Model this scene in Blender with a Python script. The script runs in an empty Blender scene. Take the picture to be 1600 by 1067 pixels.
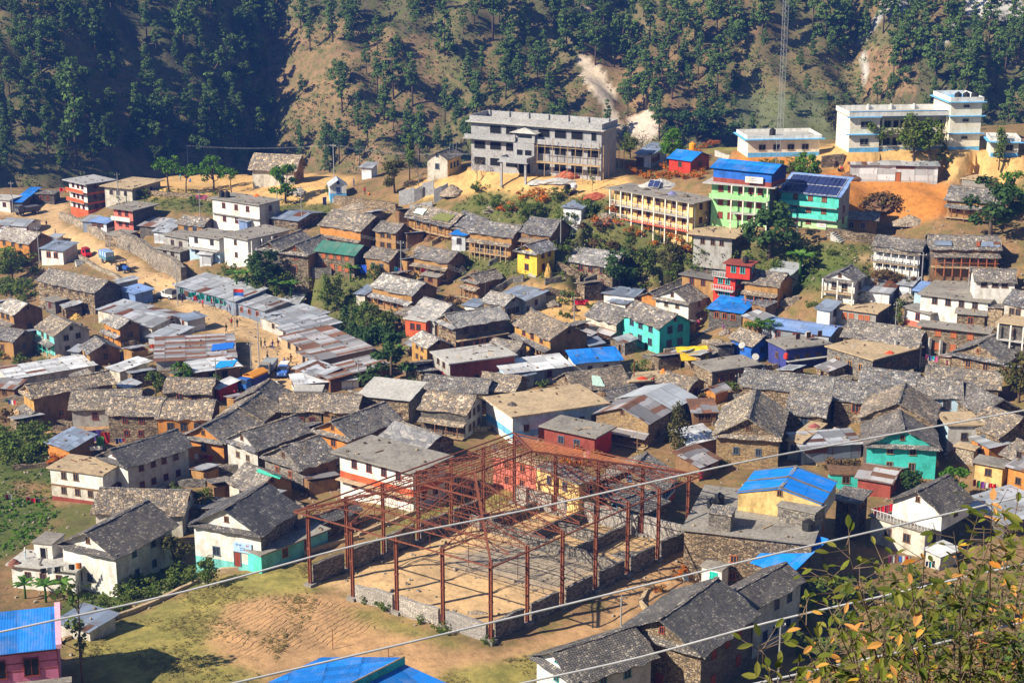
# a Himalayan hill village seen from the slope above it
SUNE=5.0; SKYS=.05; HAZE=.00028; EXPO=.9
import bpy, bmesh, math, random
import numpy as np
from mathutils import Vector, Matrix, noise
R=random.Random(7)
SC=bpy.context.scene
COL=SC.collection
# ---------------------------------------------------------------- camera model
F=2600.0; PIT=math.radians(16); CAMZ=80.0
CP,SP=math.cos(PIT),math.sin(PIT)
def ray(px,py):
    x=(px-800)/F; v=(533.5-py)/F
    return (x, CP+v*SP, -SP+v*CP)
def proj(X,Y,Z):
    z=Z-CAMZ; f=Y*CP-z*SP; u=Y*SP+z*CP
    f=np.where(f>1,f,1) if isinstance(f,np.ndarray) else max(f,1)
    return 800+F*X/f, 533.5-F*u/f
def pz(px,py,z):
    d=ray(px,py); t=(z-CAMZ)/d[2]
    return (d[0]*t,d[1]*t)
# ---------------------------------------------------------------- terrain
CTRL=[(300,980,0),(60,1030,0),(485,915,0),(553,935,0),(767,1003,0),(920,930,0),(1073,855,0),(804,786,0),(640,850,0),(780,880,0),
(620,1060,0),(1000,1060,-1),(1250,1050,-1.5),(1550,1060,0),(1450,900,-1),(1590,880,0),(1200,960,-1.5),(1150,900,-.5),
(380,892,-1),(200,945,-3),(100,930,-3.5),(280,860,-3),(30,880,-3.5),(100,790,-3.5),(20,760,-3.5),(210,780,-3),(340,790,-2),
(470,800,-1),(640,800,0),(480,765,-1.5),(60,690,-3),(170,690,-3),(290,700,-2.5),(400,710,-1.5),(560,720,-.5),(600,650,0),(450,600,-.5),(400,640,-1),
(60,600,-3),(130,570,-2.5),(20,550,-3),(230,550,-1),(320,580,-.6),(400,510,0),(430,550,-.2),(470,600,-.4),(330,480,.2),(260,462,.5),(200,425,1),(130,385,1.8),(70,345,2.5),(40,325,3),
(50,412,-1),(110,415,0),(150,485,-1.5),(90,480,-2),(20,480,-3),(20,440,-2.5),(20,370,1.5),
(250,420,1.2),(330,395,6),(200,362,5),(290,440,1),(350,420,3.5),(400,418,5.5),(480,432,5.5),(550,430,6),(470,480,.5),(560,500,1),(540,560,0),(590,590,0),
(210,300,9),(130,337,3),(350,292,10),(270,290,9.5),(430,292,12),(540,310,13),(500,345,10),(390,365,8),(620,310,15),(600,395,8),(640,490,3.5),(620,440,6),(700,450,6),
(690,277,19),(845,277,21.5),(940,278,21.5),(900,300,20),(760,350,14),(720,395,10.5),(800,400,11),(880,400,12),(830,435,9),(900,458,7),(840,490,5),(750,500,4),(850,560,2),(700,540,2),(670,590,1),(780,600,1),
(900,345,17),(1000,352,17),(1000,385,13.5),(1000,440,8),(950,500,4),(1030,542,3),(1090,500,5),(1100,590,2),(950,600,1),(1000,680,.5),(850,660,.5),(900,740,0),(1180,740,0),(1100,680,1),(1230,660,1.5),
(1080,362,17.5),(1200,364,18),(1300,366,18),(1140,392,15.5),(1230,410,14),(1150,475,8.5),(1230,480,9),(1200,560,4),(1300,520,7),(1330,470,11),(1320,400,16),(1440,430,14),(1540,420,15),(1400,345,18),(1480,330,20),(1350,335,18.6),
(1000,255,22.5),(1060,265,22.5),(1130,245,24),(1220,245,25),(1287,252,26),(1330,230,27.5),(1430,228,28),(1540,238,28),(1590,245,28),(1400,247,27.2),(1340,247,27),(1480,249,27.2),(1550,258,26.6),(1390,290,22.9),(1390,284,23.2),(1340,281,23.3),(1400,300,22.4),(1340,303,22.1),(1440,303,22.2),(1460,288,22.9),(1560,300,22),(1570,350,19),
(1400,500,8),(1500,470,12),(1590,500,12),(1430,560,5),(1550,560,6),(1380,620,3),(1500,640,4),(1590,640,5),(1420,730,1),(1530,730,1.5),(1590,730,2),(1300,720,.5),(1320,830,-1),(1450,860,-1)]
_P=np.array([pz(a,b,c)+(c,) for a,b,c in CTRL]+[(-150,140,0),(-60,135,0),(0,135,0),(60,135,-1),(150,140,0),
 (-230,180,-4),(-230,260,-4),(-230,340,0),(-230,420,2),(210,200,6),(220,260,14),(220,320,26),(200,360,28),(-140,405,4),(-60,400,11),(-30,372,14),(0,352,20),(60,350,24),(120,350,28)],float)
def _rbf():
    P=_P; n=len(P); X=P[:,:2]/100
    d2=((X[:,None]-X[None])**2).sum(-1); K=np.where(d2>0,.5*d2*np.log(d2+1e-12),0)+np.eye(n)*2e-4
    A=np.zeros((n+3,n+3)); A[:n,:n]=K; A[:n,n]=1; A[:n,n+1:]=X; A[n,:n]=1; A[n+1:,:n]=X.T
    b=np.zeros(n+3); b[:n]=P[:,2]
    return np.linalg.solve(A,b),X
_W,_X=_rbf()
_EX=np.array([-300,-130,-80,-40,-15,15,45,75,130,300.]); _EY=np.array([402,402,394,372,352,350,343,346,350,352.])
def hill(X,Y):
    z=-46+.72*(Y-478)
    z=z+.8*np.maximum(0,-84-X)+.012*np.maximum(0,X-60)**1.5
    z=z+6*np.exp(-((X+38)/22)**2)-9*np.exp(-((X+82)/14)**2)+4.5*np.exp(-((X-12)/16)**2)-6*np.exp(-((X-38)/9)**2)+5*np.exp(-((X-70)/18)**2)-7*np.exp(-((X-116)/8)**2)+5*np.exp(-((X-150)/20)**2)
    z=z+2.4*np.sin(X*.13+Y*.05)+1.8*np.sin(Y*.11-X*.06)+1.2*np.sin(X*.31+1.3*np.sin(Y*.17))+1*np.sin(Y*.37+X*.21)
    zt=135+.25*np.maximum(0,-X-84)
    return np.where(z>zt,zt+.1*(z-zt),z)
def gnd(X,Y):
    X=np.atleast_1d(np.asarray(X,float)); Y=np.atleast_1d(np.asarray(Y,float))
    Q=np.stack([X,Y],1)/100; out=np.empty(len(Q))
    for i in range(0,len(Q),4000):
        q=Q[i:i+4000]; d2=((q[:,None]-_X[None])**2).sum(-1)
        out[i:i+4000]=(.5*d2*np.log(d2+1e-12))@_W[:len(_X)]+_W[-3]+q@_W[-2:]
    z=np.clip(out,-6,30)
    ed=np.interp(X,_EX,_EY); z=z-1.0*np.maximum(0,Y-ed)
    zf=np.where(Y<0,77.6,77.6-.605*Y)-np.maximum(0,np.abs(X)-70)*.05
    z=np.maximum(z,zf)
    return np.where(Y>400,np.maximum(z,hill(X,Y)),z)
def g1(x,y): return float(gnd([x],[y])[0])
_T=np.arange(132,720,.8)
def at(px,py,dz=0.0):
    "point on the ray through a pixel that lies dz above the ground"
    d=ray(px,py); X=d[0]*_T; Y=d[1]*_T; Z=CAMZ+d[2]*_T
    f=Z-gnd(X,Y)-dz
    k=np.argmax(f<0)
    if f[k]>=0: k=len(_T)-1
    a=f[k-1]/(f[k-1]-f[k]) if k>0 else 0
    t=_T[k-1]+(_T[k]-_T[k-1])*a
    return Vector((d[0]*t,d[1]*t,CAMZ+d[2]*t))
# ---------------------------------------------------------------- materials
MATS={}
class NT:
    def __init__(s,name):
        s.m=bpy.data.materials.new(name); s.m.use_nodes=True; s.t=s.m.node_tree; s.t.nodes.clear()
        s.o=s.n('ShaderNodeOutputMaterial'); s.p=s.n('ShaderNodeBsdfPrincipled'); s.l(s.p.outputs[0],s.o.inputs[0])
        s.p.inputs['Specular IOR Level'].default_value=.25
    def n(s,t,**k):
        a=s.t.nodes.new(t)
        for q,v in k.items(): setattr(a,q,v)
        return a
    def l(s,a,b): s.t.links.new(a,b)
    def math(s,op,a,b=None,c=None):
        m=s.n('ShaderNodeMath',operation=op)
        for i,v in enumerate((a,b,c)):
            if v is None: continue
            if isinstance(v,(int,float)): m.inputs[i].default_value=v
            else: s.l(v,m.inputs[i])
        return m.outputs[0]
    def ramp(s,f,stops,const=False):
        r=s.n('ShaderNodeValToRGB'); e=r.color_ramp.elements
        if const: r.color_ramp.interpolation='CONSTANT'
        while len(e)<len(stops): e.new(.5)
        for q,(p,c) in zip(e,stops): q.position=p; q.color=(c if len(c)==4 else (*c,1))
        s.l(f,r.inputs[0]); return r.outputs[0]
    def mix(s,f,a,b,bt='MIX'):
        m=s.n('ShaderNodeMix',data_type='RGBA',blend_type=bt)
        for i,v in ((0,f),(6,a),(7,b)):
            if isinstance(v,(int,float)): m.inputs[i].default_value=v
            elif isinstance(v,tuple): m.inputs[i].default_value=(*v[:3],1)
            else: s.l(v,m.inputs[i])
        return m.outputs[2]
    def vec(s,scale=(1,1,1),obj=False):
        if obj: v=s.n('ShaderNodeTexCoord').outputs['Object']
        else: v=s.n('ShaderNodeUVMap').outputs[0]
        r=s.n('ShaderNodeObjectInfo').outputs['Random']
        q=s.math('MULTIPLY',r,61.7)
        a=s.n('ShaderNodeVectorMath',operation='ADD'); s.l(v,a.inputs[0]); s.l(q,a.inputs[1])
        b=s.n('ShaderNodeVectorMath',operation='MULTIPLY'); s.l(a.outputs[0],b.inputs[0]); b.inputs[1].default_value=scale
        s.rand=r
        return b.outputs[0]
    def noise(s,v,sc,det=4,rough=.6):
        n=s.n('ShaderNodeTexNoise'); n.inputs['Scale'].default_value=sc; n.inputs['Detail'].default_value=det; n.inputs['Roughness'].default_value=rough
        if v is not None: s.l(v,n.inputs['Vector'])
        return n.outputs[0]
    def bump(s,h,st=.4,d=.05):
        b=s.n('ShaderNodeBump'); b.inputs['Strength'].default_value=st; b.inputs['Distance'].default_value=d
        s.l(h,b.inputs['Height']); s.l(b.outputs[0],s.p.inputs['Normal'])
    def done(s,col,rough=.9):
        if isinstance(col,tuple): s.p.inputs['Base Color'].default_value=(*col,1)
        else: s.l(col,s.p.inputs['Base Color'])
        s.p.inputs['Roughness'].default_value=rough
        return s.m
def cells(name,cols,sx,sy,rnd=.8,gap=.05,gapc=.35,bump=.6,var=.5,metric='EUCLIDEAN'):
    s=NT(name); v=s.vec((sx,sy,1))
    a=s.n('ShaderNodeTexVoronoi',voronoi_dimensions='2D',distance=metric); b=s.n('ShaderNodeTexVoronoi',voronoi_dimensions='2D',feature='DISTANCE_TO_EDGE')
    sc_=s.math('MULTIPLY_ADD',s.math('FRACT',s.math('MULTIPLY',s.rand,7.3)),.6,.75)
    for q in (a,b): s.l(sc_,q.inputs['Scale']); q.inputs['Randomness'].default_value=rnd; s.l(v,q.inputs['Vector'])
    sep=s.n('ShaderNodeSeparateColor'); s.l(a.outputs['Color'],sep.inputs[0])
    n=len(cols); c=s.ramp(sep.outputs[0],[(i/n,q) for i,q in enumerate(cols)],True)
    u=s.vec((1,1,1)); big=s.noise(u,.35,5,.65)
    c=s.mix(1,c,s.ramp(big,[(.3,(1-var*.8,)*3),(.55,(1,)*3),(.75,(1+var*.7,1+var*.66,1+var*.6))]),'MULTIPLY')
    rv=s.ramp(s.rand,[(0,(.95,.95,1.02)),(.3,(1.4,1.37,1.3)),(.55,(1.15,1.08,1.02)),(.8,(1.6,1.48,1.32)),(1,(1.1,1.1,1.14))] if 'slate' in name else [(0,(.8,.79,.8)),(.4,(1.1,1.06,1.0)),(.7,(.95,.9,.86)),(1,(1.2,1.14,1.06))]); c=s.mix(1,c,rv,'MULTIPLY')
    if 'slate' in name: c=s.mix(s.ramp(s.noise(s.vec((1,1,1)),.8,5,.7),[(.58,(0,0,0)),(.7,(.5,)*3)]),c,s.ramp(s.rand,[(0,(.2,.18,.1)),(.5,(.42,.39,.34)),(1,(.14,.13,.12))]))
    e=s.ramp(b.outputs['Distance'],[(0,(gapc,)*3),(gap,(1,)*3)]); c=s.mix(1,c,e,'MULTIPLY')
    hh=s.math('ADD',s.math('MULTIPLY',sep.outputs[1],.6),s.math('MINIMUM',s.math('MULTIPLY',b.outputs['Distance'],6),1))
    s.bump(hh,bump,.07)
    return s.done(c,.85)
def plaster(name,rgb,dirt=.35,sc=.8,rough=.9):
    s=NT(name); u=s.vec((1,.45,1)); a=s.noise(u,sc,6,.7); w=s.vec((1,1,1)); b=s.noise(w,7,3)
    lo=tuple(x*(1-dirt) for x in rgb); lo=(lo[0],lo[1]*.97,lo[2]*.9)
    c=s.ramp(a,[(.28,tuple(x*.75 for x in lo)),(.4,lo),(.55,rgb),(1,tuple(min(1,x*1.08) for x in rgb))]); c=s.mix(s.ramp(s.noise(s.vec((2.2,.3,1)),.7,5,.75),[(.54,(0,0,0)),(.74,(.34,)*3)]),c,tuple(.35*x+.07 for x in rgb)); c=s.mix(1,c,s.ramp(s.noise(w,2.2,4,.7),[(.35,(.86,.85,.83)),(.65,(1.06,)*3)]),'MULTIPLY')
    s.bump(b,.25,.03)
    return s.done(c,rough)
def tin(name,base,rust=.25,spread=.35,rustc=((.19,.07,.035),(.13,.06,.04)),pan=(3.4,1.05),metal=.25):
    s=NT(name); v=s.vec((1/pan[0],1/pan[1],1))
    f=s.n('ShaderNodeVectorMath',operation='FLOOR'); s.l(v,f.inputs[0])
    wn=s.n('ShaderNodeTexWhiteNoise',noise_dimensions='2D'); s.l(f.outputs[0],wn.inputs[0])
    lo=tuple(x*(1-spread) for x in base); hi=tuple(min(1,x*(1+spread)) for x in base)
    st=[(0,lo),(.3,base),(.6,hi)]
    if rust>0: st=[(0,rustc[0]),(rust*.5,rustc[1]),(rust,lo),(rust+(1-rust)*.3,base),(rust+(1-rust)*.65,hi)]
    c=s.ramp(wn.outputs[0],st,True)
    u=s.vec((1.4,.35,1)); n=s.noise(u,1.3,5,.7)
    if rust>0: c=s.mix(s.ramp(n,[(.56,(0,0,0)),(.68,(.75,)*3)]),c,rustc[0])
    else: c=s.mix(1,c,s.ramp(n,[(.3,(.85,)*3),(.7,(1.06,)*3)]),'MULTIPLY')
    fr=s.n('ShaderNodeVectorMath',operation='FRACTION'); s.l(v,fr.inputs[0]); sp=s.n('ShaderNodeSeparateXYZ'); s.l(fr.outputs[0],sp.inputs[0])
    ln=s.math('MINIMUM',s.math('MULTIPLY',sp.outputs[0],9),s.math('MULTIPLY',sp.outputs[1],22))
    c=s.mix(1,c,s.ramp(ln,[(0,(.62,)*3),(1,(1,)*3)]),'MULTIPLY')
    w=s.n('ShaderNodeTexWave',wave_type='BANDS',bands_direction='X'); w.inputs['Scale'].default_value=2.2; s.l(s.vec((1,1,1)),w.inputs['Vector'])
    c=s.mix(s.ramp(s.noise(s.vec((1,.6,1)),.5,5,.7),[(.48,(0,0,0)),(.75,(.3,)*3)]),c,(.4,.36,.3)); s.bump(w.outputs['Fac'],.5,.04); s.p.inputs['Metallic'].default_value=metal
    return s.done(c,.5)
def concrete(name,rgb,var=.45):
    s=NT(name); u=s.vec((1,1,1)); a=s.noise(u,.3,6,.7); b=s.noise(u,2.4,5,.7)
    c=s.ramp(a,[(.28,tuple(x*(1-var) for x in rgb)),(.5,rgb),(.75,tuple(x*(1+var*.6) for x in rgb))])
    c=s.mix(1,c,s.ramp(b,[(.35,(.75,.73,.7)),(.6,(1.08,)*3)]),'MULTIPLY'); s.bump(b,.3,.03)
    return s.done(c,.92)
def plain(name,rgb,rough=.7,metal=0,var=.12):
    s=NT(name); u=s.vec((1,1,1),True); a=s.noise(u,3,3)
    c=s.ramp(a,[(.3,tuple(x*(1-var) for x in rgb)),(.7,tuple(min(1,x*(1+var)) for x in rgb))])
    s.p.inputs['Metallic'].default_value=metal
    return s.done(c,rough)
def leaf(name,cols,tr=.25):
    s=NT(name); at_=s.n('ShaderNodeAttribute',attribute_name='lv'); oi=s.n('ShaderNodeObjectInfo').outputs['Random']
    f=s.math('FRACT',s.math('ADD',at_.outputs['Fac'],s.math('MULTIPLY',oi,.18)))
    n=len(cols); c=s.ramp(f,[(i/max(1,n-1)*.98,q) for i,q in enumerate(cols)])
    s.p.inputs['Specular IOR Level'].default_value=.12
    s.done(c,.75)
    t=s.n('ShaderNodeBsdfTranslucent'); s.l(s.mix(1,c,(1.1,1.1,.5),'MULTIPLY'),t.inputs[0])
    mx=s.n('ShaderNodeMixShader'); mx.inputs[0].default_value=tr; s.l(s.p.outputs[0],mx.inputs[1]); s.l(t.outputs[0],mx.inputs[2]); s.l(mx.outputs[0],s.o.inputs[0])
    return s.m
DEF={
'slate':lambda n:cells(n,[(.11,.11,.12),(.2,.19,.185),(.14,.14,.15),(.26,.245,.22),(.105,.105,.11),(.185,.18,.175),(.38,.365,.34),(.235,.2,.16),(.16,.155,.16),(.17,.165,.16),(.22,.215,.21)],2.5,3.4,.8,.1,.3,.9,.5),
'slate_dark':lambda n:cells(n,[(.085,.085,.095),(.115,.112,.11),(.13,.125,.12),(.1,.096,.095),(.16,.15,.14),(.11,.11,.115),(.09,.09,.1),(.12,.117,.115),(.1,.1,.105),(.24,.23,.215)],2.6,3.5,.35,.12,.3,.9,.4),
'slate_tan':lambda n:cells(n,[(.2,.17,.13),(.28,.23,.17),(.15,.14,.13),(.38,.3,.21),(.24,.205,.165),(.13,.12,.115),(.32,.275,.22),(.18,.165,.155),(.21,.19,.165),(.46,.4,.32)],2.4,3.2,.85,.1,.3,.9,.5),
'slate_light':lambda n:cells(n,[(.24,.24,.25),(.34,.33,.32),(.2,.2,.205),(.46,.45,.43),(.29,.265,.23),(.17,.17,.17),(.26,.255,.25)],2.2,2.9,.85,.08,.3,.9,.5),
'slate_big':lambda n:cells(n,[(.22,.22,.22),(.29,.28,.26),(.25,.25,.245),(.35,.33,.3),(.18,.18,.18)],.95,1.2,.95,.045,.22,.6,.4),
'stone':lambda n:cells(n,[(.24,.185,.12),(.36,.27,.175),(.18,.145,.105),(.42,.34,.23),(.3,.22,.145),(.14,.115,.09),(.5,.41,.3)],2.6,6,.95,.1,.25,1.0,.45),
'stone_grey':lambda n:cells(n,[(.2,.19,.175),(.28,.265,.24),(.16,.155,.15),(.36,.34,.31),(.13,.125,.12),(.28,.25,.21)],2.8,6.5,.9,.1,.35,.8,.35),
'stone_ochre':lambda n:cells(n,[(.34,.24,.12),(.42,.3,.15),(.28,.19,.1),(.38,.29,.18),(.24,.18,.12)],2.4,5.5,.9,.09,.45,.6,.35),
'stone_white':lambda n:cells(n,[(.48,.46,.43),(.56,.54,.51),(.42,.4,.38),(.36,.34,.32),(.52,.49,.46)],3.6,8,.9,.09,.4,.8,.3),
'cobble':lambda n:cells(n,[(.3,.26,.2),(.38,.33,.26),(.24,.21,.17),(.45,.4,.33)],2,2.4,.9,.1,.4,.8,.35),
'mud':lambda n:plaster(n,(.4,.225,.085),.3,.9),'mud_dark':lambda n:plaster(n,(.26,.15,.075),.35,.9),'orange':lambda n:plaster(n,(.56,.24,.06),.22),  # mud_dark doubles as the shaded copy of mud on right-hand walls
'ochre':lambda n:plaster(n,(.5,.29,.09),.28),'white':lambda n:plaster(n,(.78,.77,.74),.22),'offwhite':lambda n:plaster(n,(.62,.58,.5),.35),
'cream':lambda n:plaster(n,(.86,.8,.66),.1),'grey':lambda n:plaster(n,(.4,.39,.37),.3),'greywhite':lambda n:plaster(n,(.56,.54,.5),.28),  # greywhite doubles as white with shade painted in on right-hand walls
'yellow':lambda n:plaster(n,(.8,.54,.07),.18),'paleyellow':lambda n:plaster(n,(.74,.53,.22),.35),'teal':lambda n:plaster(n,(.055,.52,.46),.25),'tealbright':lambda n:plaster(n,(.12,.68,.58),.2),
'turq':lambda n:plaster(n,(.2,.62,.6),.3),'green':lambda n:plaster(n,(.36,.72,.32),.2),'palegreen':lambda n:plaster(n,(.5,.75,.4),.2),'red':lambda n:plaster(n,(.62,.05,.03),.25),
'orangered':lambda n:plaster(n,(.66,.13,.05),.25),'coral':lambda n:plaster(n,(.7,.2,.15),.25),'pink':lambda n:plaster(n,(.72,.22,.4),.2),'lightpink':lambda n:plaster(n,(.85,.45,.6),.12),
'blue':lambda n:plaster(n,(.03,.15,.6),.25),'navy':lambda n:plaster(n,(.05,.06,.25),.25),'lightblue':lambda n:plaster(n,(.45,.62,.75),.22),'skyblue':lambda n:plaster(n,(.16,.48,.85),.2),'brownred':lambda n:plaster(n,(.3,.07,.05),.25),
'darkwall':lambda n:cells(n,[(.12,.11,.1),(.16,.15,.135),(.1,.095,.09),(.19,.175,.155)],2.4,5.5,.9,.1,.4,.6,.3),  # dark stone, also the shaded copy of stone on right-hand walls
'tin':lambda n:tin(n,(.4,.43,.47),.06,.25),'tin_patch':lambda n:tin(n,(.4,.42,.45),.14,.35),'tin_rust':lambda n:tin(n,(.4,.39,.4),.3,.35,((.27,.12,.065),(.2,.1,.06))),'tin_new':lambda n:tin(n,(.62,.66,.7),0,.12,metal=.4),
'tin_white':lambda n:tin(n,(.66,.68,.7),.06,.25,metal=.1),'tin_blue':lambda n:tin(n,(.014,.2,.68),0,.2,metal=.02),'tin_paleblue':lambda n:tin(n,(.2,.32,.6),0,.15,metal=.05),'tin_green':lambda n:tin(n,(.06,.2,.15),0,.08,metal=.05),
'tin_bluegrey':lambda n:tin(n,(.24,.3,.4),.05,.2),
'conc':lambda n:concrete(n,(.27,.25,.22)),'conc_tan':lambda n:concrete(n,(.46,.35,.22),.3),'conc_light':lambda n:concrete(n,(.46,.45,.42),.25),'conc_grey':lambda n:concrete(n,(.37,.37,.375),.25),'conc_dark':lambda n:concrete(n,(.17,.16,.15),.4),
'wood':lambda n:plain(n,(.2,.1,.05),.8,0,.3),'wood_red':lambda n:plain(n,(.24,.05,.03),.7),'wood_tan':lambda n:plain(n,(.42,.3,.17),.85,0,.25),'wood_orange':lambda n:plain(n,(.42,.13,.05),.7),'wood_grey':lambda n:plain(n,(.26,.24,.21),.85,0,.25),
'dark':lambda n:plain(n,(.012,.012,.014),.35),'void':lambda n:plain(n,(.01,.01,.012),.9),'glass':lambda n:plain(n,(.03,.035,.045),.12),  # void: black sheet standing in for the unlit inside of openings
'steel':lambda n:plain(n,(.2,.065,.036),.7,.1,.35),'steel_o':lambda n:plain(n,(.36,.13,.055),.75,.05,.25),'galv':lambda n:plain(n,(.42,.43,.44),.45,.4),'cable':lambda n:plain(n,(.5,.5,.52),.5,.0),
'black':lambda n:plain(n,(.02,.02,.022),.45),'rubber':lambda n:plain(n,(.02,.02,.02),.8),'tarp':lambda n:tin(n,(.01,.24,.85),0,.04,pan=(3,3),metal=0),'rubble':lambda n:cells(n,[(.36,.3,.24),(.44,.38,.3),(.3,.25,.2)],3,3,.9,.1,.5),
'brickpile':lambda n:cells(n,[(.5,.13,.07),(.6,.2,.1),(.42,.1,.06)],4,4,.9,.1,.5),'gravel':lambda n:concrete(n,(.45,.44,.42),.2),'straw':lambda n:plain(n,(.45,.28,.08),.95,0,.35),'solar':lambda n:plain(n,(.035,.05,.14),.2,.1),
'bark':lambda n:plain(n,(.12,.085,.06),.95,0,.3),'bark_pale':lambda n:plain(n,(.25,.21,.17),.95,0,.3),'skin':lambda n:plain(n,(.28,.14,.08),.6),'hair':lambda n:plain(n,(.012,.01,.01),.6),'brush':lambda n:plain(n,(.16,.09,.05),.95,0,.4),
'grate':lambda n:plain(n,(.6,.6,.62),.5),
'Lpine':lambda n:leaf(n,[(.05,.1,.03),(.11,.18,.045),(.14,.23,.05),(.075,.13,.035),(.19,.26,.06)],.25),'Lgrass':lambda n:leaf(n,[(.17,.15,.045),(.24,.19,.07),(.14,.14,.04)],.2),'Lbroad':lambda n:leaf(n,[(.05,.095,.02),(.11,.18,.03),(.08,.14,.025),(.18,.22,.045),(.06,.1,.02),(.14,.14,.04)],.28),
'Lbright':lambda n:leaf(n,[(.05,.13,.012),(.1,.22,.02),(.07,.17,.015),(.16,.28,.03)],.3),'Ldark':lambda n:leaf(n,[(.022,.058,.018),(.055,.11,.027),(.038,.082,.022),(.09,.15,.035)],.22),
'Lolive':lambda n:leaf(n,[(.05,.055,.015),(.1,.1,.03),(.07,.075,.02),(.15,.12,.04)],.2),'Ldry':lambda n:leaf(n,[(.13,.075,.035),(.2,.12,.05),(.1,.06,.03),(.09,.09,.03)],.15),
'Lorange':lambda n:leaf(n,[(.6,.13,.01),(.75,.2,.015),(.1,.12,.02),(.66,.16,.01),(.3,.1,.02)],.2),'Lyellow':lambda n:leaf(n,[(.6,.42,.02),(.1,.18,.02),(.5,.4,.03),(.06,.12,.02)],.25),
'Lfore':lambda n:leaf(n,[(.075,.105,.014),(.16,.18,.026),(.045,.065,.01),(.11,.135,.018),(.22,.21,.045),(.03,.045,.008),(.13,.12,.025)],.28),'Lforeo':lambda n:leaf(n,[(.45,.17,.03),(.5,.28,.06),(.55,.24,.1),(.55,.35,.03)],.3),
'Lbanana':lambda n:leaf(n,[(.05,.14,.02),(.1,.22,.03),(.16,.28,.05)],.3),
}
def M(k):
    if k not in MATS:
        if k in DEF: MATS[k]=DEF[k](k)
        else: # 'c:r,g,b'
            MATS[k]=plain('paint_%d'%len(MATS),tuple(float(q) for q in k[2:].split(',')),.7)
    return MATS[k]
# ---------------------------------------------------------------- mesh builder
class MB:
    def __init__(s): s.v=[];s.f=[];s.m=[];s.mats=[]
    def mi(s,k):
        if k not in s.mats: s.mats.append(k)
        return s.mats.index(k)
    def poly(s,pts,k):
        b=len(s.v); s.v+= [tuple(p) for p in pts]; s.f.append(tuple(range(b,b+len(pts)))); s.m.append(s.mi(k))
    def box(s,x0,y0,z0,x1,y1,z1,k,T=None,skip=''):
        c=[Vector(p) for p in ((x0,y0,z0),(x1,y0,z0),(x1,y1,z0),(x0,y1,z0),(x0,y0,z1),(x1,y0,z1),(x1,y1,z1),(x0,y1,z1))]
        if T is not None: c=[T@p for p in c]
        b=len(s.v); s.v+=[tuple(p) for p in c]; mi=s.mi(k)
        for nm,q in (('b',(0,3,2,1)),('t',(4,5,6,7)),('f',(0,1,5,4)),('r',(1,2,6,5)),('k',(2,3,7,6)),('l',(3,0,4,7))):
            if nm in skip: continue
            s.f.append(tuple(b+i for i in q)); s.m.append(mi)
    def tube(s,pts,r,k,n=6,cap=True):
        pts=[Vector(p) for p in pts]; rr=r if isinstance(r,(list,tuple)) else [r]*len(pts); rings=[]; mi=s.mi(k); pu=None
        for i,p in enumerate(pts):
            d=(pts[min(i+1,len(pts)-1)]-pts[max(i-1,0)]).normalized()
            u=d.orthogonal().normalized() if pu is None else (pu-d*pu.dot(d)).normalized()
            pu=u; w=d.cross(u); b=len(s.v)
            for j in range(n):
                a=2*math.pi*j/n; s.v.append(tuple(p+(u*math.cos(a)+w*math.sin(a))*rr[i]))
            rings.append(b)
        for a,b in zip(rings,rings[1:]):
            for j in range(n):
                s.f.append((a+j,a+(j+1)%n,b+(j+1)%n,b+j)); s.m.append(mi)
        if cap:
            s.f.append(tuple(rings[0]+j for j in reversed(range(n)))); s.f.append(tuple(rings[-1]+j for j in range(n))); s.m+=[mi,mi]
    def lathe(s,prof,k,n=10,c=(0,0,0)):
        mi=s.mi(k); rings=[]
        for r,z in prof:
            b=len(s.v); rings.append(b)
            for j in range(n):
                a=2*math.pi*j/n; s.v.append((c[0]+r*math.cos(a),c[1]+r*math.sin(a),c[2]+z))
        for a,b in zip(rings,rings[1:]):
            for j in range(n): s.f.append((a+j,a+(j+1)%n,b+(j+1)%n,b+j)); s.m.append(mi)
        s.f.append(tuple(rings[-1]+j for j in range(n))); s.m.append(mi)
    def mesh(s,name,smooth=False,lv=None):
        me=bpy.data.meshes.new(name); me.from_pydata(s.v,[],s.f); me.update()
        for k in s.mats: me.materials.append(M(k))
        me.polygons.foreach_set('material_index',s.m)
        uv=me.uv_layers.new(name='UVMap'); vv=np.array(s.v,float); N=np.empty(len(s.f)*3); me.polygons.foreach_get('normal',N); N=N.reshape(-1,3)
        out=np.empty((len(me.loops),2)); i=0
        for f,n in zip(s.f,N):
            p=vv[list(f)]
            if abs(n[2])>.985: q=p[:,:2]
            else:
                t=np.array((-n[1],n[0],0)); t/=np.linalg.norm(t); w=np.cross(n,t); q=np.stack([p@t,p@w],1)
            out[i:i+len(f)]=q; i+=len(f)
        uv.data.foreach_set('uv',out.ravel())
        if smooth: me.polygons.foreach_set('use_smooth',[True]*len(s.f))
        if lv is not None:
            a=me.attributes.new('lv','FLOAT','FACE'); a.data.foreach_set('value',np.asarray(lv,float))
        return me
    def build(s,name,parent=None,loc=(0,0,0),rz=0,smooth=False):
        return link(name,s.mesh(name,smooth),parent,loc,rz)
def link(name,me,parent=None,loc=(0,0,0),rz=0,sc=None,rot=None):
    o=bpy.data.objects.new(name,me); COL.objects.link(o); o.location=loc; o.rotation_euler=rot or (0,0,rz)
    if sc is not None: o.scale=(sc,sc,sc) if isinstance(sc,(int,float)) else sc
    if parent: o.parent=parent
    return o
def tag(o,label,cat,group=None,kind=None):
    o['label']=label; o['category']=cat
    if group: o['group']=group
    if kind: o['kind']=kind
    return o
def thing(name,label,cat,loc=(0,0,0),rz=0,group=None):
    o=bpy.data.objects.new(name,None); COL.objects.link(o); o.location=loc; o.rotation_euler=(0,0,rz); o.empty_display_size=.5
    return tag(o,label,cat,group)
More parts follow.
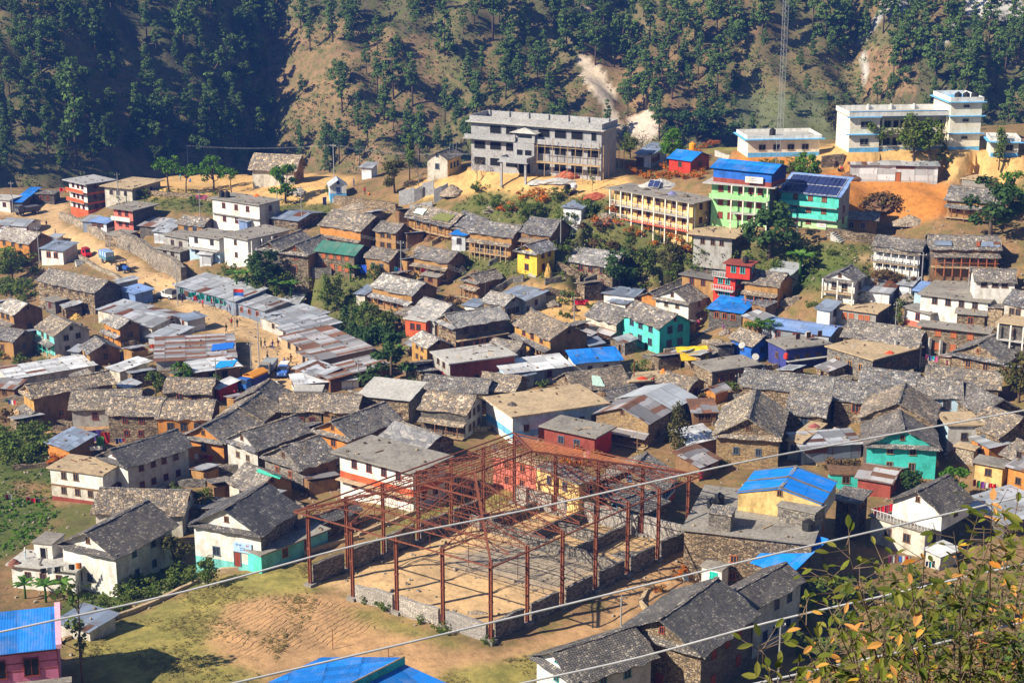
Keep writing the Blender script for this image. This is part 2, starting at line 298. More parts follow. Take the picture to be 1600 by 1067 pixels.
def stuff(o,label,cat): return tag(o,label,cat,None,'stuff')
def struct(o,label=None,cat=None):
    o['kind']='structure'
    if label: o['label']=label; o['category']=cat
    return o
# ---------------------------------------------------------------- houses
_WIN={}
def win_mesh(w,h,fr,pane='glass',kind='w'):
    k=(round(w,1),round(h,1),fr,pane,kind)
    if k in _WIN: return _WIN[k]
    w,h=k[0],k[1]; a=MB(); t=.09 if kind!='v' else .05
    a.box(-w/2,-.07,0,-w/2+t,.02,h,fr); a.box(w/2-t,-.07,0,w/2,.02,h,fr); a.box(-w/2+t,-.07,h-t,w/2-t,.02,h,fr)
    if kind=='w':
        a.box(-w/2-.08,-.12,-.07,w/2+.08,.02,0,fr)
        a.box(-.03,-.05,0,.03,-.01,h-t,fr)
        b=MB(); b.box(-w/2+t,-.03,.01,-.03,.01,h-t,pane); b.box(.03,-.03,.01,w/2-t,.01,h-t,pane)
    elif kind=='v':
        a.box(-w/2+t,-.07,0,w/2-t,.02,.05,fr); b=MB(); b.box(-w/2+t,-.02,.051,w/2-t,.01,h-t,pane)  # black sheet fills the open bay and paints its dark inside
    else:
        b=MB(); b.box(-w/2+t,-.04,0,-.01,.01,h-t,pane); b.box(.01,-.035,0,w/2-t,.012,h-t,pane)
    nm='window_frame' if kind!='d' else 'door_frame'
    _WIN[k]=(a.mesh(nm),b.mesh('pane' if kind!='d' else 'door_leaf')); return _WIN[k]
def put_win(root,face,pos,z,W,L,w=.95,h=1.05,fr='wood',pane='glass',kind='w',near=False):
    fm,pm=win_mesh(w,h,fr,pane,kind)
    if face=='L': loc=(-W/2-.005,-L/2+pos,z); rz=-math.pi/2
    else: loc=(-W/2+pos,-L/2-.005,z); rz=0
    o=link('window' if kind=='w' else 'door',fm,root,loc,rz)
    link('pane' if kind=='w' else 'door_leaf',pm,o)
    return o
class Hs: pass
HOUSES={}
FOOT=[]
def solve(E,EL,ER,h,base=None):
    if base is None: e=at(E[0],E[1],h)
    else: x,y=pz(E[0],E[1],base+h); e=Vector((x,y,base+h))
    z=e.z
    def pp(q): x,y=pz(q[0],q[1],z); return Vector((x-e.x,y-e.y))
    a=pp(EL) if isinstance(EL,tuple) else None; b=pp(ER) if isinstance(ER,tuple) else None
    va=a if a is not None else None
    if a is not None and b is not None:
        br=Vector((-b.y,b.x)); wa,wb=a.length,b.length
        d=a.normalized()*wa+br.normalized()*wb*.8; d.normalize()
        L=max(1.2,a.dot(d)); W=max(1.2,b.dot(Vector((d.y,-d.x))))
    elif a is not None: d=a.normalized(); L=a.length; W=ER
    else: d=Vector((-b.y,b.x)).normalized(); W=b.length; L=EL
    rz=math.atan2(d.y,d.x)-math.pi/2
    return e,L,W,rz
def slab(mb,p00,p10,p11,p01,th,k,nu,nv,jit,rr,ej=0):
    "gridded thin slab between four corners (p00->p10 along eave, p00->p01 up slope), top surface with jitter"
    p=[Vector(q) for q in (p00,p10,p11,p01)]
    n=(p[1]-p[0]).cross(p[3]-p[0]).normalized(); 
    if n.z<0: n=-n
    top=[];bot=[]
    du=(p[1]-p[0]).normalized(); dv=(p[3]-p[0]).normalized()
    for j in range(nv+1):
        for i in range(nu+1):
            u,v=i/nu,j/nv
            q=(p[0]*(1-u)+p[1]*u)*(1-v)+(p[3]*(1-u)+p[2]*u)*v
            q=q+n*rr.uniform(-jit,jit)-Vector((0,0,1))*(ej*.95*math.sin(math.pi*u)*math.sin(math.pi*v))
            if ej:
                if i in (0,nu): q+=du*rr.uniform(-ej,ej)
                if j==0: q+=dv*rr.uniform(-ej,ej)
            top.append(q); bot.append(q-n*th)
    b=len(mb.v); mb.v+=[tuple(q) for q in top+bot]; o=(nu+1)*(nv+1); mi=mb.mi(k)
    flip=(p[1]-p[0]).cross(p[3]-p[0]).z<0
    def add(q):
        mb.f.append(tuple(reversed(q)) if flip else q); mb.m.append(mi)
    for j in range(nv):
        for i in range(nu):
            a=b+j*(nu+1)+i; add((a,a+1,a+nu+2,a+nu+1)); c=a+o; add((c+nu+1,c+nu+2,c+1,c))
    for i in range(nu):
        a=b+i; add((a+o,a+o+1,a+1,a)); a=b+nv*(nu+1)+i; add((a,a+1,a+o+1,a+o))
    for j in range(nv):
        a=b+j*(nu+1); c=a+nu+1; add((a,c,c+o,a+o)); a+=nu; c+=nu; add((a+o,c+o,c,a))
_SM=[]
def stone_mesh():
    if not _SM:
        b=MB(); b.lathe([(.1,-.04),(.19,.03),(.16,.1),(.07,.15)],'stone',6); _SM.append(b.mesh('roof_stone'))
    return _SM[0]
def house(name,label,E,EL,ER,h,wall='stone',roof='slate',mode='L',pitch=.52,ov=.45,wl=None,wr=None,door=None,wc='wood',pane='glass',wallR=None,
          bands=None,base=None,into=None,porch=None,bal=None,pent=None,cat='house',group=None,deep=3.0,apex=None,ws=1.0,tilt=.14,low='L',cap=None,rows=None,doorc=None,th=None,key=None,gable=None):
    rr=random.Random(hash((E,int(h*10)))&0xffff)
    e,L,W,rz=solve(E,EL,ER,h,base)
    c,s=math.cos(rz),math.sin(rz)
    cx=e.x+c*W/2-s*L/2; cy=e.y+s*W/2+c*L/2; zb=e.z-h
    if into is None:
        root=thing(name,label,cat,(cx,cy,zb),rz,group); off=Matrix.Identity(4); par=root
        FOOT.append((cx,cy,rz,W,L,zb))
    else:
        par=into; off=None
    H=Hs(); H.root=par if into is None else into; H.W,H.L,H.h,H.rz,H.c=W,L,h,rz,(cx,cy); H.z=zb+h
    def P(o):
        if into is not None: # keep parts at their place under another house
            MT=Matrix.Translation((cx,cy,zb))@Matrix.Rotation(rz,4,'Z')
            PI=(Matrix.Translation(into.location)@Matrix.Rotation(into.rotation_euler.z,4,'Z')).inverted()
            m=PI@MT; lo=m@Vector(o.location); o.location=lo; o.rotation_euler.z+=rz-into.rotation_euler.z
        o.parent=par
        return o
    x0,x1,y0,y1=-W/2,W/2,-L/2,L/2
    rise=pitch*(W if mode=='L' else L)/2 if mode in 'LR' else 0
    wallR=wallR or wall  # right side often takes a darker wall colour, its shade painted in
    # walls
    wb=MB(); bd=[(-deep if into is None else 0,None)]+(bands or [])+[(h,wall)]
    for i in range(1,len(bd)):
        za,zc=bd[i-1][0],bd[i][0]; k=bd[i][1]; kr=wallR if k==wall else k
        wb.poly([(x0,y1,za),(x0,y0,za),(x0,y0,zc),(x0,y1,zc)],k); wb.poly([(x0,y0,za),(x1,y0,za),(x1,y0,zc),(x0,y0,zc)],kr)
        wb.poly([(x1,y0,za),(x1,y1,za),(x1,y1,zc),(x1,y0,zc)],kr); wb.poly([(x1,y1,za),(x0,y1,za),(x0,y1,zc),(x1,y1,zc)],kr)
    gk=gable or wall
    if mode=='L':
        for y,fl in ((y0,0),(y1,1)):
            t=[(x0,y,h),(x1,y,h),(0,y,h+rise)]; wb.poly(t[::-1] if fl else t,gable or wallR)
    elif mode=='R':
        for x,fl in ((x0,1),(x1,0)):
            t=[(x,y0,h),(x,y1,h),(x,0,h+rise)]; wb.poly(t[::-1] if fl else t,gk)
    elif mode=='S':
        dz=tilt*(W if low=='L' else L)
        if low=='L':
            wb.poly([(x0,y0,h),(x1,y0,h),(x1,y0,h+dz)],wallR); wb.poly([(x1,y1,h),(x0,y1,h),(x1,y1,h+dz)],wallR); wb.poly([(x1,y0,h),(x1,y1,h),(x1,y1,h+dz),(x1,y0,h+dz)],wallR)
        else:
            wb.poly([(x0,y1,h),(x0,y0,h),(x0,y1,h+dz)],wall); wb.poly([(x1,y0,h),(x1,y1,h),(x1,y1,h+dz)],wallR); wb.poly([(x1,y1,h),(x0,y1,h),(x0,y1,h+dz),(x1,y1,h+dz)],wallR)
    else: wb.poly([(x0,y0,h),(x1,y0,h),(x1,y1,h),(x0,y1,h)],wall)
    P(wb.build('wall'))
    # roof
    sl=roof.startswith('slate'); jit=.05 if sl else .012; ej=.2 if sl else .03; t=th or (.13 if sl else .05); rb=MB()
    g=.02
    if mode in 'LR':
        def rp(a,b,z): return (a,b,z) if mode=='L' else (b,a,z)
        hw=(W if mode=='L' else L)/2; hl=(L if mode=='L' else W)/2+ov; k=rise/hw
        for sgn in (-1,1):
            zl=h-k*ov+t+g; A=rp(sgn*(hw+ov),-hl,zl); B=rp(sgn*(hw+ov),hl,zl); C=rp(0,hl,h+rise+t+g); D=rp(0,-hl,h+rise+t+g)
            slab(rb,A,B,C,D,t,roof,max(3,int(2*hl/1.1)),max(2,int((hw+ov)/1.0)),jit,rr,ej)
        P(rb.build('roof'))
        if cap is None: cap=sl
        if cap:
            cb=MB(); n=max(3,int(2*hl/1.0)); ck=cap if isinstance(cap,str) else ('slate_tan' if rr.random()<.4 else 'slate')
            for i in range(n):
                a=-hl+2*hl*i/n; b=-hl+2*hl*(i+1)/n-.03; z=h+rise+t-.12*math.sin(math.pi*(i+.5)/n)+rr.uniform(-.03,.03); w=rr.uniform(.17,.24)
                if mode=='L': cb.box(-w,a,z,w,b,z+.09,ck)
                else: cb.box(a,-w,z,b,w,z+.09,ck)
            P(cb.build('ridge_cap'))
        if pent is None: pent=sl and mode=='R'
        if pent:
            pb=MB(); d=.75
            if mode=='R': slab(pb,(x0-d,y0-.3,h-.28),(x0-d,y1+.3,h-.28),(x0+.02,y1+.3,h+.12),(x0+.02,y0-.3,h+.12),.1,roof,max(3,int(L)),1,.03,rr,.1)
            else: slab(pb,(x0-.3,y0-d,h-.28),(x1+.3,y0-d,h-.28),(x1+.3,y0+.02,h+.12),(x0-.3,y0+.02,h+.12),.1,roof,max(3,int(W)),1,.03,rr,.1)
            P(pb.build('pent_roof'))
            # gable vent
        vm=win_mesh(.6,.7,wc,'void'); 
        if mode=='R': o=link('window',vm[0],None,(x0-.005,0,h+rise*.32),-math.pi/2)
        else: o=link('window',vm[0],None,(0,y0-.005,h+rise*.32),0)
        P(o); link('pane',vm[1],o)
    elif mode=='S':
        if low=='L':
            k=tilt; A=(x0-ov,y0-ov,h-k*ov+t+g);B=(x0-ov,y1+ov,h-k*ov+t+g);C=(x1+ov,y1+ov,h+k*(W+ov)+t+g);D=(x1+ov,y0-ov,h+k*(W+ov)+t+g); nu,nv=int(L/1.2)+2,int(W/1.5)+2
        else:
            k=tilt; A=(x0-ov,y0-ov,h-k*ov+t+g);B=(x1+ov,y0-ov,h-k*ov+t+g);C=(x1+ov,y1+ov,h+k*(L+ov)+t+g);D=(x0-ov,y1+ov,h+k*(L+ov)+t+g); nu,nv=int(W/1.2)+2,int(L/1.5)+2
        slab(rb,A,B,C,D,t,roof,nu,nv,jit+.02,rr,ej+.05); P(rb.build('roof'))
        if 'tin' in roof and L*W>14:   # weights holding the sheets down
            for _ in range(int(min(8,2+L*W/10))):
                u,v=rr.uniform(.06,.94),rr.uniform(.06,.94)
                q=(Vector(A)*(1-u)+Vector(B)*u)*(1-v)+(Vector(D)*(1-u)+Vector(C)*u)*v
                P(link('roof_stone',stone_mesh(),None,q,rr.uniform(0,3),rr.uniform(.6,1.3)))
    else:
        t=th or .2; slab(rb,(x0-ov,y0-ov,h+t),(x1+ov,y0-ov,h+t),(x1+ov,y1+ov,h+t),(x0-ov,y1+ov,h+t),t-.005,roof,max(2,int(W/1.5)),max(2,int(L/1.5)),.015,rr,.03 if sl or 'conc' in roof else 0)
        P(rb.build('roof')); H.z=zb+h+t
        if W*L>16 and into is None:
            for _ in range(int(min(9,2+W*L/11))):
                u,v=(rr.choice([.06,.94]),rr.uniform(.05,.95)) if rr.random()<.5 else (rr.uniform(.05,.95),rr.choice([.06,.94]))
                P(link('roof_stone',stone_mesh(),None,(x0+W*u,y0+L*v,h+t+.02),rr.uniform(0,3),rr.uniform(.7,1.5)))
            for _ in range(rr.randint(1,4)):
                q=MB(); n_=rr.uniform(.8,2.2); q.box(-n_/2,-.08,0,n_/2,.08,.07,rr.choice(['wood_grey','wood_tan','wood','tin_rust'])); P(link('plank',q.mesh('plank'),None,(x0+W*rr.uniform(.2,.8),y0+L*rr.uniform(.2,.8),h+t+.02),rr.uniform(0,3)))
    # openings
    if wc=='wood' and into is None: wc=rr.choice(['wood','wood','wood_red','c:.12,.08,.06','c:.1,.14,.2','wood_orange','c:.3,.2,.1']); ws=ws*rr.uniform(.85,1.2)
    nr=rows or max(1,round(h/2.5)); sh=h/nr
    for face,spec,S in (('L',wl,L),('R',wr,W)):
        if spec is None:
            n=max(1,int(S/2.8)); spec=(n,nr) if into is None else (n,1)
        n,m=spec
        for i in range(n):
            for j in range(m):
                pos=S*(i+1)/(n+1) if n>1 or not(door and door[0]==face) else S*.3
                isd=door and door[0]==face and j==0 and abs(pos/S-door[1])<.5/(n+1)
                if isd: continue
                if rr.random()<.06 and n>2: continue
                P(put_win(None,face,pos+rr.uniform(-.15,.15),sh*(j+.42)-(0 if j else -.05),W,L,.9*ws,min(1.05*ws,sh*.5),wc,pane))
    if door:
        S=L if door[0]=='L' else W
        P(put_win(None,door[0],S*door[1],.05,W,L,1.0,min(1.85,sh*.82),wc,doorc or ('wood' if wc!='wood' else 'wood_red'),'d'))
    # porch: pent roof half way up, posts, floor and rail
    if porch:
        face,zp,dp,npst,kr,kp=porch; pr=MB(); S=L if face=='L' else W
        if face=='L': A=(x0-dp,y0-.2,zp-.45*dp*.8);B=(x0-dp,y1+.2,A[2]);C=(x0+.02,y1+.2,zp);D=(x0+.02,y0-.2,zp)
        else: A=(x0-.2,y0-dp,zp-.45*dp*.8);B=(x1+.2,y0-dp,A[2]);C=(x1+.2,y0+.02,zp);D=(x0-.2,y0+.02,zp)
        slab(pr,A,B,C,D,.1,kr,max(3,int(S/1.2)),2,.04 if 'slate' in kr else .01,rr,.12 if 'slate' in kr else .02); P(pr.build('veranda_roof'))
        zf=max(.15,zp-2.25)
        for i in range(npst):
            u=(i+.5)/npst; q=MB(); 
            if face=='L': q.box(x0-dp+.15,y0+S*u-.07,-1,x0-dp+.29,y0+S*u+.07,A[2]-.02,kp)
            else: q.box(x0+S*u-.07,y0-dp+.15,-1,x0+S*u+.07,y0-dp+.29,A[2]-.02,kp)
            P(q.build('post'))
        q=MB()
        if face=='L': q.box(x0-dp+.1,y0,zf-.12,x0-.004,y1,zf,'wood_tan'); q.box(x0-dp+.12,y0,zf+.75,x0-dp+.17,y1,zf+.82,kp)
        else: q.box(x0,y0-dp+.1,zf-.12,x1,y0-.004,zf,'wood_tan'); q.box(x0,y0-dp+.12,zf+.75,x1,y0-dp+.17,zf+.82,kp)
        P(q.build('veranda_floor'))
    for b in (bal or []):
        face,zf,dp,krail,kslab=b[:5]; np_=b[5] if len(b)>5 else 0; q=MB(); S=L if face=='L' else W; r=MB()
        f0,f1=(b[6] if len(b)>6 else (0,1))
        if face=='L':
            ya,yb=y0+S*f0,y0+S*f1
            q.box(x0-dp,ya,zf-.14,x0-.004,yb,zf,kslab)
            if krail in('slat','bars'):
                pass
            elif krail: r.box(x0-dp,ya,zf+.004,x0-dp+.08,yb,zf+.8,krail)
        else:
            xa,xb=x0+S*f0,x0+S*f1
            q.box(xa,y0-dp,zf-.14,xb,y0-.004,zf,kslab)
            if krail not in('slat','bars',None): r.box(xa,y0-dp,zf+.004,xb,y0-dp+.08,zf+.8,krail)
        P(q.build('balcony'))
        if krail in('slat','bars'):
            kk='wood_tan' if krail=='slat' else 'grate'; n=max(3,int(S*(f1-f0)/.45))
            for i in range(n+1):
                u=f0+(f1-f0)*i/n
                if face=='L': r.box(x0-dp,y0+S*u-.03,zf+.004,x0-dp+.06,y0+S*u+.03,zf+.8,kk)
                else: r.box(x0+S*u-.03,y0-dp,zf+.004,x0+S*u+.03,y0-dp+.06,zf+.8,kk)
            if face=='L': r.box(x0-dp-.01,y0+S*f0,zf+.8,x0-dp+.07,y0+S*f1,zf+.87,kk)
            else: r.box(x0+S*f0,y0-dp-.01,zf+.8,x0+S*f1,y0-dp+.07,zf+.87,kk)
        if r.f: P(r.build('railing'))
        for i in range(np_):
            u=f0+(f1-f0)*(i+.02)/(max(1,np_-1)+.04); q=MB(); kp=b[7] if len(b)>7 else wall
            zt=b[8] if len(b)>8 else h
            if face=='L': q.box(x0-dp+.02,y0+S*u-.11,-deep,x0-dp+.24,y0+S*u+.11,zt-.01,kp)
            else: q.box(x0+S*u-.11,y0-dp+.02,-deep,x0+S*u+.11,y0-dp+.24,zt-.01,kp)
            P(q.build('column'))
    H.P=P
    def pt(u,v,dz=0):
        lx,ly=x0+W*u,y0+L*v
        return Vector((cx+c*lx-s*ly,cy+s*lx+c*ly,H.z+dz))
    H.pt=pt
    kk=(rise/((W if mode=='L' else L)/2)) if mode in 'LR' else 0
    tt=th or (.13 if sl else .05)
    def rf(lx,ly):
        if mode=='L': return h+rise-kk*abs(lx)+tt+g
        if mode=='R': return h+rise-kk*abs(ly)+tt+g
        if mode=='S': return h+tt+g+tilt*((lx-x0) if low=='L' else (ly-y0))
        return h+(th or .2)
    def onroof(px,py,dz=.0):
        z=H.z
        for _ in range(12):
            X,Y=pz(px,py,z); dx,dy=X-cx,Y-cy; z=.5*z+.5*(zb+rf(c*dx+s*dy,-s*dx+c*dy)+dz)
        X,Y=pz(px,py,z); return Vector((X,Y,z))
    H.on=onroof
    if key: HOUSES[key]=H
    return H
# ---------------------------------------------------------------- the village, building by building (wall-top corner pixels)
h_=house
GT='tin sheds along the bazaar road'; GS='slate-roofed village houses'; GF='flat-roofed village houses'
# --- far left, along the upper road
h_('townhouse','three-storey white house with red balcony bands at the road bend',(135,288),(92,284),(185,285),6.9,'white','conc_grey','F',wallR='darkwall',bands=[(.9,'orangered'),(2.2,'white'),(2.6,'orangered'),(4.4,'white'),(4.8,'orangered')],bal=[('L',2.5,1.0,'orangered','conc'),('L',4.7,1.0,'orangered','conc')],wl=(3,3),wr=(2,3),wc='wood_red',pane='void',ov=1.1,key='red3')
h_('concrete_house','low white house with wide tan flat roof beside the three-storey house',(206,295),(167,290),(244,282),2.9,'offwhite','conc_tan','F',wallR='grey',ov=.8,wl=(3,1),wr=(2,1),group=GF)
h_('concrete_house','two-storey orange-pink house with grey flat roof above the road',(207,329),(174,326),(245,321),4.7,'coral','conc','F',wallR='darkwall',bal=[('L',2.4,1.0,'white','conc_light')],wl=(2,2),wr=(1,1),wc='wood_red',ov=.9,key='pinkh')
h_('stone_shed','small stone store below the orange-pink house',(187,370),(169,365),(207,362),2.4,'stone','conc','F',wl=(0,0),wr=(0,0),ov=.3,cat='shed')
h_('tin_shed','blue-roofed tin hut left of the orange-pink house',(166,349),(145,345),(175,345),2.3,'tin_white','tin_paleblue','S',wl=(1,1),wr=(0,0),cat='shed')
h_('tin_shed','narrow grey tin hut left of the blue-roofed hut',(143,346),(132,344),(150,341),2.3,'tin_bluegrey','tin','S',wl=(0,0),wr=(0,0),cat='shed')
h_('concrete_house','white flat-roofed house at the left edge with wooden door',(15,313),(-12,310),(27,307),2.8,'white','conc_light','F',wl=(1,1),wr=(0,0),door=('L',.75),doorc='wood_red',ov=.4)
h_('shop','dark open shop with sloping blue tin roof by the grey truck',(33,316),(24,314),(52,303),2.3,'darkwall','tin_blue','S',wl=(0,0),wr=(1,1),pane='void',cat='shop')
h_('stone_shed','dark low stone shed behind the road bend',(84,304),(54,303),(90,299),2.4,'darkwall','conc_dark','F',wl=(2,1),wr=(0,0),cat='shed',ov=.3)
h_('tin_shed','white tin shed with two-slope roof at the left end of the road',(41,353),(9,348),(50,344),2.0,'tin_white','tin','L',pitch=.3,wl=(0,0),wr=(0,0),cat='shed')
h_('tin_shed','pale tin shed cut by the left edge above the ochre house',(8,356),(-10,352),(16,350),1.9,'tin_white','tin_patch','S',wl=(0,0),wr=(0,0),cat='shed')
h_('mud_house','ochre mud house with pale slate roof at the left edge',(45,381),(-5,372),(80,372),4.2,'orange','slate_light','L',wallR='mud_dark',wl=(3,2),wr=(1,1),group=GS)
h_('tin_house','white house with grey tin roof below the red rickshaw',(98,392),(68,387),(114,384),3.0,'white','tin_bluegrey','S',wallR='greywhite',wl=(2,1),wr=(0,0),cat='house')
h_('tin_shed','low tin lean-to behind the white tin-roofed house',(74,381),(64,379),(94,372),2.0,'greywhite','tin','S',wl=(0,0),wr=(0,0),cat='shed')
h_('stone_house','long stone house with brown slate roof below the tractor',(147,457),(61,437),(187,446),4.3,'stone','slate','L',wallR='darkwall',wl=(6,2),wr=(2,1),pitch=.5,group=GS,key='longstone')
h_('stone_shed','small stone hut with flat mud roof in front of the long stone house',(86,472),(70,468),(116,465),2.4,'stone_grey','conc','F',wl=(1,1),wr=(0,0),cat='shed',ov=.5)
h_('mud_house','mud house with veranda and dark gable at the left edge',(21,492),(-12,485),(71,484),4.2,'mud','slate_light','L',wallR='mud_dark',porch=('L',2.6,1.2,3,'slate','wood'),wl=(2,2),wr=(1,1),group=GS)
h_('mud_house','brown mud house end cut by the left edge',(20,533),(-15,526),5.0,3.4,'mud','slate','L',wallR='mud_dark',wl=(1,1),wr=(1,1),group=GS)
h_('white_house','white house with turquoise veranda and pale slate roof',(84,525),(57,511),(139,515),4.0,'turq','slate_tan','L',wallR='greywhite',porch=('L',2.6,1.3,4,'slate','tealbright'),wl=(2,2),wr=(2,2),group=GS)
h_('mud_house','small bright-ochre house with patchy pale roof beside the tin sheds',(187,512),(159,503),(220,507),3.7,'orange','slate_light','L',wallR='mud_dark',porch=('L',2.3,1.1,3,'slate_light','wood'),wl=(2,1),wr=(1,1),group=GS)
h_('mud_house','squat ochre house with grey slate roof in front of the bright-ochre house',(140,552),(124,542),(188,546),2.7,'mud','slate','L',wallR='mud_dark',wl=(1,1),wr=(1,1),group=GS)
h_('tin_shed','grey tin lean-to beside the squat ochre house',(122,549),(112,547),(132,543),2.2,'tin','tin','S',wl=(0,0),wr=(0,0),cat='shed')
h_('tin_shed','long pale tin roof on the garden edge at far left',(147,572),(18,592),(152,566),1.8,'offwhite','tin_paleblue','S',wl=(0,0),wr=(0,0),cat='shed',tilt=.1) if False else None
h_('tin_shed','long pale tin roof above the left stone house',(16,592),6.0,(148,570),2.0,'offwhite','tin_white','S',wl=(0,0),wr=(0,0),cat='shed',low='R',tilt=.05)
h_('tin_shed','rusty tin lean-to at the left edge with clothes hung below',(22,607),(-10,603),(32,598),2.0,'mud_dark','tin_rust','S',wl=(1,1),wr=(0,0),pane='void',cat='shed')
h_('tin_shed','flat white tin roof beside the round bush',(187,580),(170,574),(232,567),2.0,'offwhite','tin_white','S',wl=(0,0),wr=(0,0),cat='shed',tilt=.06)
# --- tin sheds of the bazaar (left side of the road)
h_('market_stall','blue-topped tin kiosk at the road edge near the white jeep',(211,459),(192,451),(236,453),2.5,'tin_paleblue','tin_paleblue','S',wl=(0,0),wr=(0,0),cat='kiosk',tilt=.06,group=GT)
h_('market_stall','small grey tin kiosk behind the blue-topped kiosk',(188,442),(181,438),(215,438),2.2,'tin_bluegrey','tin','S',wl=(0,0),wr=(0,0),cat='kiosk',tilt=.08,group=GT)
h_('tin_shed','wide grey tin shed left of the blue-topped kiosk',(197,494),(166,480),(224,480),2.3,'offwhite','tin','S',wallR='tin',wl=(0,0),wr=(0,0),cat='shed',tilt=.08,group=GT)
h_('tin_shed','tin shed with rust-streaked sheets facing the jeep',(237,511),(200,495),(278,488),2.5,'offwhite','tin_patch','L',wl=(1,1),wr=(1,1),pane='void',cat='shed',pitch=.14,group=GT)
h_('tin_shed','tin shed with creeper patch between two bigger sheds',(262,530),(238,523),(290,514),2.3,'tin','tin','S',wl=(0,0),wr=(0,0),cat='shed',tilt=.06,group=GT)
h_('market_stall','white box stall standing out at the bazaar corner',(293,501),(278,494),(320,496),2.5,'tin_white','tin_bluegrey','S',wl=(1,1),wr=(0,0),pane='void',cat='stall',tilt=.05,group=GT,key='boxstall')
h_('tin_shed','largest rust-patched tin roof with blue tarpaulin at the bazaar corner',(244,564),(250,532),(366,556),2.6,'greywhite','tin_rust','S',wl=(0,0),wr=(2,1),pane='void',cat='shed',low='R',tilt=.04,group=GT,key='bigrust')
h_('tin_shed','whitish tin shed with brown gable below the big rust-patched roof',(307,581),(297,568),(372,570),2.6,'mud','tin_white','S',wallR='mud_dark',wl=(0,0),wr=(2,1),pane='void',cat='shed',tilt=.05,low='R',group=GT,key='whitetin')
h_('tin_shed','small white tin roof by the parked trucks',(343,607),(338,601),(364,597),2.2,'red','tin_white','S',wl=(0,0),wr=(0,0),cat='shed',group=GT)
# --- right side of the bazaar road
h_('shop','row of tin shops with turquoise goods along the retaining slope',(368,470),(291,441),(398,454),2.5,'tin_bluegrey','tin','S',wl=(8,1),wr=(0,0),wc='turq',pane='void',cat='shop',tilt=.12,rows=1,ws=1.3,key='shoprow',group=GT)
h_('shop','tin shop row with posters following the flag pole',(414,485),(372,470),(445,474),2.6,'tin_bluegrey','tin_patch','S',wl=(3,1),wr=(0,0),pane='void',cat='shop',tilt=.1,group=GT)
h_('tin_shed','tin roofs stepping up the slope behind the shop row',(462,478),(430,483),(505,463),2.2,'tin','tin_patch','S',wl=(0,0),wr=(0,0),cat='shed',tilt=.1,group=GT)
h_('tin_shed','broad grey tin roof at the bend opposite the tea stall',(446,508),(424,491),(497,489),2.4,'greywhite','tin','S',wl=(1,1),wr=(0,0),pane='void',cat='shed',tilt=.07,group=GT)
h_('tin_shed','tin roof with creeper on its uphill end',(456,522),(446,509),(522,505),2.3,'greywhite','tin_patch','S',wl=(1,1),wr=(0,0),pane='void',cat='shed',tilt=.06,group=GT)
h_('tin_shed','long patched tin roof with two rust panels beside the bend',(478,546),(456,523),(540,528),2.4,'wood_tan','tin_rust','S',wl=(2,1),wr=(0,0),pane='void',cat='shed',tilt=.06,group=GT)
h_('tin_shed','rust-red tin roof lower on the right side of the bazaar',(492,564),(478,547),(575,545),2.4,'wood_tan','tin_rust','S',wl=(2,1),wr=(0,0),pane='void',cat='shed',tilt=.05,group=GT)
h_('market_stall','open stall with patched awning near the end of the bazaar',(500,588),(478,570),(512,575),2.2,'wood','tin_patch','S',wl=(1,1),wr=(1,1),pane='void',cat='stall',group=GT)
h_('tin_shed','tin roof with brown sheets in front of the conifer',(516,592),(505,575),(592,568),2.2,'wood','tin_rust','S',wl=(0,0),wr=(0,0),cat='shed',tilt=.05,group=GT)
h_('tin_shed','pale blue tin roof closing the lower end of the bazaar',(462,600),4.5,(560,592),1.8,'tin_white','tin_white','S',wl=(0,0),wr=(0,0),cat='shed',low='R',tilt=.05,group=GT)
h_('concrete_house','grey flat box roof beside the pale blue tin roof',(459,612),3.0,(503,612),2.2,'grey','conc_light','F',wl=(0,0),wr=(0,0),ov=.1)
# --- left centre slate houses
h_('stone_house','long mud and stone house with ochre gable above the dirt yard',(52,620),(22,611),(182,602),4.9,'ochre','slate_tan','R',wallR='mud_dark',porch=('L',2.6,1.3,3,'slate','wood'),wl=(1,1),wr=(2,1),pitch=.55,group=GS)
h_('stone_house','grey plastered house with speckled slate roof next to drying cloths',(112,639),7.0,(214,637),3.0,'grey','slate_tan','R',wl=(1,1),wr=(2,1),pent=False,group=GS)
h_('stone_house','tan stone house with two small dark windows above the white house',(245,649),(169,647),6.5,4.2,'stone','slate_tan','L',wl=(2,2),wr=(1,1),rows=2,group=GS)
h_('mud_house','ochre mud house with tan slate roof and blue cloth scrap',(328,654),(246,653),6.5,3.3,'orange','slate_tan','L',wallR='mud_dark',wl=(3,1),wr=(0,0),group=GS)
h_('stone_house','low slate-roofed house behind the round bush tree',(327,614),(258,612),5.5,2.6,'stone','slate_tan','L',wallR='mud_dark',wl=(2,1),wr=(0,0),group=GS)
h_('tin_shed','tilted blue-grey tin shed beside the hanging cloths',(108,702),(82,688),(140,687),2.2,'orange','tin_bluegrey','S',wallR='mud_dark',wl=(0,0),wr=(0,0),cat='shed',tilt=.2)
h_('white_house','long whitewashed house with dark slate roof and white gable',(199,726),(147,714),(304,700),5.0,'white','slate_dark','R',wallR='greywhite',wl=(2,1),wr=(4,2),ov=.7,group=GS,key='whitelong')
h_('white_house','old white flat-roofed house with stained walls by the vegetable plots',(160,742),(78,731),5.0,4.4,'white','conc_tan','F',wl=(3,2),wr=(1,1),ov=.35,bands=[(.4,'brownred'),(1.9,'offwhite'),(2.2,'mud_dark')],group=GF)
h_('stone_house','house with patchwork brown and white slate roof beside the narrow yard',(284,803),(149,799),7.0,3.2,'offwhite','slate_tan','L',wl=(0,0),wr=(1,1),group=GS)
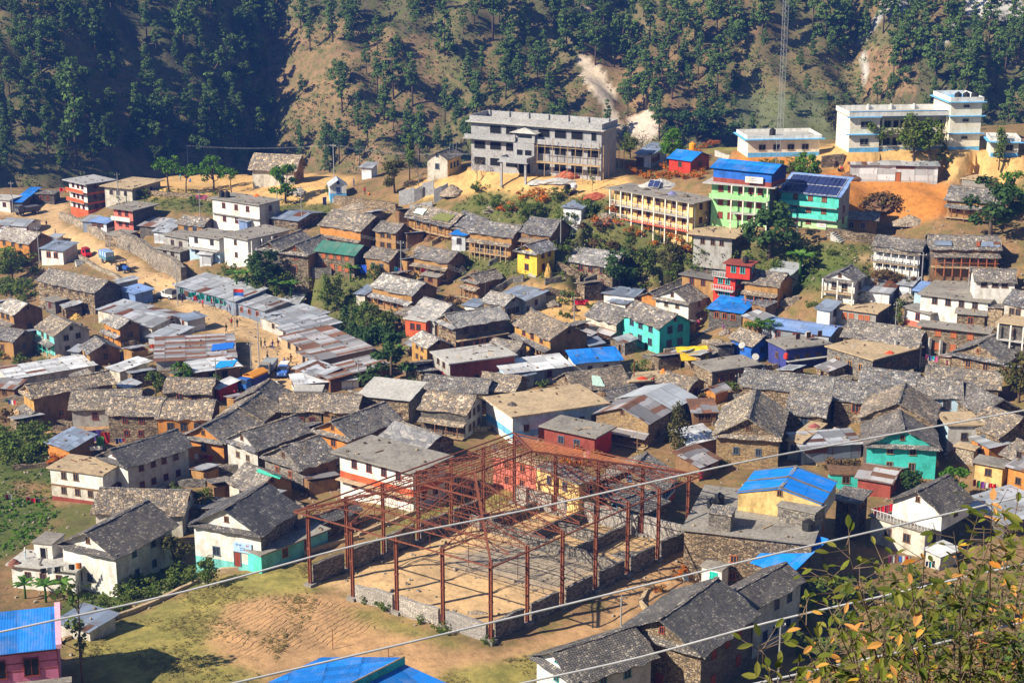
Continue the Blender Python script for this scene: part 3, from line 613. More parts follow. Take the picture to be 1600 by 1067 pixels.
h_('white_house','tall grey-white house with dark scalloped slates in front of the plots',(180,866),(97,847),(268,819),5.4,'white','slate_dark','R',wallR='greywhite',wl=(1,1),wr=(2,2),ov=.7,group=GS)
h_('concrete_house','white flat-roofed house with cluttered roof terrace above banana plants',(117,892),(12,886),(152,874),3.0,'white','conc_light','F',wl=(3,1),wr=(1,1),ov=.5,group=GF,key='terrace')
h_('stone_house','upper stepped slate house next to the parked trucks',(430,628),(372,622),(444,611),2.8,'stone','slate','R',wallR='mud_dark',wl=(1,1),wr=(1,1),pent=False,group=GS)
h_('stone_house','middle stepped slate house with green tarpaulin strip',(409,656),(344,648),(431,634),3.0,'stone','slate_tan','R',wallR='mud_dark',wl=(1,1),wr=(1,1),pent=False,group=GS)
h_('mud_house','lowest stepped slate house with orange gable',(349,690),(288,679),(409,657),3.3,'orange','slate','R',wallR='mud_dark',wl=(1,1),wr=(1,1),group=GS)
h_('stone_house','grey plastered gable house with two brown windows facing the gardens',(402,701),(351,686),(488,676),4.0,'greywhite','slate','R',wallR='darkwall',wl=(2,1),wr=(2,1),rows=1,group=GS)
h_('stone_house','stone gable house with brown side wall beside the white red-trimmed house',(473,731),(411,711),(528,714),3.4,'stone_grey','slate','R',wallR='mud_dark',wl=(2,1),wr=(2,1),group=GS)
h_('mud_house','orange mud gable house with dark slate roof left of the concrete-roofed house',(548,685),(488,671),(632,657),3.3,'orange','slate','R',wallR='mud_dark',wl=(1,1),wr=(2,1),group=GS)
h_('stone_house','stone house in the row with tan slates left of its taller neighbour',(502,642),(439,641),6.0,3.5,'stone','slate_tan','L',wallR='darkwall',wl=(3,1),wr=(0,0),group=GS)
h_('mud_house','mud-walled house with brown slates ending the row by the concrete roof',(556,643),(505,641),6.0,3.3,'mud','slate_tan','L',wallR='mud_dark',wl=(2,1),wr=(0,0),group=GS)
h_('stone_house','low house with green netting along its ridge above the white sign house',(395,768),(343,755),(468,756),2.7,'offwhite','slate','L',wallR='mud',wl=(1,1),wr=(1,1),group=GS,key='greennet')
h_('white_house','whitewashed house with pale blue signboard over its door',(407,833),(300,817),(470,794),4.8,'white','slate_dark','R',wallR='stone_grey',bands=[(.5,'turq')],wl=(2,1),wr=(1,1),door=('L',.36),doorc='wood_red',ov=.6,rows=2,group=GS,key='signhouse') 
h_('stone_house','small slate house behind the turquoise yard wall',(470,826),(455,818),(560,795),2.4,'stone','slate_dark','R',wl=(0,0),wr=(1,1),group=GS,pent=False)
h_('concrete_house','low turquoise outbuilding overgrown by a vine',(408,868),4.5,(512,828),2.3,'tealbright','conc','F',wallR='turq',wl=(0,0),wr=(2,1),ov=.3,group=GF)
h_('white_house','white two-storey house with red lower wall behind the steel hall',(645,737),(527,708),(700,716),5.6,'white','conc','F',bands=[(.3,'white'),(2.2,'white'),(3.1,'orangered')],wl=(4,2),wr=(2,2),wc='wood_red',ov=.9,bal=[('L',2.2,1.0,None,'conc_tan')],group=GF)
h_('stone_house','big grey slate roof right behind the white red-trimmed house',(664,702),(582,684),(728,694),3.0,'stone','slate_big','L',wl=(2,1),wr=(1,1),group=GS,pent=False)
h_('stone_house','stone house with plain white concrete roof in the centre',(638,625),(562,617),(662,606),3.9,'stone','conc_light','S',wallR='darkwall',wl=(4,1),wr=(1,1),tilt=.12,group=GF)
h_('stone_house','dark-gabled slate house with lower pent roof left of the blue-banded house',(727,646),(654,640),(763,627),4.0,'darkwall','slate_tan','L',wallR='grey',porch=('L',2.7,1.2,4,'slate_tan','wood'),wl=(2,1),wr=(3,2),group=GS)
h_('stone_house','narrow slate roof strip behind the dark-gabled house',(757,614),(660,606),5.0,2.6,'stone','slate','L',wl=(0,0),wr=(0,0),group=GS)
h_('stone_house','orange-tan slate roof next to the tan concrete roof',(803,612),(747,606),6.0,2.6,'stone','slate_tan','L',wl=(0,0),wr=(0,0),group=GS)
h_('concrete_house','long house with tan concrete roof and blue-banded white end wall',(801,652),(761,622),(948,630),4.2,'white','conc_tan','F',wallR='lightblue',bands=[(1.0,'white'),(2.0,'skyblue')],wl=(0,0),wr=(6,1),wc='wood',door=('R',.3),rows=1,ov=.35,group=GF,key='tanroof')
h_('concrete_house','dark concrete-roofed house with red side wall by the tan roof',(929,683),(843,670),(971,672),3.6,'brownred','conc','F',wallR='red',wl=(2,1),wr=(0,0),ov=.6,group=GF)
h_('stone_house','ochre stone gable house with rust-striped tin roof',(1013,660),(931,645),(1047,641),3.8,'stone_ochre','tin_rust','R',wallR='stone',pitch=.36,porch=('L',2.2,1.4,4,'tin_rust','wood'),wl=(3,1),wr=(1,1),group=GS)
h_('stone_house','house under a new silver tin roof in the centre right',(1047,638),(967,622),(1091,622),3.2,'stone','tin_new','R',pitch=.3,wl=(0,0),wr=(2,1),group=GS)
h_('stone_house','small slate gable roof behind the silver tin roof',(1074,608),(1030,597),(1100,598),2.7,'stone','slate_tan','L',wallR='mud_dark',wl=(1,1),wr=(1,1),group=GS)
h_('concrete_house','grey house with bright blue tin roof in the middle of the village',(899,567),3.5,(970,561),2.8,'white','tin_blue','S',wallR='greywhite',wl=(0,0),wr=(2,1),low='R',tilt=.25,cat='house')
h_('tin_shed','long pale tin roof left of the blue-roofed grey house',(792,583),(772,570),(892,572),2.6,'lightblue','tin_white','S',wallR='tin_bluegrey',wl=(0,0),wr=(2,1),pane='void',cat='shed',low='R',tilt=.1)
h_('tin_shed','low bluish tin roof in front of the long pale tin roof',(782,595),(764,586),(836,589),1.9,'tin','tin_bluegrey','S',wl=(0,0),wr=(0,0),cat='shed',tilt=.07)
h_('stone_house','slate roof with pale cloth hanging over it behind the tan roof',(900,610),(868,592),(985,598),2.6,'stone','slate_tan','R',wl=(0,0),wr=(0,0),pent=False,group=GS,key='clothslate')
h_('stone_house','dark small slate roof just behind the tan concrete roof',(950,625),(938,614),(990,612),2.3,'stone','slate','R',wl=(0,0),wr=(0,0),pent=False,group=GS)
h_('concrete_house','flat tan roof with red bundles drying on it',(985,597),(978,586),(1040,590),2.5,'wood_grey','conc_tan','F',wl=(0,0),wr=(2,1),group=GF,key='redbundle')
h_('concrete_house','unfinished grey flat roof with standing rebar and a red ground floor',(703,569),(669,552),(808,558),4.2,'grey','conc_light','F',wallR='brownred',bands=[(2.1,'brownred')],wl=(2,2),wr=(4,1),pane='void',ov=.4,group=GF,key='rebar')
h_('mud_house','narrow ochre house beside the unfinished flat roof',(667,543),(645,530),(702,537),3.6,'ochre','slate_light','L',wallR='mud',wl=(2,2),wr=(1,1),group=GS,rows=2)
h_('stone_house','large two-storey stone house with broad plain slates in the centre',(712,511),(678,500),(797,500),4.8,'stone','slate_big','R',wallR='darkwall',wl=(2,2),wr=(4,2),bal=[('R',2.5,.9,None,'conc_tan')],group=GS)
h_('stone_house','wide grey slate roof behind the large two-storey stone house',(679,500),(643,488),(727,486),3.0,'grey','slate_big','L',wl=(1,1),wr=(1,1),group=GS)
h_('concrete_house','small bright orange-red house in front of the wide grey slate roof',(665,503),(633,498),4.0,2.9,'orangered','conc_light','F',wl=(2,1),wr=(1,1),wc='wood_red',ov=.3)
h_('stone_house','small slate house with pale roof above the large stone house',(789,477),(754,470),(818,470),3.2,'stone','slate_light','L',wallR='grey',wl=(1,1),wr=(3,1),group=GS)
h_('tin_shed','long grey tin shed next to the yellow house yard',(822,469),(786,459),(846,458),2.4,'greywhite','tin_bluegrey','S',wl=(1,1),wr=(1,1),cat='shed',tilt=.1)
h_('tin_shed','tiny white box shed behind the large stone house',(744,479),(729,475),(754,472),2.0,'white','tin_bluegrey','S',wl=(0,0),wr=(0,0),cat='shed',tilt=.1)
h_('mud_house','long mud house with veranda and white patch on its slate roof',(643,461),(581,447),(683,451),3.9,'mud','slate_light','L',wallR='mud_dark',porch=('L',2.7,1.3,6,'slate_light','wood'),wl=(4,1),wr=(1,1),group=GS)
h_('tin_shed','small blue-grey roofed hut at the end of the long mud house',(570,460),(559,457),(584,452),2.1,'offwhite','tin_bluegrey','S',wallR='mud_dark',wl=(0,0),wr=(0,0),cat='shed')
h_('mud_house','mud house with red laundry on its veranda below the blue kiosk',(699,410),(648,401),(725,401),3.4,'mud','slate','L',wallR='mud_dark',porch=('L',2.4,1.2,5,'slate_tan','wood'),wl=(3,1),wr=(1,1),group=GS)
h_('mud_house','small mud gable house left of the yellow house lane',(748,441),(720,436),(788,434),3.2,'mud','slate','R',wallR='mud_dark',porch=('L',2.2,1.2,4,'slate_tan','wood'),wl=(2,1),wr=(1,1),group=GS)
h_('stone_shed','small open shelter with grey plank roof on the slope',(683,433),(664,428),(694,426),1.9,'mud_dark','wood_grey','S',wl=(1,1),wr=(0,0),pane='void',cat='shelter')
h_('yellow_house','bright yellow two-storey house with slate roof',(839,395),(808,390),(868,387),4.4,'yellow','slate_light','R',wl=(1,2),wr=(2,2),wc='wood_red',ov=.6,key='yellow')
h_('stone_house','tall rough stone house half hidden by dark trees',(957,417),(890,408),7.0,4.9,'stone','slate_light','L',wallR='darkwall',wl=(3,2),wr=(1,1),door=('L',.62),group=GS)
h_('tin_shed','upper of two dark tin-roofed white sheds near the dirt yard',(991,463),(943,458),(1006,455),2.5,'white','tin_bluegrey','S',wallR='grey',wl=(0,0),wr=(1,1),cat='shed',tilt=.06)
h_('tin_shed','lower of two dark tin-roofed white sheds near the dirt yard',(977,475),(955,470),(993,465),2.1,'white','tin_bluegrey','S',wallR='grey',wl=(0,0),wr=(0,0),cat='shed',tilt=.06)
h_('stone_house','cream stone house with grey slates left of the turquoise house',(963,506),(916,492),6.5,3.2,'offwhite','slate','L',wallR='darkwall',wl=(3,1),wr=(1,1),porch=('L',1.9,1.5,3,'tin_rust','wood'),group=GS)
h_('turquoise_house','turquoise two-storey house with grey slate roof',(1031,511),(970,491),(1081,503),4.7,'tealbright','slate','L',wallR='teal',wl=(3,2),wr=(2,2),ov=.55,door=('L',.75),group=GS,key='teal')
h_('white_house','white-fronted gable house with speckled slates behind the turquoise house',(1076,473),(1024,464),(1127,455),4.6,'white','slate','R',wallR='greywhite',wl=(2,2),wr=(2,2),group=GS)
h_('mud_house','low orange mud house with long slate roof behind the white-fronted house',(1030,466),(1007,460),(1075,440),2.4,'orange','slate','R',wl=(0,0),wr=(0,0),pent=False,group=GS)
h_('stone_house','barn-like slate house with two dormers of veranda above the tin box',(896,545),(808,515),(915,530),4.0,'mud','slate_light','L',wallR='mud_dark',porch=('L',2.6,1.3,6,'slate','wood'),wl=(2,1),wr=(2,1),group=GS) if False else None
h_('mud_house','long veranda house with mottled slates and brown gable above the tin roofs',(860,531),(806,506),(916,521),4.2,'ochre','slate_tan','L',wallR='mud_dark',porch=('L',2.7,1.2,6,'slate','wood_tan'),wl=(3,2),wr=(3,1),group=GS,key='vhouse')
h_('tin_shed','grey tin hut against the brown gable of the long veranda house',(923,540),(909,531),(943,540),2.2,'tin_bluegrey','tin_bluegrey','S',wl=(0,0),wr=(1,1),cat='shed')
h_('mud_house','slate-roofed mud hut below the unfinished flat roof edge',(805,549),(770,541),(812,538),2.2,'offwhite','slate','L',wallR='grey',wl=(0,0),wr=(1,1),group=GS)
h_('concrete_house','dark flat-roofed house with cloth-covered edge above the red house',(1115,437),(1066,429),6.0,2.4,'mud','conc_dark','F',wallR='darkwall',wl=(2,1),wr=(0,0),ov=.5,group=GF)
H_=h_('red_house','red house with turquoise railings and roof room',(1149,435),(1113,431),(1166,431),4.2,'red','conc','F',wallR='brownred',wl=(2,2),wr=(1,2),wc='c:.1,.5,.45',bal=[('L',2.0,.9,'bars','conc_light'),('L',4.24,.5,'bars','conc_light')],ov=.4,key='redhouse')
h_('red_house','',(1172,416),(1133,413),(1186,411),2.4,'red','brownred','F',into=H_.root,base=H_.z,wallR='brownred',wl=(2,1),wr=(1,1),wc='c:.1,.5,.45')
h_('mud_house','mud house with carved veranda right of the red house',(1215,448),(1165,440),(1235,436),3.8,'mud','slate_tan','L',wallR='orange',porch=('L',2.5,1.2,4,'slate_tan','wood_orange'),wl=(2,1),wr=(1,1),group=GS)
h_('tin_shed','shiny tin roof behind the carved-veranda house',(1229,433),(1202,427),(1242,419),2.6,'greywhite','tin_new','S',wl=(0,0),wr=(0,0),cat='shed',tilt=.12)
h_('shelter','open shelter with blue tin roof next to the white-fronted house',(1159,489),(1111,480),(1174,476),2.5,'darkwall','tin_blue','S',wl=(3,1),wr=(1,1),pane='void',cat='shelter',tilt=.18)
h_('concrete_house','long low building under a wide blue tin roof',(1295,524),(1189,510),(1320,511),2.7,'tin','tin_paleblue','L',pitch=.2,wl=(3,1),wr=(0,0),cat='house',key='bluelong')
h_('white_house','small bright white hut beside the tan flat roof',(1297,485),(1277,482),(1312,477),2.5,'white','tin_bluegrey','S',wl=(0,0),wr=(1,1),cat='hut')
h_('concrete_house','tan flat-roofed house with orange doors on the right slope',(1369,490),(1307,482),(1390,478),2.9,'grey','conc_tan','F',wallR='darkwall',wl=(4,1),wr=(0,0),wc='wood_orange',pane='wood_orange',group=GF)
h_('white_house','white gable house with open porch on the right slope',(1336,440),(1288,434),(1353,431),3.1,'white','slate','R',wallR='grey',wl=(2,1),wr=(1,1),bal=[('L',1.0,1.0,'slat','wood_tan',3)],group=GS)
h_('white_house','white veranda house with grey slates below the solar-roofed building',(1438,392),(1366,383),(1453,384),4.5,'white','slate','L',wallR='darkwall',porch=('L',4.1,1.0,6,'slate_tan','white'),bal=[('L',2.1,1.0,'bars','wood_grey')],wl=(5,2),wr=(1,1),wc='c:.5,.55,.6',group=GS)
h_('mud_house','wooden veranda house with half tin half slate roof on the right',(1561,390),(1456,388),6.0,3.5,'mud_dark','slate','L',wallR='darkwall',porch=('L',2.8,1.3,8,'slate_tan','wood_orange'),wl=(6,1),wr=(1,1),group=GS,key='halftin')
h_('mud_house','ochre-walled slate house behind the big dark tree',(1560,318),(1480,311),7.0,3.6,'mud','slate','L',wallR='mud_dark',porch=('L',2.8,1.3,4,'slate','wood'),wl=(3,1),wr=(1,1),group=GS)
h_('stone_shed','tan flat-topped plank shed above the ochre-walled slate house',(1540,284),(1505,279),(1553,275),2.0,'wood_grey','conc_tan','F',wl=(0,0),wr=(0,0),cat='shed',ov=.2)
h_('tin_shed','shed clad in white tin sheets on the right slope',(1390,458),(1342,453),(1406,447),2.9,'tin_white','tin_patch','S',wallR='tin_bluegrey',wl=(0,0),wr=(0,0),cat='shed',tilt=.12)
h_('tin_shed','tiny grey tin hut beside the white-clad shed',(1424,446),(1407,443),(1431,438),2.1,'tin_white','tin','S',wl=(0,0),wr=(0,0),cat='shed')
h_('tin_shed','tiny pale-blue tin hut beside the dark wide concrete roof',(1447,456),(1430,453),(1456,448),2.3,'lightblue','tin_paleblue','S',wl=(0,0),wr=(0,0),cat='shed')
h_('concrete_house','wide dark concrete-roofed house with blue end wall on the right',(1544,473),(1438,461),(1577,447),2.2,'white','conc','F',wallR='blue',wl=(4,1),wr=(2,1),ov=.5,group=GF)
h_('concrete_house','white house with red roof edge and pink base on the right',(1454,491),(1414,481),9.0,2.6,'white','conc','F',bands=[(.8,'coral')],wl=(1,1),wr=(1,1),wc='wood_red',ov=.5,group=GF)
h_('stone_house','small square stone block roofed in concrete above the big stone house',(1539,493),(1495,492),(1554,484),2.7,'stone','conc','F',wl=(1,1),wr=(0,0),ov=.4,group=GF)
h_('stone_house','big stone house with orange-shuttered windows on the right',(1542,520),(1439,510),(1553,515),4.6,'stone','conc','F',wallR='darkwall',wl=(3,2),wr=(1,1),wc='wood_orange',pane='wood_orange',ov=.7,group=GF)
h_('stone_house','dark wavy slate roof left of the big stone house',(1432,541),(1318,525),7.0,3.0,'stone','slate','L',wl=(3,1),wr=(1,1),group=GS)
h_('stone_house','tan flat-roofed stone house with ochre-framed windows',(1364,563),(1286,544),(1450,546),3.9,'stone_grey','conc_tan','F',wallR='darkwall',wl=(3,1),wr=(2,1),wc='c:.45,.24,.08',ov=.35,rows=1,group=GF,key='tanstone')
h_('stone_house','stone gable house with ochre window frame at the right edge',(1568,565),(1487,551),(1604,545),3.2,'stone','slate','R',wallR='darkwall',wl=(2,1),wr=(1,1),wc='c:.45,.2,.08',group=GS)
h_('concrete_house','tan flat roof on white columns at the right edge',(1622,512),(1562,504),6.0,3.0,'darkwall','conc_tan','F',bal=[('L',.6,.9,None,'conc_light',4,(0,1),'white')],wl=(2,1),wr=(0,0),group=GF)
h_('stone_house','slate roof cut by the right edge above the columned house',(1602,480),(1570,474),6.0,2.8,'greywhite','slate','L',wl=(2,1),wr=(0,0),group=GS)
h_('slate_hut','low slate roof with blue tarpaulin edge below the wooden veranda house',(1586,440),(1524,438),5.0,1.8,'white','slate','L',wl=(3,1),wr=(1,1),group=GS)
h_('blue_house','blue-walled gable house with mottled slates',(1176,538),(1141,527),(1211,533),3.0,'blue','slate_tan','L',wl=(1,1),wr=(1,1),wc='c:.03,.08,.3',ov=.6,group=GS)
h_('blue_house','dark blue house under a flat grey roof',(1229,546),(1204,531),(1292,536),3.6,'navy','conc','F',wallR='navy',wl=(1,1),wr=(3,2),bal=[('R',1.8,.8,None,'conc_light')],ov=.4,group=GF,key='navy')
h_('stone_house','stone house with flat grey roof and satellite dish in front of the blue houses',(1113,581),(1080,568),(1191,572),3.0,'stone','conc','F',wallR='darkwall',wl=(0,0),wr=(4,1),ov=.4,group=GF,key='dishroof')
h_('stone_house','large stone gable house with brown slates and ochre ground floor',(1217,684),(1119,679),(1233,641),4.8,'stone_ochre','slate_tan','R',wallR='stone',wl=(2,1),wr=(2,1),pitch=.62,ov=.6,rows=1,group=GS,gable='stone')
h_('stone_house','slate roof facing front right of the large stone gable house',(1286,650),(1230,643),7.5,2.8,'stone','slate','L',wl=(1,1),wr=(1,1),group=GS)
h_('stone_house','long slate roof behind the large stone gable house',(1302,618),(1160,603),6.5,2.8,'stone','slate','L',wl=(0,0),wr=(0,0),group=GS)
h_('stone_house','mottled slate roof with cobwebbed ridge right of the long slate roof',(1402,634),(1304,624),7.0,2.8,'stone','slate','L',wl=(2,1),wr=(1,1),group=GS)
h_('stone_house','dark slate strip below the tan flat-roofed stone house',(1428,606),(1345,596),5.5,2.6,'stone','slate','L',wl=(0,0),wr=(0,0),group=GS)
h_('stone_house','mottled slate strip below the ochre-framed gable house',(1560,608),(1446,596),6.0,2.6,'stone','slate_tan','L',wl=(0,0),wr=(0,0),group=GS)
h_('white_house','blue-white walled house with broken slates among the right-hand roofs',(1500,622),(1437,618),6.5,2.9,'lightblue','slate','L',wl=(2,1),wr=(0,0),group=GS)
h_('stone_house','tilted slate roof with pink garment near the right edge',(1532,645),(1508,616),(1573,628),3.0,'stone','slate','L',wl=(0,0),wr=(1,1),group=GS)
h_('stone_house','big slate roof rising to the right edge above the laundry yard',(1562,682),(1528,661),(1606,660),3.0,'stone','slate_tan','L',wl=(1,1),wr=(1,1),group=GS)
h_('stone_house','slate roof end cut by the right edge below the laundry yard',(1584,716),(1568,709),(1630,704),3.0,'stone','slate_tan','L',wl=(0,0),wr=(1,1),group=GS)
h_('concrete_house','grey flat terraces between the large gable house and the teal gable',(1252,692),(1228,691),(1300,666),2.7,'grey','conc_tan','F',wl=(1,1),wr=(0,0),ov=.3,group=GF,key='greyterr')
h_('tin_shed','long bluish tin shed with patched roof above the brush-topped wall',(1253,699),4.5,(1346,692),2.5,'tin_bluegrey','tin_patch','S',wallR='tin_bluegrey',wl=(0,0),wr=(0,0),cat='shed',low='R',tilt=.1)
h_('tin_shed','rust-striped tin lean-to left of the large stone gable house',(1093,729),4.0,(1123,716),2.2,'mud_dark','tin_rust','S',wl=(0,0),wr=(1,1),pane='void',cat='shed',low='R',tilt=.25)
h_('tin_shed','white patched tin lean-to above the rust-striped lean-to',(1075,693),3.5,(1120,683),2.4,'mud_dark','tin_white','S',wl=(0,0),wr=(0,0),cat='shed',low='R',tilt=.2)
h_('tin_shed','rust-brown tin porch roof beside the dark slender tree',(1084,644),3.5,(1119,643),2.3,'mud_dark','tin_rust','S',wl=(0,0),wr=(2,1),pane='void',cat='shed',low='R',tilt=.2)
h_('mud_house','tiny orange gable hut with rust tin roof behind the rust-brown porch',(1118,613),(1098,609),(1141,607),2.0,'orange','tin_rust','R',wl=(0,0),wr=(0,0),pitch=.5,cat='hut')
h_('teal_house','teal gable house with large brown slate roof',(1464,698),(1355,691),(1449,661),4.5,'teal','slate','R',wallR='darkwall',wl=(2,2),wr=(1,1),pitch=.5,ov=.6,group=GS,wc='wood')
h_('stone_house','broad gabled slate roof behind the teal house',(1459,662),(1345,651),9.0,4.2,'stone','slate_tan','R',wl=(1,1),wr=(1,1),pent=False,group=GS)
h_('white_house','pale house with tan flat roof, bright laundry along its edge',(1482,665),(1474,646),(1530,660),3.6,'lightblue','conc_tan','F',wallR='greywhite',wl=(0,0),wr=(1,1),ov=.3,group=GF,key='tanlaundry')
h_('tin_shed','orange shed under a small tin roof with clothes in front',(1546,699),(1531,682),(1564,690),2.3,'orange','tin','S',wl=(1,1),wr=(0,0),pane='void',cat='shed',tilt=.1)
h_('stone_shed','small stone store with flat top below the bright laundry',(1522,703),(1494,697),(1527,699),2.2,'cobble','conc_tan','F',wl=(0,0),wr=(0,0),cat='shed',ov=.3)
# --- front right
B_=h_('stone_house','large stone building with broad roof terrace and yellow blue-roofed roof room',(1268,850),(1068,830),(1300,782),6.4,'stone','conc','F',wallR='darkwall',wl=(4,2),wr=(5,2),ov=.35,deep=5,group=GF,key='terr')
Y_=h_('x','',(1283,788),(1154,769),(1306,752),2.3,'paleyellow','tarp','R',pitch=.24,into=B_.root,base=B_.z,wallR='grey',wl=(0,0),wr=(0,0),ov=.15,cap='conc')
for f in (.02,.5,.98):
    b=MB(); W2,L2=Y_.W,Y_.L; x=-W2/2+W2*f; k2=.24
    for sg in (-1,1): slab(b,(x-.22,sg*(L2/2+.1),Y_.h+.09-.024),(x+.22,sg*(L2/2+.1),Y_.h+.09-.024),(x+.22,0,Y_.h+k2*L2/2+.2),(x-.22,0,Y_.h+k2*L2/2+.2),.06,'conc_dark',1,6,.02,random.Random(3),.04)
    Y_.P(b.build('roof_strip'))
h_('x','',(1142,806),(1107,803),(1153,795),2.0,'stone_grey','slate','F',into=B_.root,base=B_.z,wl=(0,0),wr=(0,0),ov=.15)
h_('x','',(1273,803),(1217,789),(1284,790),1.9,'stone_grey','conc','F',into=B_.root,base=B_.z,wl=(0,0),wr=(0,0),ov=.15)
h_('shelter','hut under a blue tarpaulin weighed down by stones',(1232,896),(1192,872),(1262,862),4.2,'stone','tarp','S',wallR='darkwall',wl=(0,0),wr=(0,0),cat='hut',tilt=.3,key='tarphut',deep=5)
h_('stone_house','large dark slate house with stone gable and red window at the lower right',(1096,1017),(975,980),(1172,955),6.2,'stone','slate_dark','R',wallR='darkwall',wl=(1,1),wr=(3,2),wc='wood_red',pane='wood_red',ov=.8,pent=True,deep=6,group=GS,rows=2)
h_('white_house','white house with scalloped dark slates at the bottom edge',(902,1063),(824,1027),(1032,1033),5.0,'white','slate_dark','R',wallR='greywhite',wl=(1,2),wr=(2,2),wc='c:.08,.3,.3',ov=.7,deep=5,group=GS)
h_('white_house','tall whitewashed house behind the large dark slate house',(1178,948),(1128,926),(1241,903),6.0,'stone','slate_dark','R',wallR='greywhite',wl=(0,0),wr=(3,2),wc='c:.1,.12,.25',ov=.6,pent=False,deep=6,group=GS)
h_('white_house','small white hut with turquoise door below the terrace building',(1128,892),(1096,885),(1140,884),2.2,'white','conc','F',wl=(0,0),wr=(0,0),door=('L',.4),wc='c:.02,.5,.4',doorc='c:.02,.5,.4',cat='hut',ov=.2,key='tealdoor')
W_=h_('white_house','white house with balustraded balcony and red laundry at the right',(1446,832),(1358,808),(1479,820),3.4,'offwhite','conc','F',wallR='greywhite',wl=(2,1),wr=(1,1),ov=.3,deep=4,bal=[('L',3.62,.25,'bars','conc',0),('R',3.62,.25,'bars','conc',0)],key='balc')
h_('x','',(1472,802),(1396,780),(1515,778),2.3,'white','slate_dark','R',into=W_.root,base=W_.z,wl=(0,0),wr=(1,1),pitch=.6,ov=.5,pent=False)
h_('stone_house','dark brown-roofed house in deep shade beside the blue-roofed terrace',(1340,786),(1304,783),(1367,771),5.0,'darkwall','slate','F',wallR='darkwall',wl=(1,2),wr=(2,2),ov=.5,deep=5,group=GF)
h_('tin_shed','rusty tin roof below the teal house',(1392,754),(1338,748),(1424,732),2.3,'brownred','tin_rust','L',pitch=.25,wl=(0,0),wr=(1,1),cat='shed')
h_('brush_store','teal yard wall shed topped with dry brush',(1345,743),(1297,741),3.0,2.0,'teal','brush','F',wl=(1,1),wr=(0,0),pane='void',cat='shed',ov=.2,key='brushwall')
h_('yellow_house','small flat yellow building near the right edge with cloth in front',(1567,730),(1523,723),(1580,722),2.7,'paleyellow','conc','F',wl=(1,1),wr=(0,0),ov=.4)
h_('orange_house','orange building with a red shirt in its opening at the right edge',(1625,742),(1576,728),5.0,3.6,'orange','tin_rust','S',wl=(2,2),wr=(0,0),pane='void',cat='house')
h_('tin_shed','sagging grey tin roofs in front of the orange building',(1570,818),(1515,780),(1630,792),2.2,'darkwall','tin','S',wl=(0,0),wr=(0,0),cat='shed',tilt=.08)
h_('tin_shed','small tin lean-to beside the balustraded white house',(1470,868),(1452,856),(1490,858),2.0,'greywhite','tin_white','S',wl=(0,0),wr=(0,0),cat='shed',tilt=.1)
# --- hall neighbours seen through the steel frame
h_('yellow_house','yellow house with coral wall behind the steel hall frame',(905,758),(846,728),(925,745),5.0,'paleyellow','conc','F',wallR='paleyellow',wl=(2,2),wr=(1,2),wc='c:.1,.12,.2',ov=.2,group=GF,key='yhall')
h_('coral_house','coral painted house wall left of the yellow house behind the steel hall',(838,727),(770,712),(850,722),4.4,'coral','conc_tan','F',wl=(2,2),wr=(0,0),ov=.3,group=GF,key='coralh')
h_('stone_house','dark slate house right of the yellow house behind the steel hall',(1032,766),(934,753),(1060,741),3.2,'stone','slate','R',wallR='white',bands=[(.8,'orangered')],wl=(1,1),wr=(4,1),wc='c:.12,.2,.35',ov=.6,group=GS)
h_('stone_house','stone house with patched low roof next to the hall partition walls',(1008,802),(940,775),(1040,790),2.6,'stone','slate','S',wl=(2,1),wr=(1,1),wc='c:.05,.25,.4',tilt=.12,group=GS)
h_('stone_house','plain stone shed under a tan roof beside the terrace building',(1108,840),(1070,833),(1115,826),2.2,'cobble','conc_tan','F',wl=(0,0),wr=(0,0),cat='shed',ov=.2)
# --- upper slope, left to right
h_('white_house','pale old house with weathered plank roof on the yellow field',(459,264),(394,261),(474,257),3.5,'offwhite','slate_tan','L',wallR='mud',wl=(0,0),wr=(1,1),door=('L',.3),doorc='skyblue',pitch=.85,ov=.8,cap=False)
h_('shrine','small blue and white shrine hut with curved tin roof',(541,290),(516,292),(546,284),2.5,'white','tin_new','R',bands=[(.9,'skyblue')],wl=(1,1),wr=(0,0),wc='c:.1,.2,.6',pitch=.7,ov=.4,cat='shrine')
h_('concrete_house','white two-storey flat-roofed house with black water tanks',(405,321),(333,310),(435,313),5.6,'white','conc','F',wallR='offwhite',wl=(3,2),wr=(1,2),wc='wood_red',ov=.5,bal=[('L',2.7,.5,None,'conc')],group=GF,key='tankhouse')
h_('tin_shed','low grey tin roof right of the white two-storey house',(465,345),(430,340),(500,332),2.2,'stone','tin_bluegrey','L',pitch=.16,wl=(0,0),wr=(1,1),cat='shed')
h_('white_house','whitewashed house with balcony and blue wall, left half of the pair',(342,374),(295,367),6.0,4.7,'white','conc','F',wl=(3,2),wr=(0,0),bal=[('L',2.3,.9,'bars','conc_light')],bands=[(1.9,'lightblue')],ov=.5,group=GF)
h_('white_house','whitewashed house with red washing on its open corner, right half of the pair',(387,375),(347,368),(454,361),5.0,'white','conc','F',wl=(1,2),wr=(2,2),bal=[('R',2.4,1.2,'bars','conc_light',3,(0,.5),'white',4.9)],ov=.6,group=GF,key='washhouse')
h_('tin_shed','pale blue tin box standing on the slope above the whitewashed pair',(386,346),(370,344),(412,342),2.4,'tin_paleblue','tin','S',wl=(0,0),wr=(0,0),cat='shed',tilt=.05)
h_('stone_house','small slate house left of the white two-storey house',(316,354),(280,349),(334,347),2.7,'mud','slate','L',wallR='darkwall',wl=(2,1),wr=(0,0),group=GS)
h_('tin_shed','rusty striped tin roof below the yellow field edge',(247,355),(222,351),(263,346),2.0,'darkwall','tin_rust','S',wl=(0,0),wr=(0,0),cat='shed',tilt=.1)
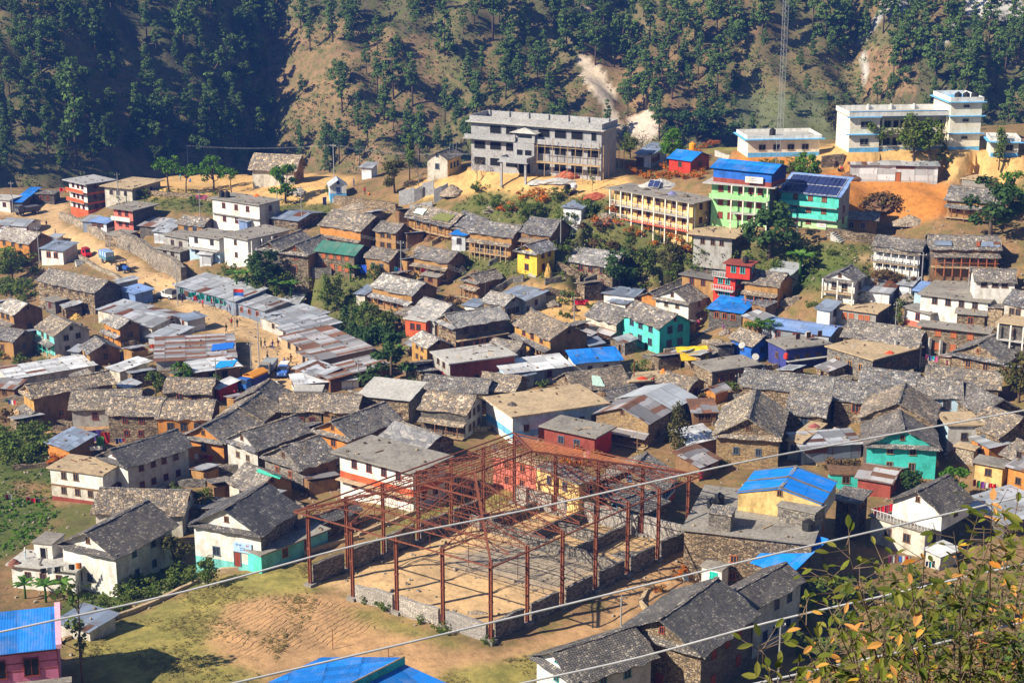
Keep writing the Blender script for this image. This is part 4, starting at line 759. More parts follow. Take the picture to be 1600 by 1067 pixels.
h_('tin_shed','silver tin hut left of the small slate house',(262,363),(246,359),(277,353),2.5,'tin_white','tin','S',wl=(0,0),wr=(0,0),cat='shed',tilt=.16)
h_('concrete_house','grey flat roofed house stepping down towards the retaining wall',(294,374),(257,367),5.0,3.2,'grey','conc','F',wallR='darkwall',wl=(2,1),wr=(0,0),ov=.5,group=GF)
h_('stone_shed','low plank-roofed stall on top of the retaining wall',(281,394),(249,387),(297,388),2.4,'grey','conc','F',wallR='darkwall',wl=(2,1),wr=(0,0),pane='void',cat='shed',ov=.5)
h_('tin_shed','pale tin box at the foot of the whitewashed pair',(329,398),(313,396),(339,391),2.2,'tin_white','tin_white','S',wl=(0,0),wr=(0,0),cat='shed')
h_('mud_house','ochre mud house with mottled slates above the green-roofed house',(563,361),(509,348),(595,348),4.2,'orange','slate_tan','L',wallR='mud_dark',porch=('L',2.3,1.0,5,'slate_tan','wood'),wl=(3,1),wr=(1,1),group=GS)
h_('stone_house','dark slate house left of the stone gable house',(440,391),(412,384),(470,371),4.2,'darkwall','slate','R',wl=(1,1),wr=(1,1),group=GS)
h_('stone_house','stone gable house with small shuttered window left of the green roof',(481,397),(445,391),(509,381),4.5,'stone','slate','R',wallR='mud',wl=(1,2),wr=(1,1),wc='wood_orange',group=GS)
h_('stone_house','stone house with dark green tin roof',(553,398),(494,391),(580,389),4.4,'stone','tin_green','L',wallR='darkwall',wl=(4,2),wr=(1,1),wc='wood_orange',pane='wood_orange',ov=.5,pitch=.45)
h_('mud_house','tall square mud house right of the green-roofed house',(618,364),(586,360),(641,357),4.0,'mud','slate','L',wallR='mud_dark',wl=(2,2),wr=(1,1),group=GS,rows=2)
h_('mud_house','lower mud house with mossy slates in front of the tall square one',(608,407),(573,401),(630,398),3.3,'mud','slate_tan','L',wallR='mud_dark',wl=(2,1),wr=(1,1),group=GS)
h_('mud_house','left end of the long mud row with green moss on its roof',(706,350),(637,334),5.5,3.2,'mud','slate_tan','L',wallR='mud_dark',porch=('L',3.0,1.0,6,'slate','wood'),wl=(3,1),wr=(0,0),group=GS,key='row1')
h_('mud_house','middle of the long mud row with pale laundry under its eave',(738,360),(703,347),6.5,3.2,'mud','slate','L',wallR='mud_dark',porch=('L',2.9,1.0,4,'slate','wood'),wl=(2,1),wr=(0,0),group=GS,key='row2')
h_('mud_house','right end of the long mud row with wooden gallery',(799,371),(737,361),(822,361),4.2,'mud','slate','L',wallR='mud_dark',porch=('L',3.0,1.2,8,'slate_tan','wood_tan'),wl=(3,1),wr=(1,1),group=GS,key='row3')
h_('market_stall','tall blue and white tin kiosk in front of the long mud row',(727,368),(707,365),(740,361),3.0,'tin_white','tin_blue','S',wallR='tin_bluegrey',wl=(1,1),wr=(0,0),cat='kiosk',tilt=.04)
h_('mud_house','slate house with lean-to above the yellow house',(858,368),(818,361),(883,355),3.3,'mud_dark','slate','L',wallR='mud_dark',porch=('L',2.3,1.3,4,'slate_tan','wood'),wl=(2,1),wr=(1,1),group=GS)
h_('tin_shed','white-sided tin shed on the terraced field below the brick pile',(908,326),(881,323),(923,319),2.3,'tin_white','tin_bluegrey','S',wl=(0,0),wr=(0,0),cat='shed',tilt=.05)
h_('tin_shed','pale blue tin store beside the concrete shell',(1017,242),(994,240),(1042,234),2.7,'tin_white','tin_bluegrey','S',wallR='tin_bluegrey',wl=(0,0),wr=(1,1),pane='void',cat='shed',tilt=.14)
h_('tin_shed','red-walled hut with bright blue tin roof on the flowery terrace',(1079,251),(1049,246),(1102,243),2.4,'red','tin_blue','L',wallR='brownred',pitch=.35,wl=(1,1),wr=(1,1),cat='hut')
h_('white_house','white gable house beside the concrete shell',(699,249),(667,247),(722,241),3.7,'offwhite','slate_dark','R',wallR='paleyellow',wl=(1,1),wr=(3,2),wc='c:.1,.15,.2',ov=.5,pent=False,group=GS)
h_('tin_shed','small pale tin store between the shrine and the willow',(580,262),(565,261),(588,258),2.4,'tin_white','tin','S',wl=(0,0),wr=(0,0),cat='shed')
h_('concrete_house','long two-storey cream house with columned balcony and junk on its roof',(1083,317),(961,295),(1107,311),5.1,'paleyellow','conc','F',wl=(8,2),wr=(1,2),wc='wood_red',bal=[('L',2.5,1.3,'bars','conc_light',8,(0,1),'cream'),('L',.1,1.3,'bars','orangered')],ov=1.2,key='cream2')
G_=h_('green_house','tall light-green building with blue rooftop hall',(1203,293),(1110,287),(1226,285),7.2,'green','conc_light','F',wallR='darkwall',wl=(5,3),wr=(1,3),wc='wood_red',pane='wood_red',bal=[('L',2.4,1.4,None,'conc_light',4,(.0,.62),'cream',7.2),('L',4.8,1.4,'green','conc_light'),],ov=1.3,rows=3,key='green')
h_('x','',(1206,270),(1112,262),(1237,262),2.6,'blue','tin_blue','L',into=G_.root,base=G_.z,wallR='navy',bands=[(.8,'brownred')],wl=(0,0),wr=(0,0),pitch=.3,ov=.5,cap=False)
S_=h_('teal_house','turquoise building with solar panels covering its roof',(1311,307),(1222,298),(1323,297),6.3,'tealbright','tin_paleblue','S',wallR='grey',bands=[(1.9,'palegreen')],wl=(3,3),wr=(1,2),wc='wood_red',pane='wood',bal=[('L',2.0,.8,'tealbright','conc'),('L',4.2,.9,'tealbright','conc')],rows=3,tilt=.32,ov=.5,key='solar')
h_('stone_shed','low brown-roofed hut in front of the light-green building',(1144,371),(1082,366),(1170,360),2.9,'grey','conc_tan','F',wallR='darkwall',wl=(3,1),wr=(0,0),pane='void',cat='hut',ov=1.0)
h_('stone_shed','stone hut with posters right of the solar-roofed building',(1369,345),(1311,342),4.0,2.7,'mud','slate','S',wl=(2,1),wr=(0,0),wc='c:.5,.35,.35',cat='hut')
h_('tin_shed','long shed patched with white tin sheets below the school',(1466,260),(1329,257),3.5,3.2,'tin_white','tin','S',wallR='darkwall',wl=(1,1),wr=(0,0),door=('L',.45),doorc='wood_orange',cat='shed',tilt=.05)
# ---------------------------------------------------------------- school, concrete shell and their neighbours
def frame_of(E,EL,ER,h):
    e,L,W,rz=solve(E,EL,ER,h); c,s=math.cos(rz),math.sin(rz)
    FOOT.append((e.x+c*W/2-s*L/2,e.y+s*W/2+c*L/2,rz,W,L,e.z-h,1))
    # local x runs left->right along the front (from EL to E), y runs back, origin at the left front foot
    return Vector((e.x-s*L,e.y+c*L,e.z-h)),rz-math.pi/2,L,W
def fwin(root,x,y,z,w,h,fr='wood',pane='glass',kind='w',rz=0):
    if pane=='void' and kind=='w': kind='v'
    fm,pm=win_mesh(w,h,fr,pane,kind); o=link('window' if kind!='d' else 'door',fm,root,(x,y-.005,z),rz); link('pane' if kind!='d' else 'door_leaf',pm,o)
def ring(mb,x0,y0,x1,y1,z0,z1,t,k):
    mb.box(x0,y0,z0,x1,y0+t,z1,k); mb.box(x0,y1-t,z0,x1,y1,z1,k); mb.box(x0,y0+t,z0,x0+t,y1-t,z1,k); mb.box(x1-t,y0+t,z0,x1,y1-t,z1,k)
# concrete shell
p,rz,L,D=frame_of((940,205),(736,190),7.5,9.6)
sh=thing('concrete_shell','unfinished grey three-storey concrete building with scaffolding','building',p,rz)
b=MB(); b.box(0,0,-3,L,D,9.6,'conc_grey'); b.build('wall',sh)
b=MB(); b.box(-1.2,-1.3,6.35,L+.3,-.004,6.55,'conc_grey'); b.box(-.9,-1.2,6.554,L+.1,-1.05,7.3,'conc_grey'); b.box(-1.2,0,6.35,-.004,D,6.55,'conc_grey'); b.box(-.9,-1.046,6.554,-.75,-.01,7.3,'conc_grey'); b.build('terrace_slab',sh)
b=MB(); b.box(-.8,-.9,9.604,L+.8,D+.6,9.8,'conc_light'); b.build('roof',sh)
b=MB(); ring(b,-.2,-.3,L+.2,D,9.805,10.9,.16,'conc_grey')
for i in range(7): b.box(L*i/6.5+.4,D-.5,9.81,L*i/6.5+.7,D-.17,11,'conc_grey')
b.build('parapet',sh)
for fl,z in enumerate((1.1,4.3,7.55)):
    for i in range(8):
        x=L*(i+.55)/8
        if i in(3,) : continue
        if fl==2 and i==0: continue
        fwin(sh,x,0,z,2.5 if not(fl==2 and i==7) else 1.1,1.6,'conc_grey','void')
b=MB(); b.box(L*.36,-1.6,3.2,L*.52,-.004,6.3,'conc_grey'); b.box(L*.355,-1.7,6.56,L*.375,-1.31,8.3,'conc_grey'); b.box(L*.505,-1.7,6.56,L*.525,-1.31,8.3,'conc_grey'); b.build('entrance_bay',sh)
b=MB(); x0,x1=L*.335,L*.545; xm=(x0+x1)/2; q=[(x0,-2.2,8.35),(x1,-2.2,8.35),(x1,-.01,8.35),(x0,-.01,8.35)]; a=(xm,-1.1,9.35)
b.poly(q[::-1],'conc_light')
for i in range(4): b.poly([q[i],q[(i+1)%4],a],'conc_light')
b.build('pediment',sh)
fwin(sh,L*.41,-1.6,3.5,1.3,1.6,'conc_grey','void'); fwin(sh,L*.475,-1.6,3.5,1.5,1.6,'conc_grey','void')
b=MB(); b.box(L*.30,-5.2,2.95,L*.53,-1.61,3.15,'conc_grey'); ring(b,L*.31,-5,L*.52,-1.62,3.155,4.0,.15,'conc_grey'); b.build('porch_roof',sh)
for x in (L*.315,L*.5):
    b=MB(); b.box(x,-4.9,-2,x+.4,-4.5,2.945,'conc_grey'); b.build('column',sh)
fwin(sh,L*.42,-.01,.1,2.6,2.3,'conc_grey','void','d')
sc=MB(); sc=thing('scaffolding','bamboo scaffolding against the right half of the concrete building','scaffolding',p,rz)
for i in range(9):
    b=MB(); x=L*.55+i*(L*.46/8); b.tube([(x,-2.2,-.8),(x+.15,-2.15,6.9+.5*(i%3))],.07,'wood_tan',5); b.build('pole',sc)
for z in (2.9,3.0,6.1):
    b=MB(); b.tube([(L*.54,-2.25,z),(L*1.03,-2.25,z+.1)],.06,'wood_tan',5); b.build('rail',sc)
b=MB(); b.box(L*.55,-2.2,3.1,L*1.02,-1.4,3.17,'wood_tan'); b.build('platform',sc)
for i in range(5):
    b=MB(); x=L+.9; b.tube([(x,-1+i*2.6,-.8),(x,-1+i*2.6,7+.4*(i%2))],.07,'wood_tan',5); b.build('pole',sc)
# the school
p,rz,L,D=frame_of((1532,176),(1329,179),8.5,7.0)
sch=thing('school','long two-storey cream school building with blue bands and stair tower','school',p,rz)
cr='cream'
xt=L*.76; xl=L*.23
b=MB(); b.box(0,0,-3,xl,D,6.4,cr); b.box(xl,1.9,-3,xt,D-.01,6.39,cr); b.build('wall',sch)
b=MB(); b.box(xt,-.6,-3,L,D+.3,9.0,cr); b.build('stair_tower',sch)
for i,(z0,z1) in enumerate(((0,.7),)):
    b=MB(); b.box(-.02,-.03,z0-.2,xl+.02,-.003,z1,'skyblue'); b.box(xt-.02,-.64,z0-.2,L+.02,-.603,z1,'skyblue'); b.box(xl+.021,.35,z0-.2,xt-.021,.38,z1,'skyblue'); b.build('base_band',sch)
for z in (3.15,6.4):
    b=MB(); b.box(-.7,-.7,z,xl+.1,-.004,z+.16,'skyblue'); b.box(xt-.4,-1.2,z,L+.7,-.61,z+.16,'skyblue')
    b.box(xl+.11,-.2 if z>5 else .2,z,xt-.41,1.89,z+.16,'cream' if z<5 else 'skyblue'); b.build('floor_band',sch)
b=MB(); b.box(-.3,-.3,6.57,xt,D,6.62,'conc_light'); ring(b,-.3,-.3,xt-.005,D,6.625,7.5,.14,'white'); b.box(-.3,-.36,7.504,xt-.5,-.1,7.58,'skyblue')
for i in range(4): b.box(xl+i*4.5,D-.5,6.63,xl+i*4.5+.3,D-.15,7.7,'white')
b.build('parapet',sch)
b=MB(); b.box(xl+.01,.35,.3,xt-.01,.45,1.0,cr); b.box(xl+.01,.2,3.4,xt-.01,.32,4.3,cr); b.build('balcony_wall',sch)
for i in range(4):
    b=MB(); x=xl+.6+(xt-xl-1.0)*i/3; b.box(x,.47,-1,x+.3,.77,3.14,cr); b.box(x,.34,3.32,x+.3,.64,6.38,cr); b.build('column',sch)
for z in (1.0,4.25):
    for i in range(4):
        x=xl+(xt-xl)*(i+.6)/4
        fwin(sch,x,1.9,z,1.5,1.2,'grey','glass'); fwin(sch,x-1.6,1.9,z-.9,.95,2.1,'wood','dark','d')
    fwin(sch,xl*.5,0,z+.3,1.7,1.1,'grey','glass')
    fwin(sch,(xt+L)/2,-.6,z+1.2,1.2,.5,'grey','glass')
fwin(sch,(xt+L)/2,-.6,8.1,1.2,.5,'grey','glass')
b=MB(); b.box(xt-.7,-1.2,9.0,L+.7,D+.7,9.16,'skyblue'); ring(b,xt-.2,-.8,L+.2,D+.4,9.165,10.0,.14,'white'); b.build('tower_roof',sch)
SCH=(p,rz,L,D,xt)
def loc_on(fr,x,y,z):
    p,rz=fr[0],fr[1]; c,s=math.cos(rz),math.sin(rz); return Vector((p.x+c*x-s*y,p.y+s*x+c*y,p.z+z))
def small_school(name,label,E,EL,D,h,nw,cat):
    p,rz,L,D=frame_of(E,EL,D,h); t=thing(name,label,cat,p,rz)
    b=MB(); b.box(0,0,-3,L,D,h,cr); b.build('wall',t)
    b=MB(); b.box(-.02,-.03,-.3,L+.02,-.004,.7,'skyblue'); b.build('base_band',t)
    b=MB(); b.box(-.8,-.9,h+.004,L+.8,D+.6,h+.18,'skyblue'); ring(b,-.3,-.4,L+.3,D+.2,h+.185,h+.8,.14,'white'); b.box(-.15,-.25,h+.187,L+.15,D+.05,h+.25,'conc_light'); b.build('roof',t)
    for i in range(nw): fwin(t,L*(i+1)/(nw+1),0,1.2,1.4,1.1,'grey','glass')
    return (p,rz,L,D)
LOWB=small_school('school_block','single-storey cream and blue block left of the school','',0,0,0,0,'school') if False else small_school('school_block','single-storey cream and blue block left of the school',(1281,217),(1169,219),8.0,3.2,4,'school')
small_school('toilet_block','small cream and blue block right of the school',(1592,223),(1549,222),6.0,2.7,2,'outbuilding')
# rooftop panels and signs on the turquoise and green buildings
H=HOUSES['solar']; k=.32; t0=H.h
def on_house(H,o,x,y,z,rx=0): o.parent=H.root; o.location=(x,y,z); return o
for j in range(2):
    for i in range(12):
        b=MB(); ph=(H.W*1.06)/2-.12; b.box(-.62,-.02,0,.62,ph,.06,'grate'); b.box(-.55,.06,.062,.55,ph-.08,.075,'solar')
        o=b.build('solar_panel',H.root)
        o.location=(-H.W/2-.35+j*(ph+.08)*.95,-H.L/2+.5+(i+.5)*(H.L-.8)/12,t0+.16+k*(j*(ph+.08)*.95-.35)); o.rotation_euler=(math.atan(k),0,-math.pi/2)
        if i==0 and j==0: pass
def text_part(parent,txt,size,col,loc,rz,name='lettering'):
    cu=bpy.data.curves.new('txt','FONT'); cu.body=txt; cu.size=size; cu.extrude=.004; cu.align_x='CENTER'; cu.align_y='CENTER'
    o=bpy.data.objects.new('txt',cu); COL.objects.link(o); dg=bpy.context.evaluated_depsgraph_get(); me=bpy.data.meshes.new_from_object(o.evaluated_get(dg)); bpy.data.objects.remove(o)
    me.materials.clear(); me.materials.append(M(col)); q=link(name,me,parent,loc,0); q.rotation_euler=(math.pi/2,0,rz); return q
def sign(name,label,H,v,z,w,h,bc,txts,dx=.06,size=.5):
    # board on the left (front) face of a house, v = fraction along the wall
    c,s=math.cos(H.rz),math.sin(H.rz); lx,ly=-H.W/2-dx,-H.L/2+H.L*v
    base=H.root.location
    t=thing(name,label,'sign',(base.x+c*lx-s*ly,base.y+s*lx+c*ly,base.z+z),H.rz-math.pi/2)
    b=MB(); b.box(-w/2,-.03,0,w/2,.03,h,bc); b.build('board',t)
    for tx,col,zz,sz,xx in txts: text_part(t,tx,sz,col,(xx,-.04,zz),0)
    return t
sign('signboard','dark teal signboard with pale lettering on the turquoise solar-roofed building',H,.80,2.75,2.6,1.05,'c:.02,.2,.22',[('Farage','white',.6,.7,.15)],.9)
sign('poster','white poster with red lettering on the ground floor of the solar-roofed building',H,.27,.5,1.7,1.2,'white',[('IIIII','red',.75,.3,0),('IIIIIII','red',.4,.25,0)],.06)
G=HOUSES['green']
sign('banner','white banner with dark lines of writing on the rooftop hall of the green building',G,.24,7.95,3.2,1.1,'white',[('IIIIIIII III II','navy',.75,.3,0),('IIIII IIIIII III','navy',.4,.26,0)],1.25)
S=HOUSES['signhouse']
sign('signboard','pale blue signboard with blue and red lettering over the white house door',S,.27,2.0,2.5,1.25,'c:.4,.58,.78',[('IIII IIII','blue',.92,.34,-.5),('IIIII','red',.92,.34,.7),('IIIII II IIII','blue',.55,.2,0),('IIII III IIIII','blue',.3,.18,0)],.14)
# ---------------------------------------------------------------- the rusty steel hall
A=Vector((*pz(485,915,0),0)); Cc=Vector((*pz(767,1003,0),0)); Dd=Vector((*pz(1073,855,0),0)); Bb=A+Dd-Cc
hall=thing('steel_hall_frame','rust-red roofless steel hall frame with posts and trusses on the dirt ground','steel frame',A)
def hp(u,v,z): return (Cc-A)*u+(Bb-A)*v+Vector((0,0,z))
HZ=9.3
def gz(u,v): q=A+hp(u,v,0); return min(0.2,g1(q.x,q.y))-.4
posts=[(0,j/6) for j in range(7)]+[(1,j/6) for j in range(7)]+[(.25*i,0) for i in (1,2,3)]+[(.25*i,1) for i in (1,2,3)]
ang=math.atan2((Cc-A).y,(Cc-A).x)
for (u,v) in posts:
    b=MB(); q=hp(u,v,0); T=Matrix.Translation(q)@Matrix.Rotation(ang,4,'Z')
    b.box(-.2,-.13,gz(u,v),-.12,.13,HZ,'steel',T); b.box(.12,-.13,gz(u,v),.2,.13,HZ,'steel',T); b.box(-.12,-.03,gz(u,v),.12,.03,HZ,'steel',T); b.box(-.24,-.17,4.6,.24,.17,4.75,'steel',T)
    b.build('post',hall)
    b=MB(); b.box(-.55,-.55,gz(u,v)-.8,.55,.55,.35,'conc',T); b.build('footing',hall)
RZ=3.7
def rz_(u,v): # hip roof height over the eave at (u,v), ridge along v
    a=min(u,1-u)/.5; e=min(v+.0,1-v)/.36
    return HZ+.15+RZ*max(0,min(1,min(a,e)))
def beam(name,pts,r,k='steel',n=4):
    b=MB(); b.tube(pts,r,k,n); return b.build(name,hall)
def ln(u0,v0,u1,v1): 
    n=10; return [hp(u0+(u1-u0)*i/n,v0+(v1-v0)*i/n,rz_(min(1,max(0,u0+(u1-u0)*i/n)),min(1,max(0,v0+(v1-v0)*i/n)))) for i in range(n+1)]
# eave beams, hips, ridge
for q in ((-.04,-.03,1.04,-.03),(1.04,-.03,1.04,1.03),(1.04,1.03,-.04,1.03),(-.04,1.03,-.04,-.03)):
    beam('eave_beam',[hp(q[0],q[1],HZ-.05),hp(q[2],q[3],HZ-.05)],.1)
for (u,v),(u2,v2) in (((-.04,-.03),(.5,.36)),((1.04,-.03),(.5,.36)),((-.04,1.03),(.5,.64)),((1.04,1.03),(.5,.64))):
    beam('hip_rafter',[hp(u,v,HZ),hp(u2,v2,HZ+RZ+.15)],.14)
    beam('hip_brace',[hp(u,v,HZ-.4),hp(u2,v2,HZ+RZ-.9)],.07)
beam('ridge_beam',[hp(.5,.36,HZ+RZ+.15),hp(.5,.64,HZ+RZ+.15)],.12)
# purlins round the four roof planes
for i in range(1,9):
    f=i/9; a=.5*f; e=.36*f; z=HZ+.22+RZ*f
    kk='steel_o' if True else 'steel'
    beam('purlin',[hp(a,e,z),hp(1-a,e,z)],.035); beam('purlin',[hp(1-a,e,z),hp(1-a,1-e,z)],.035)
    beam('purlin',[hp(1-a,1-e,z),hp(a,1-e,z)],.06,kk); beam('purlin',[hp(a,1-e,z),hp(a,e,z)],.04)
def truss(P0,P1,top,nseg,name='truss'):
    "flat-bottomed truss between two points; top(t) gives the height of the upper chord"
    b=MB(); P0=Vector(P0);P1=Vector(P1)
    lo=[P0.lerp(P1,i/nseg) for i in range(nseg+1)]; hi=[Vector((p.x,p.y,top(i/nseg))) for i,p in enumerate(lo)]
    b.tube([lo[0],lo[-1]],.06,'steel',4); b.tube(hi,.06,'steel',4)
    for i in range(nseg):
        b.tube([lo[i],hi[i+1]] if i<nseg/2 else [hi[i],lo[i+1]],.034,'steel',4,False)
        if i: b.tube([lo[i],hi[i]],.034,'steel',4,False)
    return b.build(name,hall)
for j in range(1,6):
    v=j/6; z=HZ-.35
    truss(hp(0,v,z),hp(1,v,z),lambda t,v=v:max(z+.12,rz_(t,v)-.1),24)
for i in (1,2,3):
    u=i/4; z=HZ-.35
    truss(hp(u,0,z),hp(u,.36,z),lambda t,u=u:max(z+.12,rz_(u,t*.36)-.1),7); truss(hp(u,1,z),hp(u,.64,z),lambda t,u=u:max(z+.12,rz_(u,1-t*.36)-.1),7)
for v in (0,1):
    truss(hp(0,v,HZ-1.0),hp(1,v,HZ-1.0),lambda t:HZ-.15,22,'side_truss') if v else None
for j in range(6):
    v=(j+.5)/6; truss(hp(0,v,HZ-.1),hp(1,v,HZ-.1),lambda t,v=v:max(HZ+.12,rz_(t,v)-.1),18)
for u in (0,):
    truss(hp(u,0,HZ-1.0),hp(u,1,HZ-1.0),lambda t:HZ-.15,30,'side_truss')
beam('tie_beam',[hp(0,.5,HZ-.3),hp(1,.17,HZ-.3)],.05); beam('tie_beam',[hp(.5,.36,HZ+RZ),hp(.5,.36,HZ-.3)],.07); beam('tie_beam',[hp(.5,.64,HZ+RZ),hp(.5,.64,HZ-.3)],.07)
beam('tie_beam',[hp(.5,.36,HZ+RZ-.3),hp(1,.33,HZ-.3)],.06); beam('tie_beam',[hp(.5,.64,HZ+RZ-.3),hp(0,.5,HZ-.3)],.06)
# ---------------------------------------------------------------- walls
def wall_line(label,pts,hgt,th,k,world=False,cat='wall',group=None,name='stone_wall',top=None,zb=None,jit=.12):
    rr=random.Random(len(label)+int(pts[0][0]*7)); P=[]
    for q in pts:
        P.append(Vector(q) if world else at(q[0],q[1]))
    S=[]
    for a,b in zip(P,P[1:]):
        n=max(1,int((b-a).length/1.2))
        S+=[a.lerp(b,i/n) for i in range(n)]
    S.append(P[-1]); mb=MB(); o=S[0].copy(); rows=[]
    for i,p in enumerate(S):
        d=(S[min(i+1,len(S)-1)]-S[max(i-1,0)]); d.z=0; d.normalize(); nrm=Vector((-d.y,d.x,0))*th/2
        g=g1(p.x,p.y) if zb is None else zb; z1=(g+hgt if top is None else top)+rr.uniform(-jit,jit); w=rr.uniform(.9,1.1)
        rows.append([Vector((p.x,p.y,g-1.2))-nrm-o,Vector((p.x,p.y,z1))-nrm*w-o,Vector((p.x,p.y,z1))+nrm*w-o,Vector((p.x,p.y,g-1.2))+nrm-o])
    tk=k
    for a,b in zip(rows,rows[1:]):
        for i in range(3): mb.poly([a[i],b[i],b[i+1],a[i+1]],k)
    mb.poly(rows[0],k); mb.poly(rows[-1][::-1],k)
    return tag(mb.build(name,None,o),label,cat,group)
GW='low stone walls between the steel hall posts'  # lit sides painted in white stone, shaded sides in grey stone
def hw(u,v): q=A+hp(u,v,0); return (q.x,q.y,0)
side={'front':'whitish front','right':'shaded right-hand','left':'shaded left-hand','back':'sunlit back'}
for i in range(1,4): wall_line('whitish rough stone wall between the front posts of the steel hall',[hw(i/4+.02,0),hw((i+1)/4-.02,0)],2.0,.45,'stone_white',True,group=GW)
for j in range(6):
    wall_line('shaded stone wall between posts on the right side of the steel hall',[hw(1,j/6+.02),hw(1,(j+1)/6-.02)],2.3,.4,'stone_grey',True,group=GW)  # grey stone colour carries the shade of this side
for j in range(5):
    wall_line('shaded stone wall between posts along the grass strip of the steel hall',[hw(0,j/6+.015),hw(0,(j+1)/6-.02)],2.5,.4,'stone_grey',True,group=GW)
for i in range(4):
    wall_line('sunlit stone wall between the far posts of the steel hall',[hw(i/4+.015,1),hw((i+1)/4-.02,1)],2.6,.4,'stone_white',True,group=GW)  # white stone colour carries the sunlight on this side
GI='roofless partition walls inside the steel hall'
for lb,pp in (('long partition wall running across the hall floor',[(.02,.73),(.98,.66)]),('partition wall dividing the middle room behind the long partition',[(.42,.7),(.42,.98)]),('partition wall dividing the left room behind the long partition',[(.16,.72),(.16,.98)]),
    ('partition wall dividing the right room behind the long partition',[(.7,.68),(.7,.98)]),('short cross wall inside the middle room of the hall',[(.43,.85),(.69,.84)])):
    wall_line(lb,[hw(*q) for q in pp],1.5,.35,'stone_grey',True,group=GI,name='partition_wall')
wall_line('low kerb wall along the footpath from the turquoise yard to the meadow edge',[(100,1003),(180,968),(330,898),(400,886),(470,868),(560,842)],.55,.4,'conc_tan')
wall_line('thin concrete edge beside the passage behind the steel hall',[(560,838),(640,806),(700,786)],.5,.35,'conc_tan')
wall_line('tall cobbled retaining wall above the bazaar road',[(288,444),(262,424),(225,402),(185,384)],3.4,1.2,'cobble',cat='retaining wall',name='retaining_wall')
wall_line('lower retaining wall below the orange-pink house',[(183,383),(150,368),(120,352),(95,342)],1.6,.9,'cobble',cat='retaining wall',name='retaining_wall')
wall_line('stone parapet on the valley side of the road by the tractor',[(122,402),(150,420),(190,440)],.7,.5,'cobble')
wall_line('grey dry-stone wall under the shrine terrace',[(525,318),(575,326),(620,332)],1.8,.8,'stone')
wall_line('dry-stone terrace wall below the yellow field',[(222,305),(300,310),(335,316)],1.0,.6,'stone')
wall_line('stone terrace wall below the solar-roofed building',[(1290,370),(1340,378),(1378,384)],1.6,.7,'stone')
wall_line('white wall ends of the field above the green building',[(1118,243),(1135,250),(1165,252)],1.0,.4,'greywhite')
wall_line('stone wall with gateway below the school block',[(1283,262),(1300,260),(1318,259)],2.2,.5,'stone')
wall_line('low terrace wall on the left garden above the plots',[(20,735),(90,728),(140,738)],.7,.5,'stone')
wall_line('low garden wall by the small stone block right of the hall',[(1010,925),(1000,945),(1018,962)],.5,.4,'conc_tan')
# half-built grey walls on the slope
GU='grey walls of the half-built house on the slope'
for i,(a,b,hg) in enumerate([((624,322),(648,316),3.0),((648,316),(660,310),2.6),((660,308),(678,304),2.8),((678,318),(690,312),2.8),((690,312),(700,306),2.6),((640,330),(676,324),1.2)]):
    wall_line('bare grey block wall of the half-built house on the slope',[a,b],hg,.25,'conc_grey',group=GU,name='block_wall',jit=.02)
# ---------------------------------------------------------------- foliage
def cloud(cs,rad,per,size,seed,squash=.7,up=.35,asp=1.0):
    rs=np.random.RandomState(seed); cs=np.asarray(cs,float); n=len(cs); rad=np.broadcast_to(np.asarray(rad,float),(n,))
    c=np.repeat(cs,per,0); r=np.repeat(rad,per); N=len(c)
    d=rs.randn(N,3); d/=np.linalg.norm(d,axis=1)[:,None]; rr=rs.rand(N)**.45
    p=c+d*(r*rr)[:,None]*np.array([1,1,squash])
    nr=d*.8+rs.randn(N,3)*.55+np.array([0,0,up]); nr/=np.linalg.norm(nr,axis=1)[:,None]
    t=np.cross(nr,rs.randn(N,3)); t/=np.linalg.norm(t,axis=1)[:,None]; b=np.cross(nr,t)
    s=size*(.6+.8*rs.rand(N))[:,None]; t=t*s*asp; b=b*s
    v=np.stack([p-t*.5-b*.15,p+b*-.5,p+t*.5-b*.1,p+b*.55],1).reshape(-1,3)
    lv=np.clip(np.repeat(rs.rand(n),per)*.55+rs.rand(N)*.4,0,.99)
    return v,lv
def cloudmesh(name,parts,mat):
    V=[];F=[];L=[];b=0
    for v,lv in parts:
        V.append(v); L.append(lv); n=len(v); F.append(np.arange(n).reshape(-1,4)+b); b+=n
    V=np.concatenate(V);F=np.concatenate(F);L=np.concatenate(L)
    me=bpy.data.meshes.new(name); me.vertices.add(len(V)); me.vertices.foreach_set('co',V.ravel()); me.loops.add(F.size); me.loops.foreach_set('vertex_index',F.ravel()); me.polygons.add(len(F)); me.polygons.foreach_set('loop_start',np.arange(0,F.size,4)); me.update(); me.validate()
    a=me.attributes.new('lv','FLOAT','FACE'); a.data.foreach_set('value',L); me.materials.append(M(mat)); return me
PROTO={}
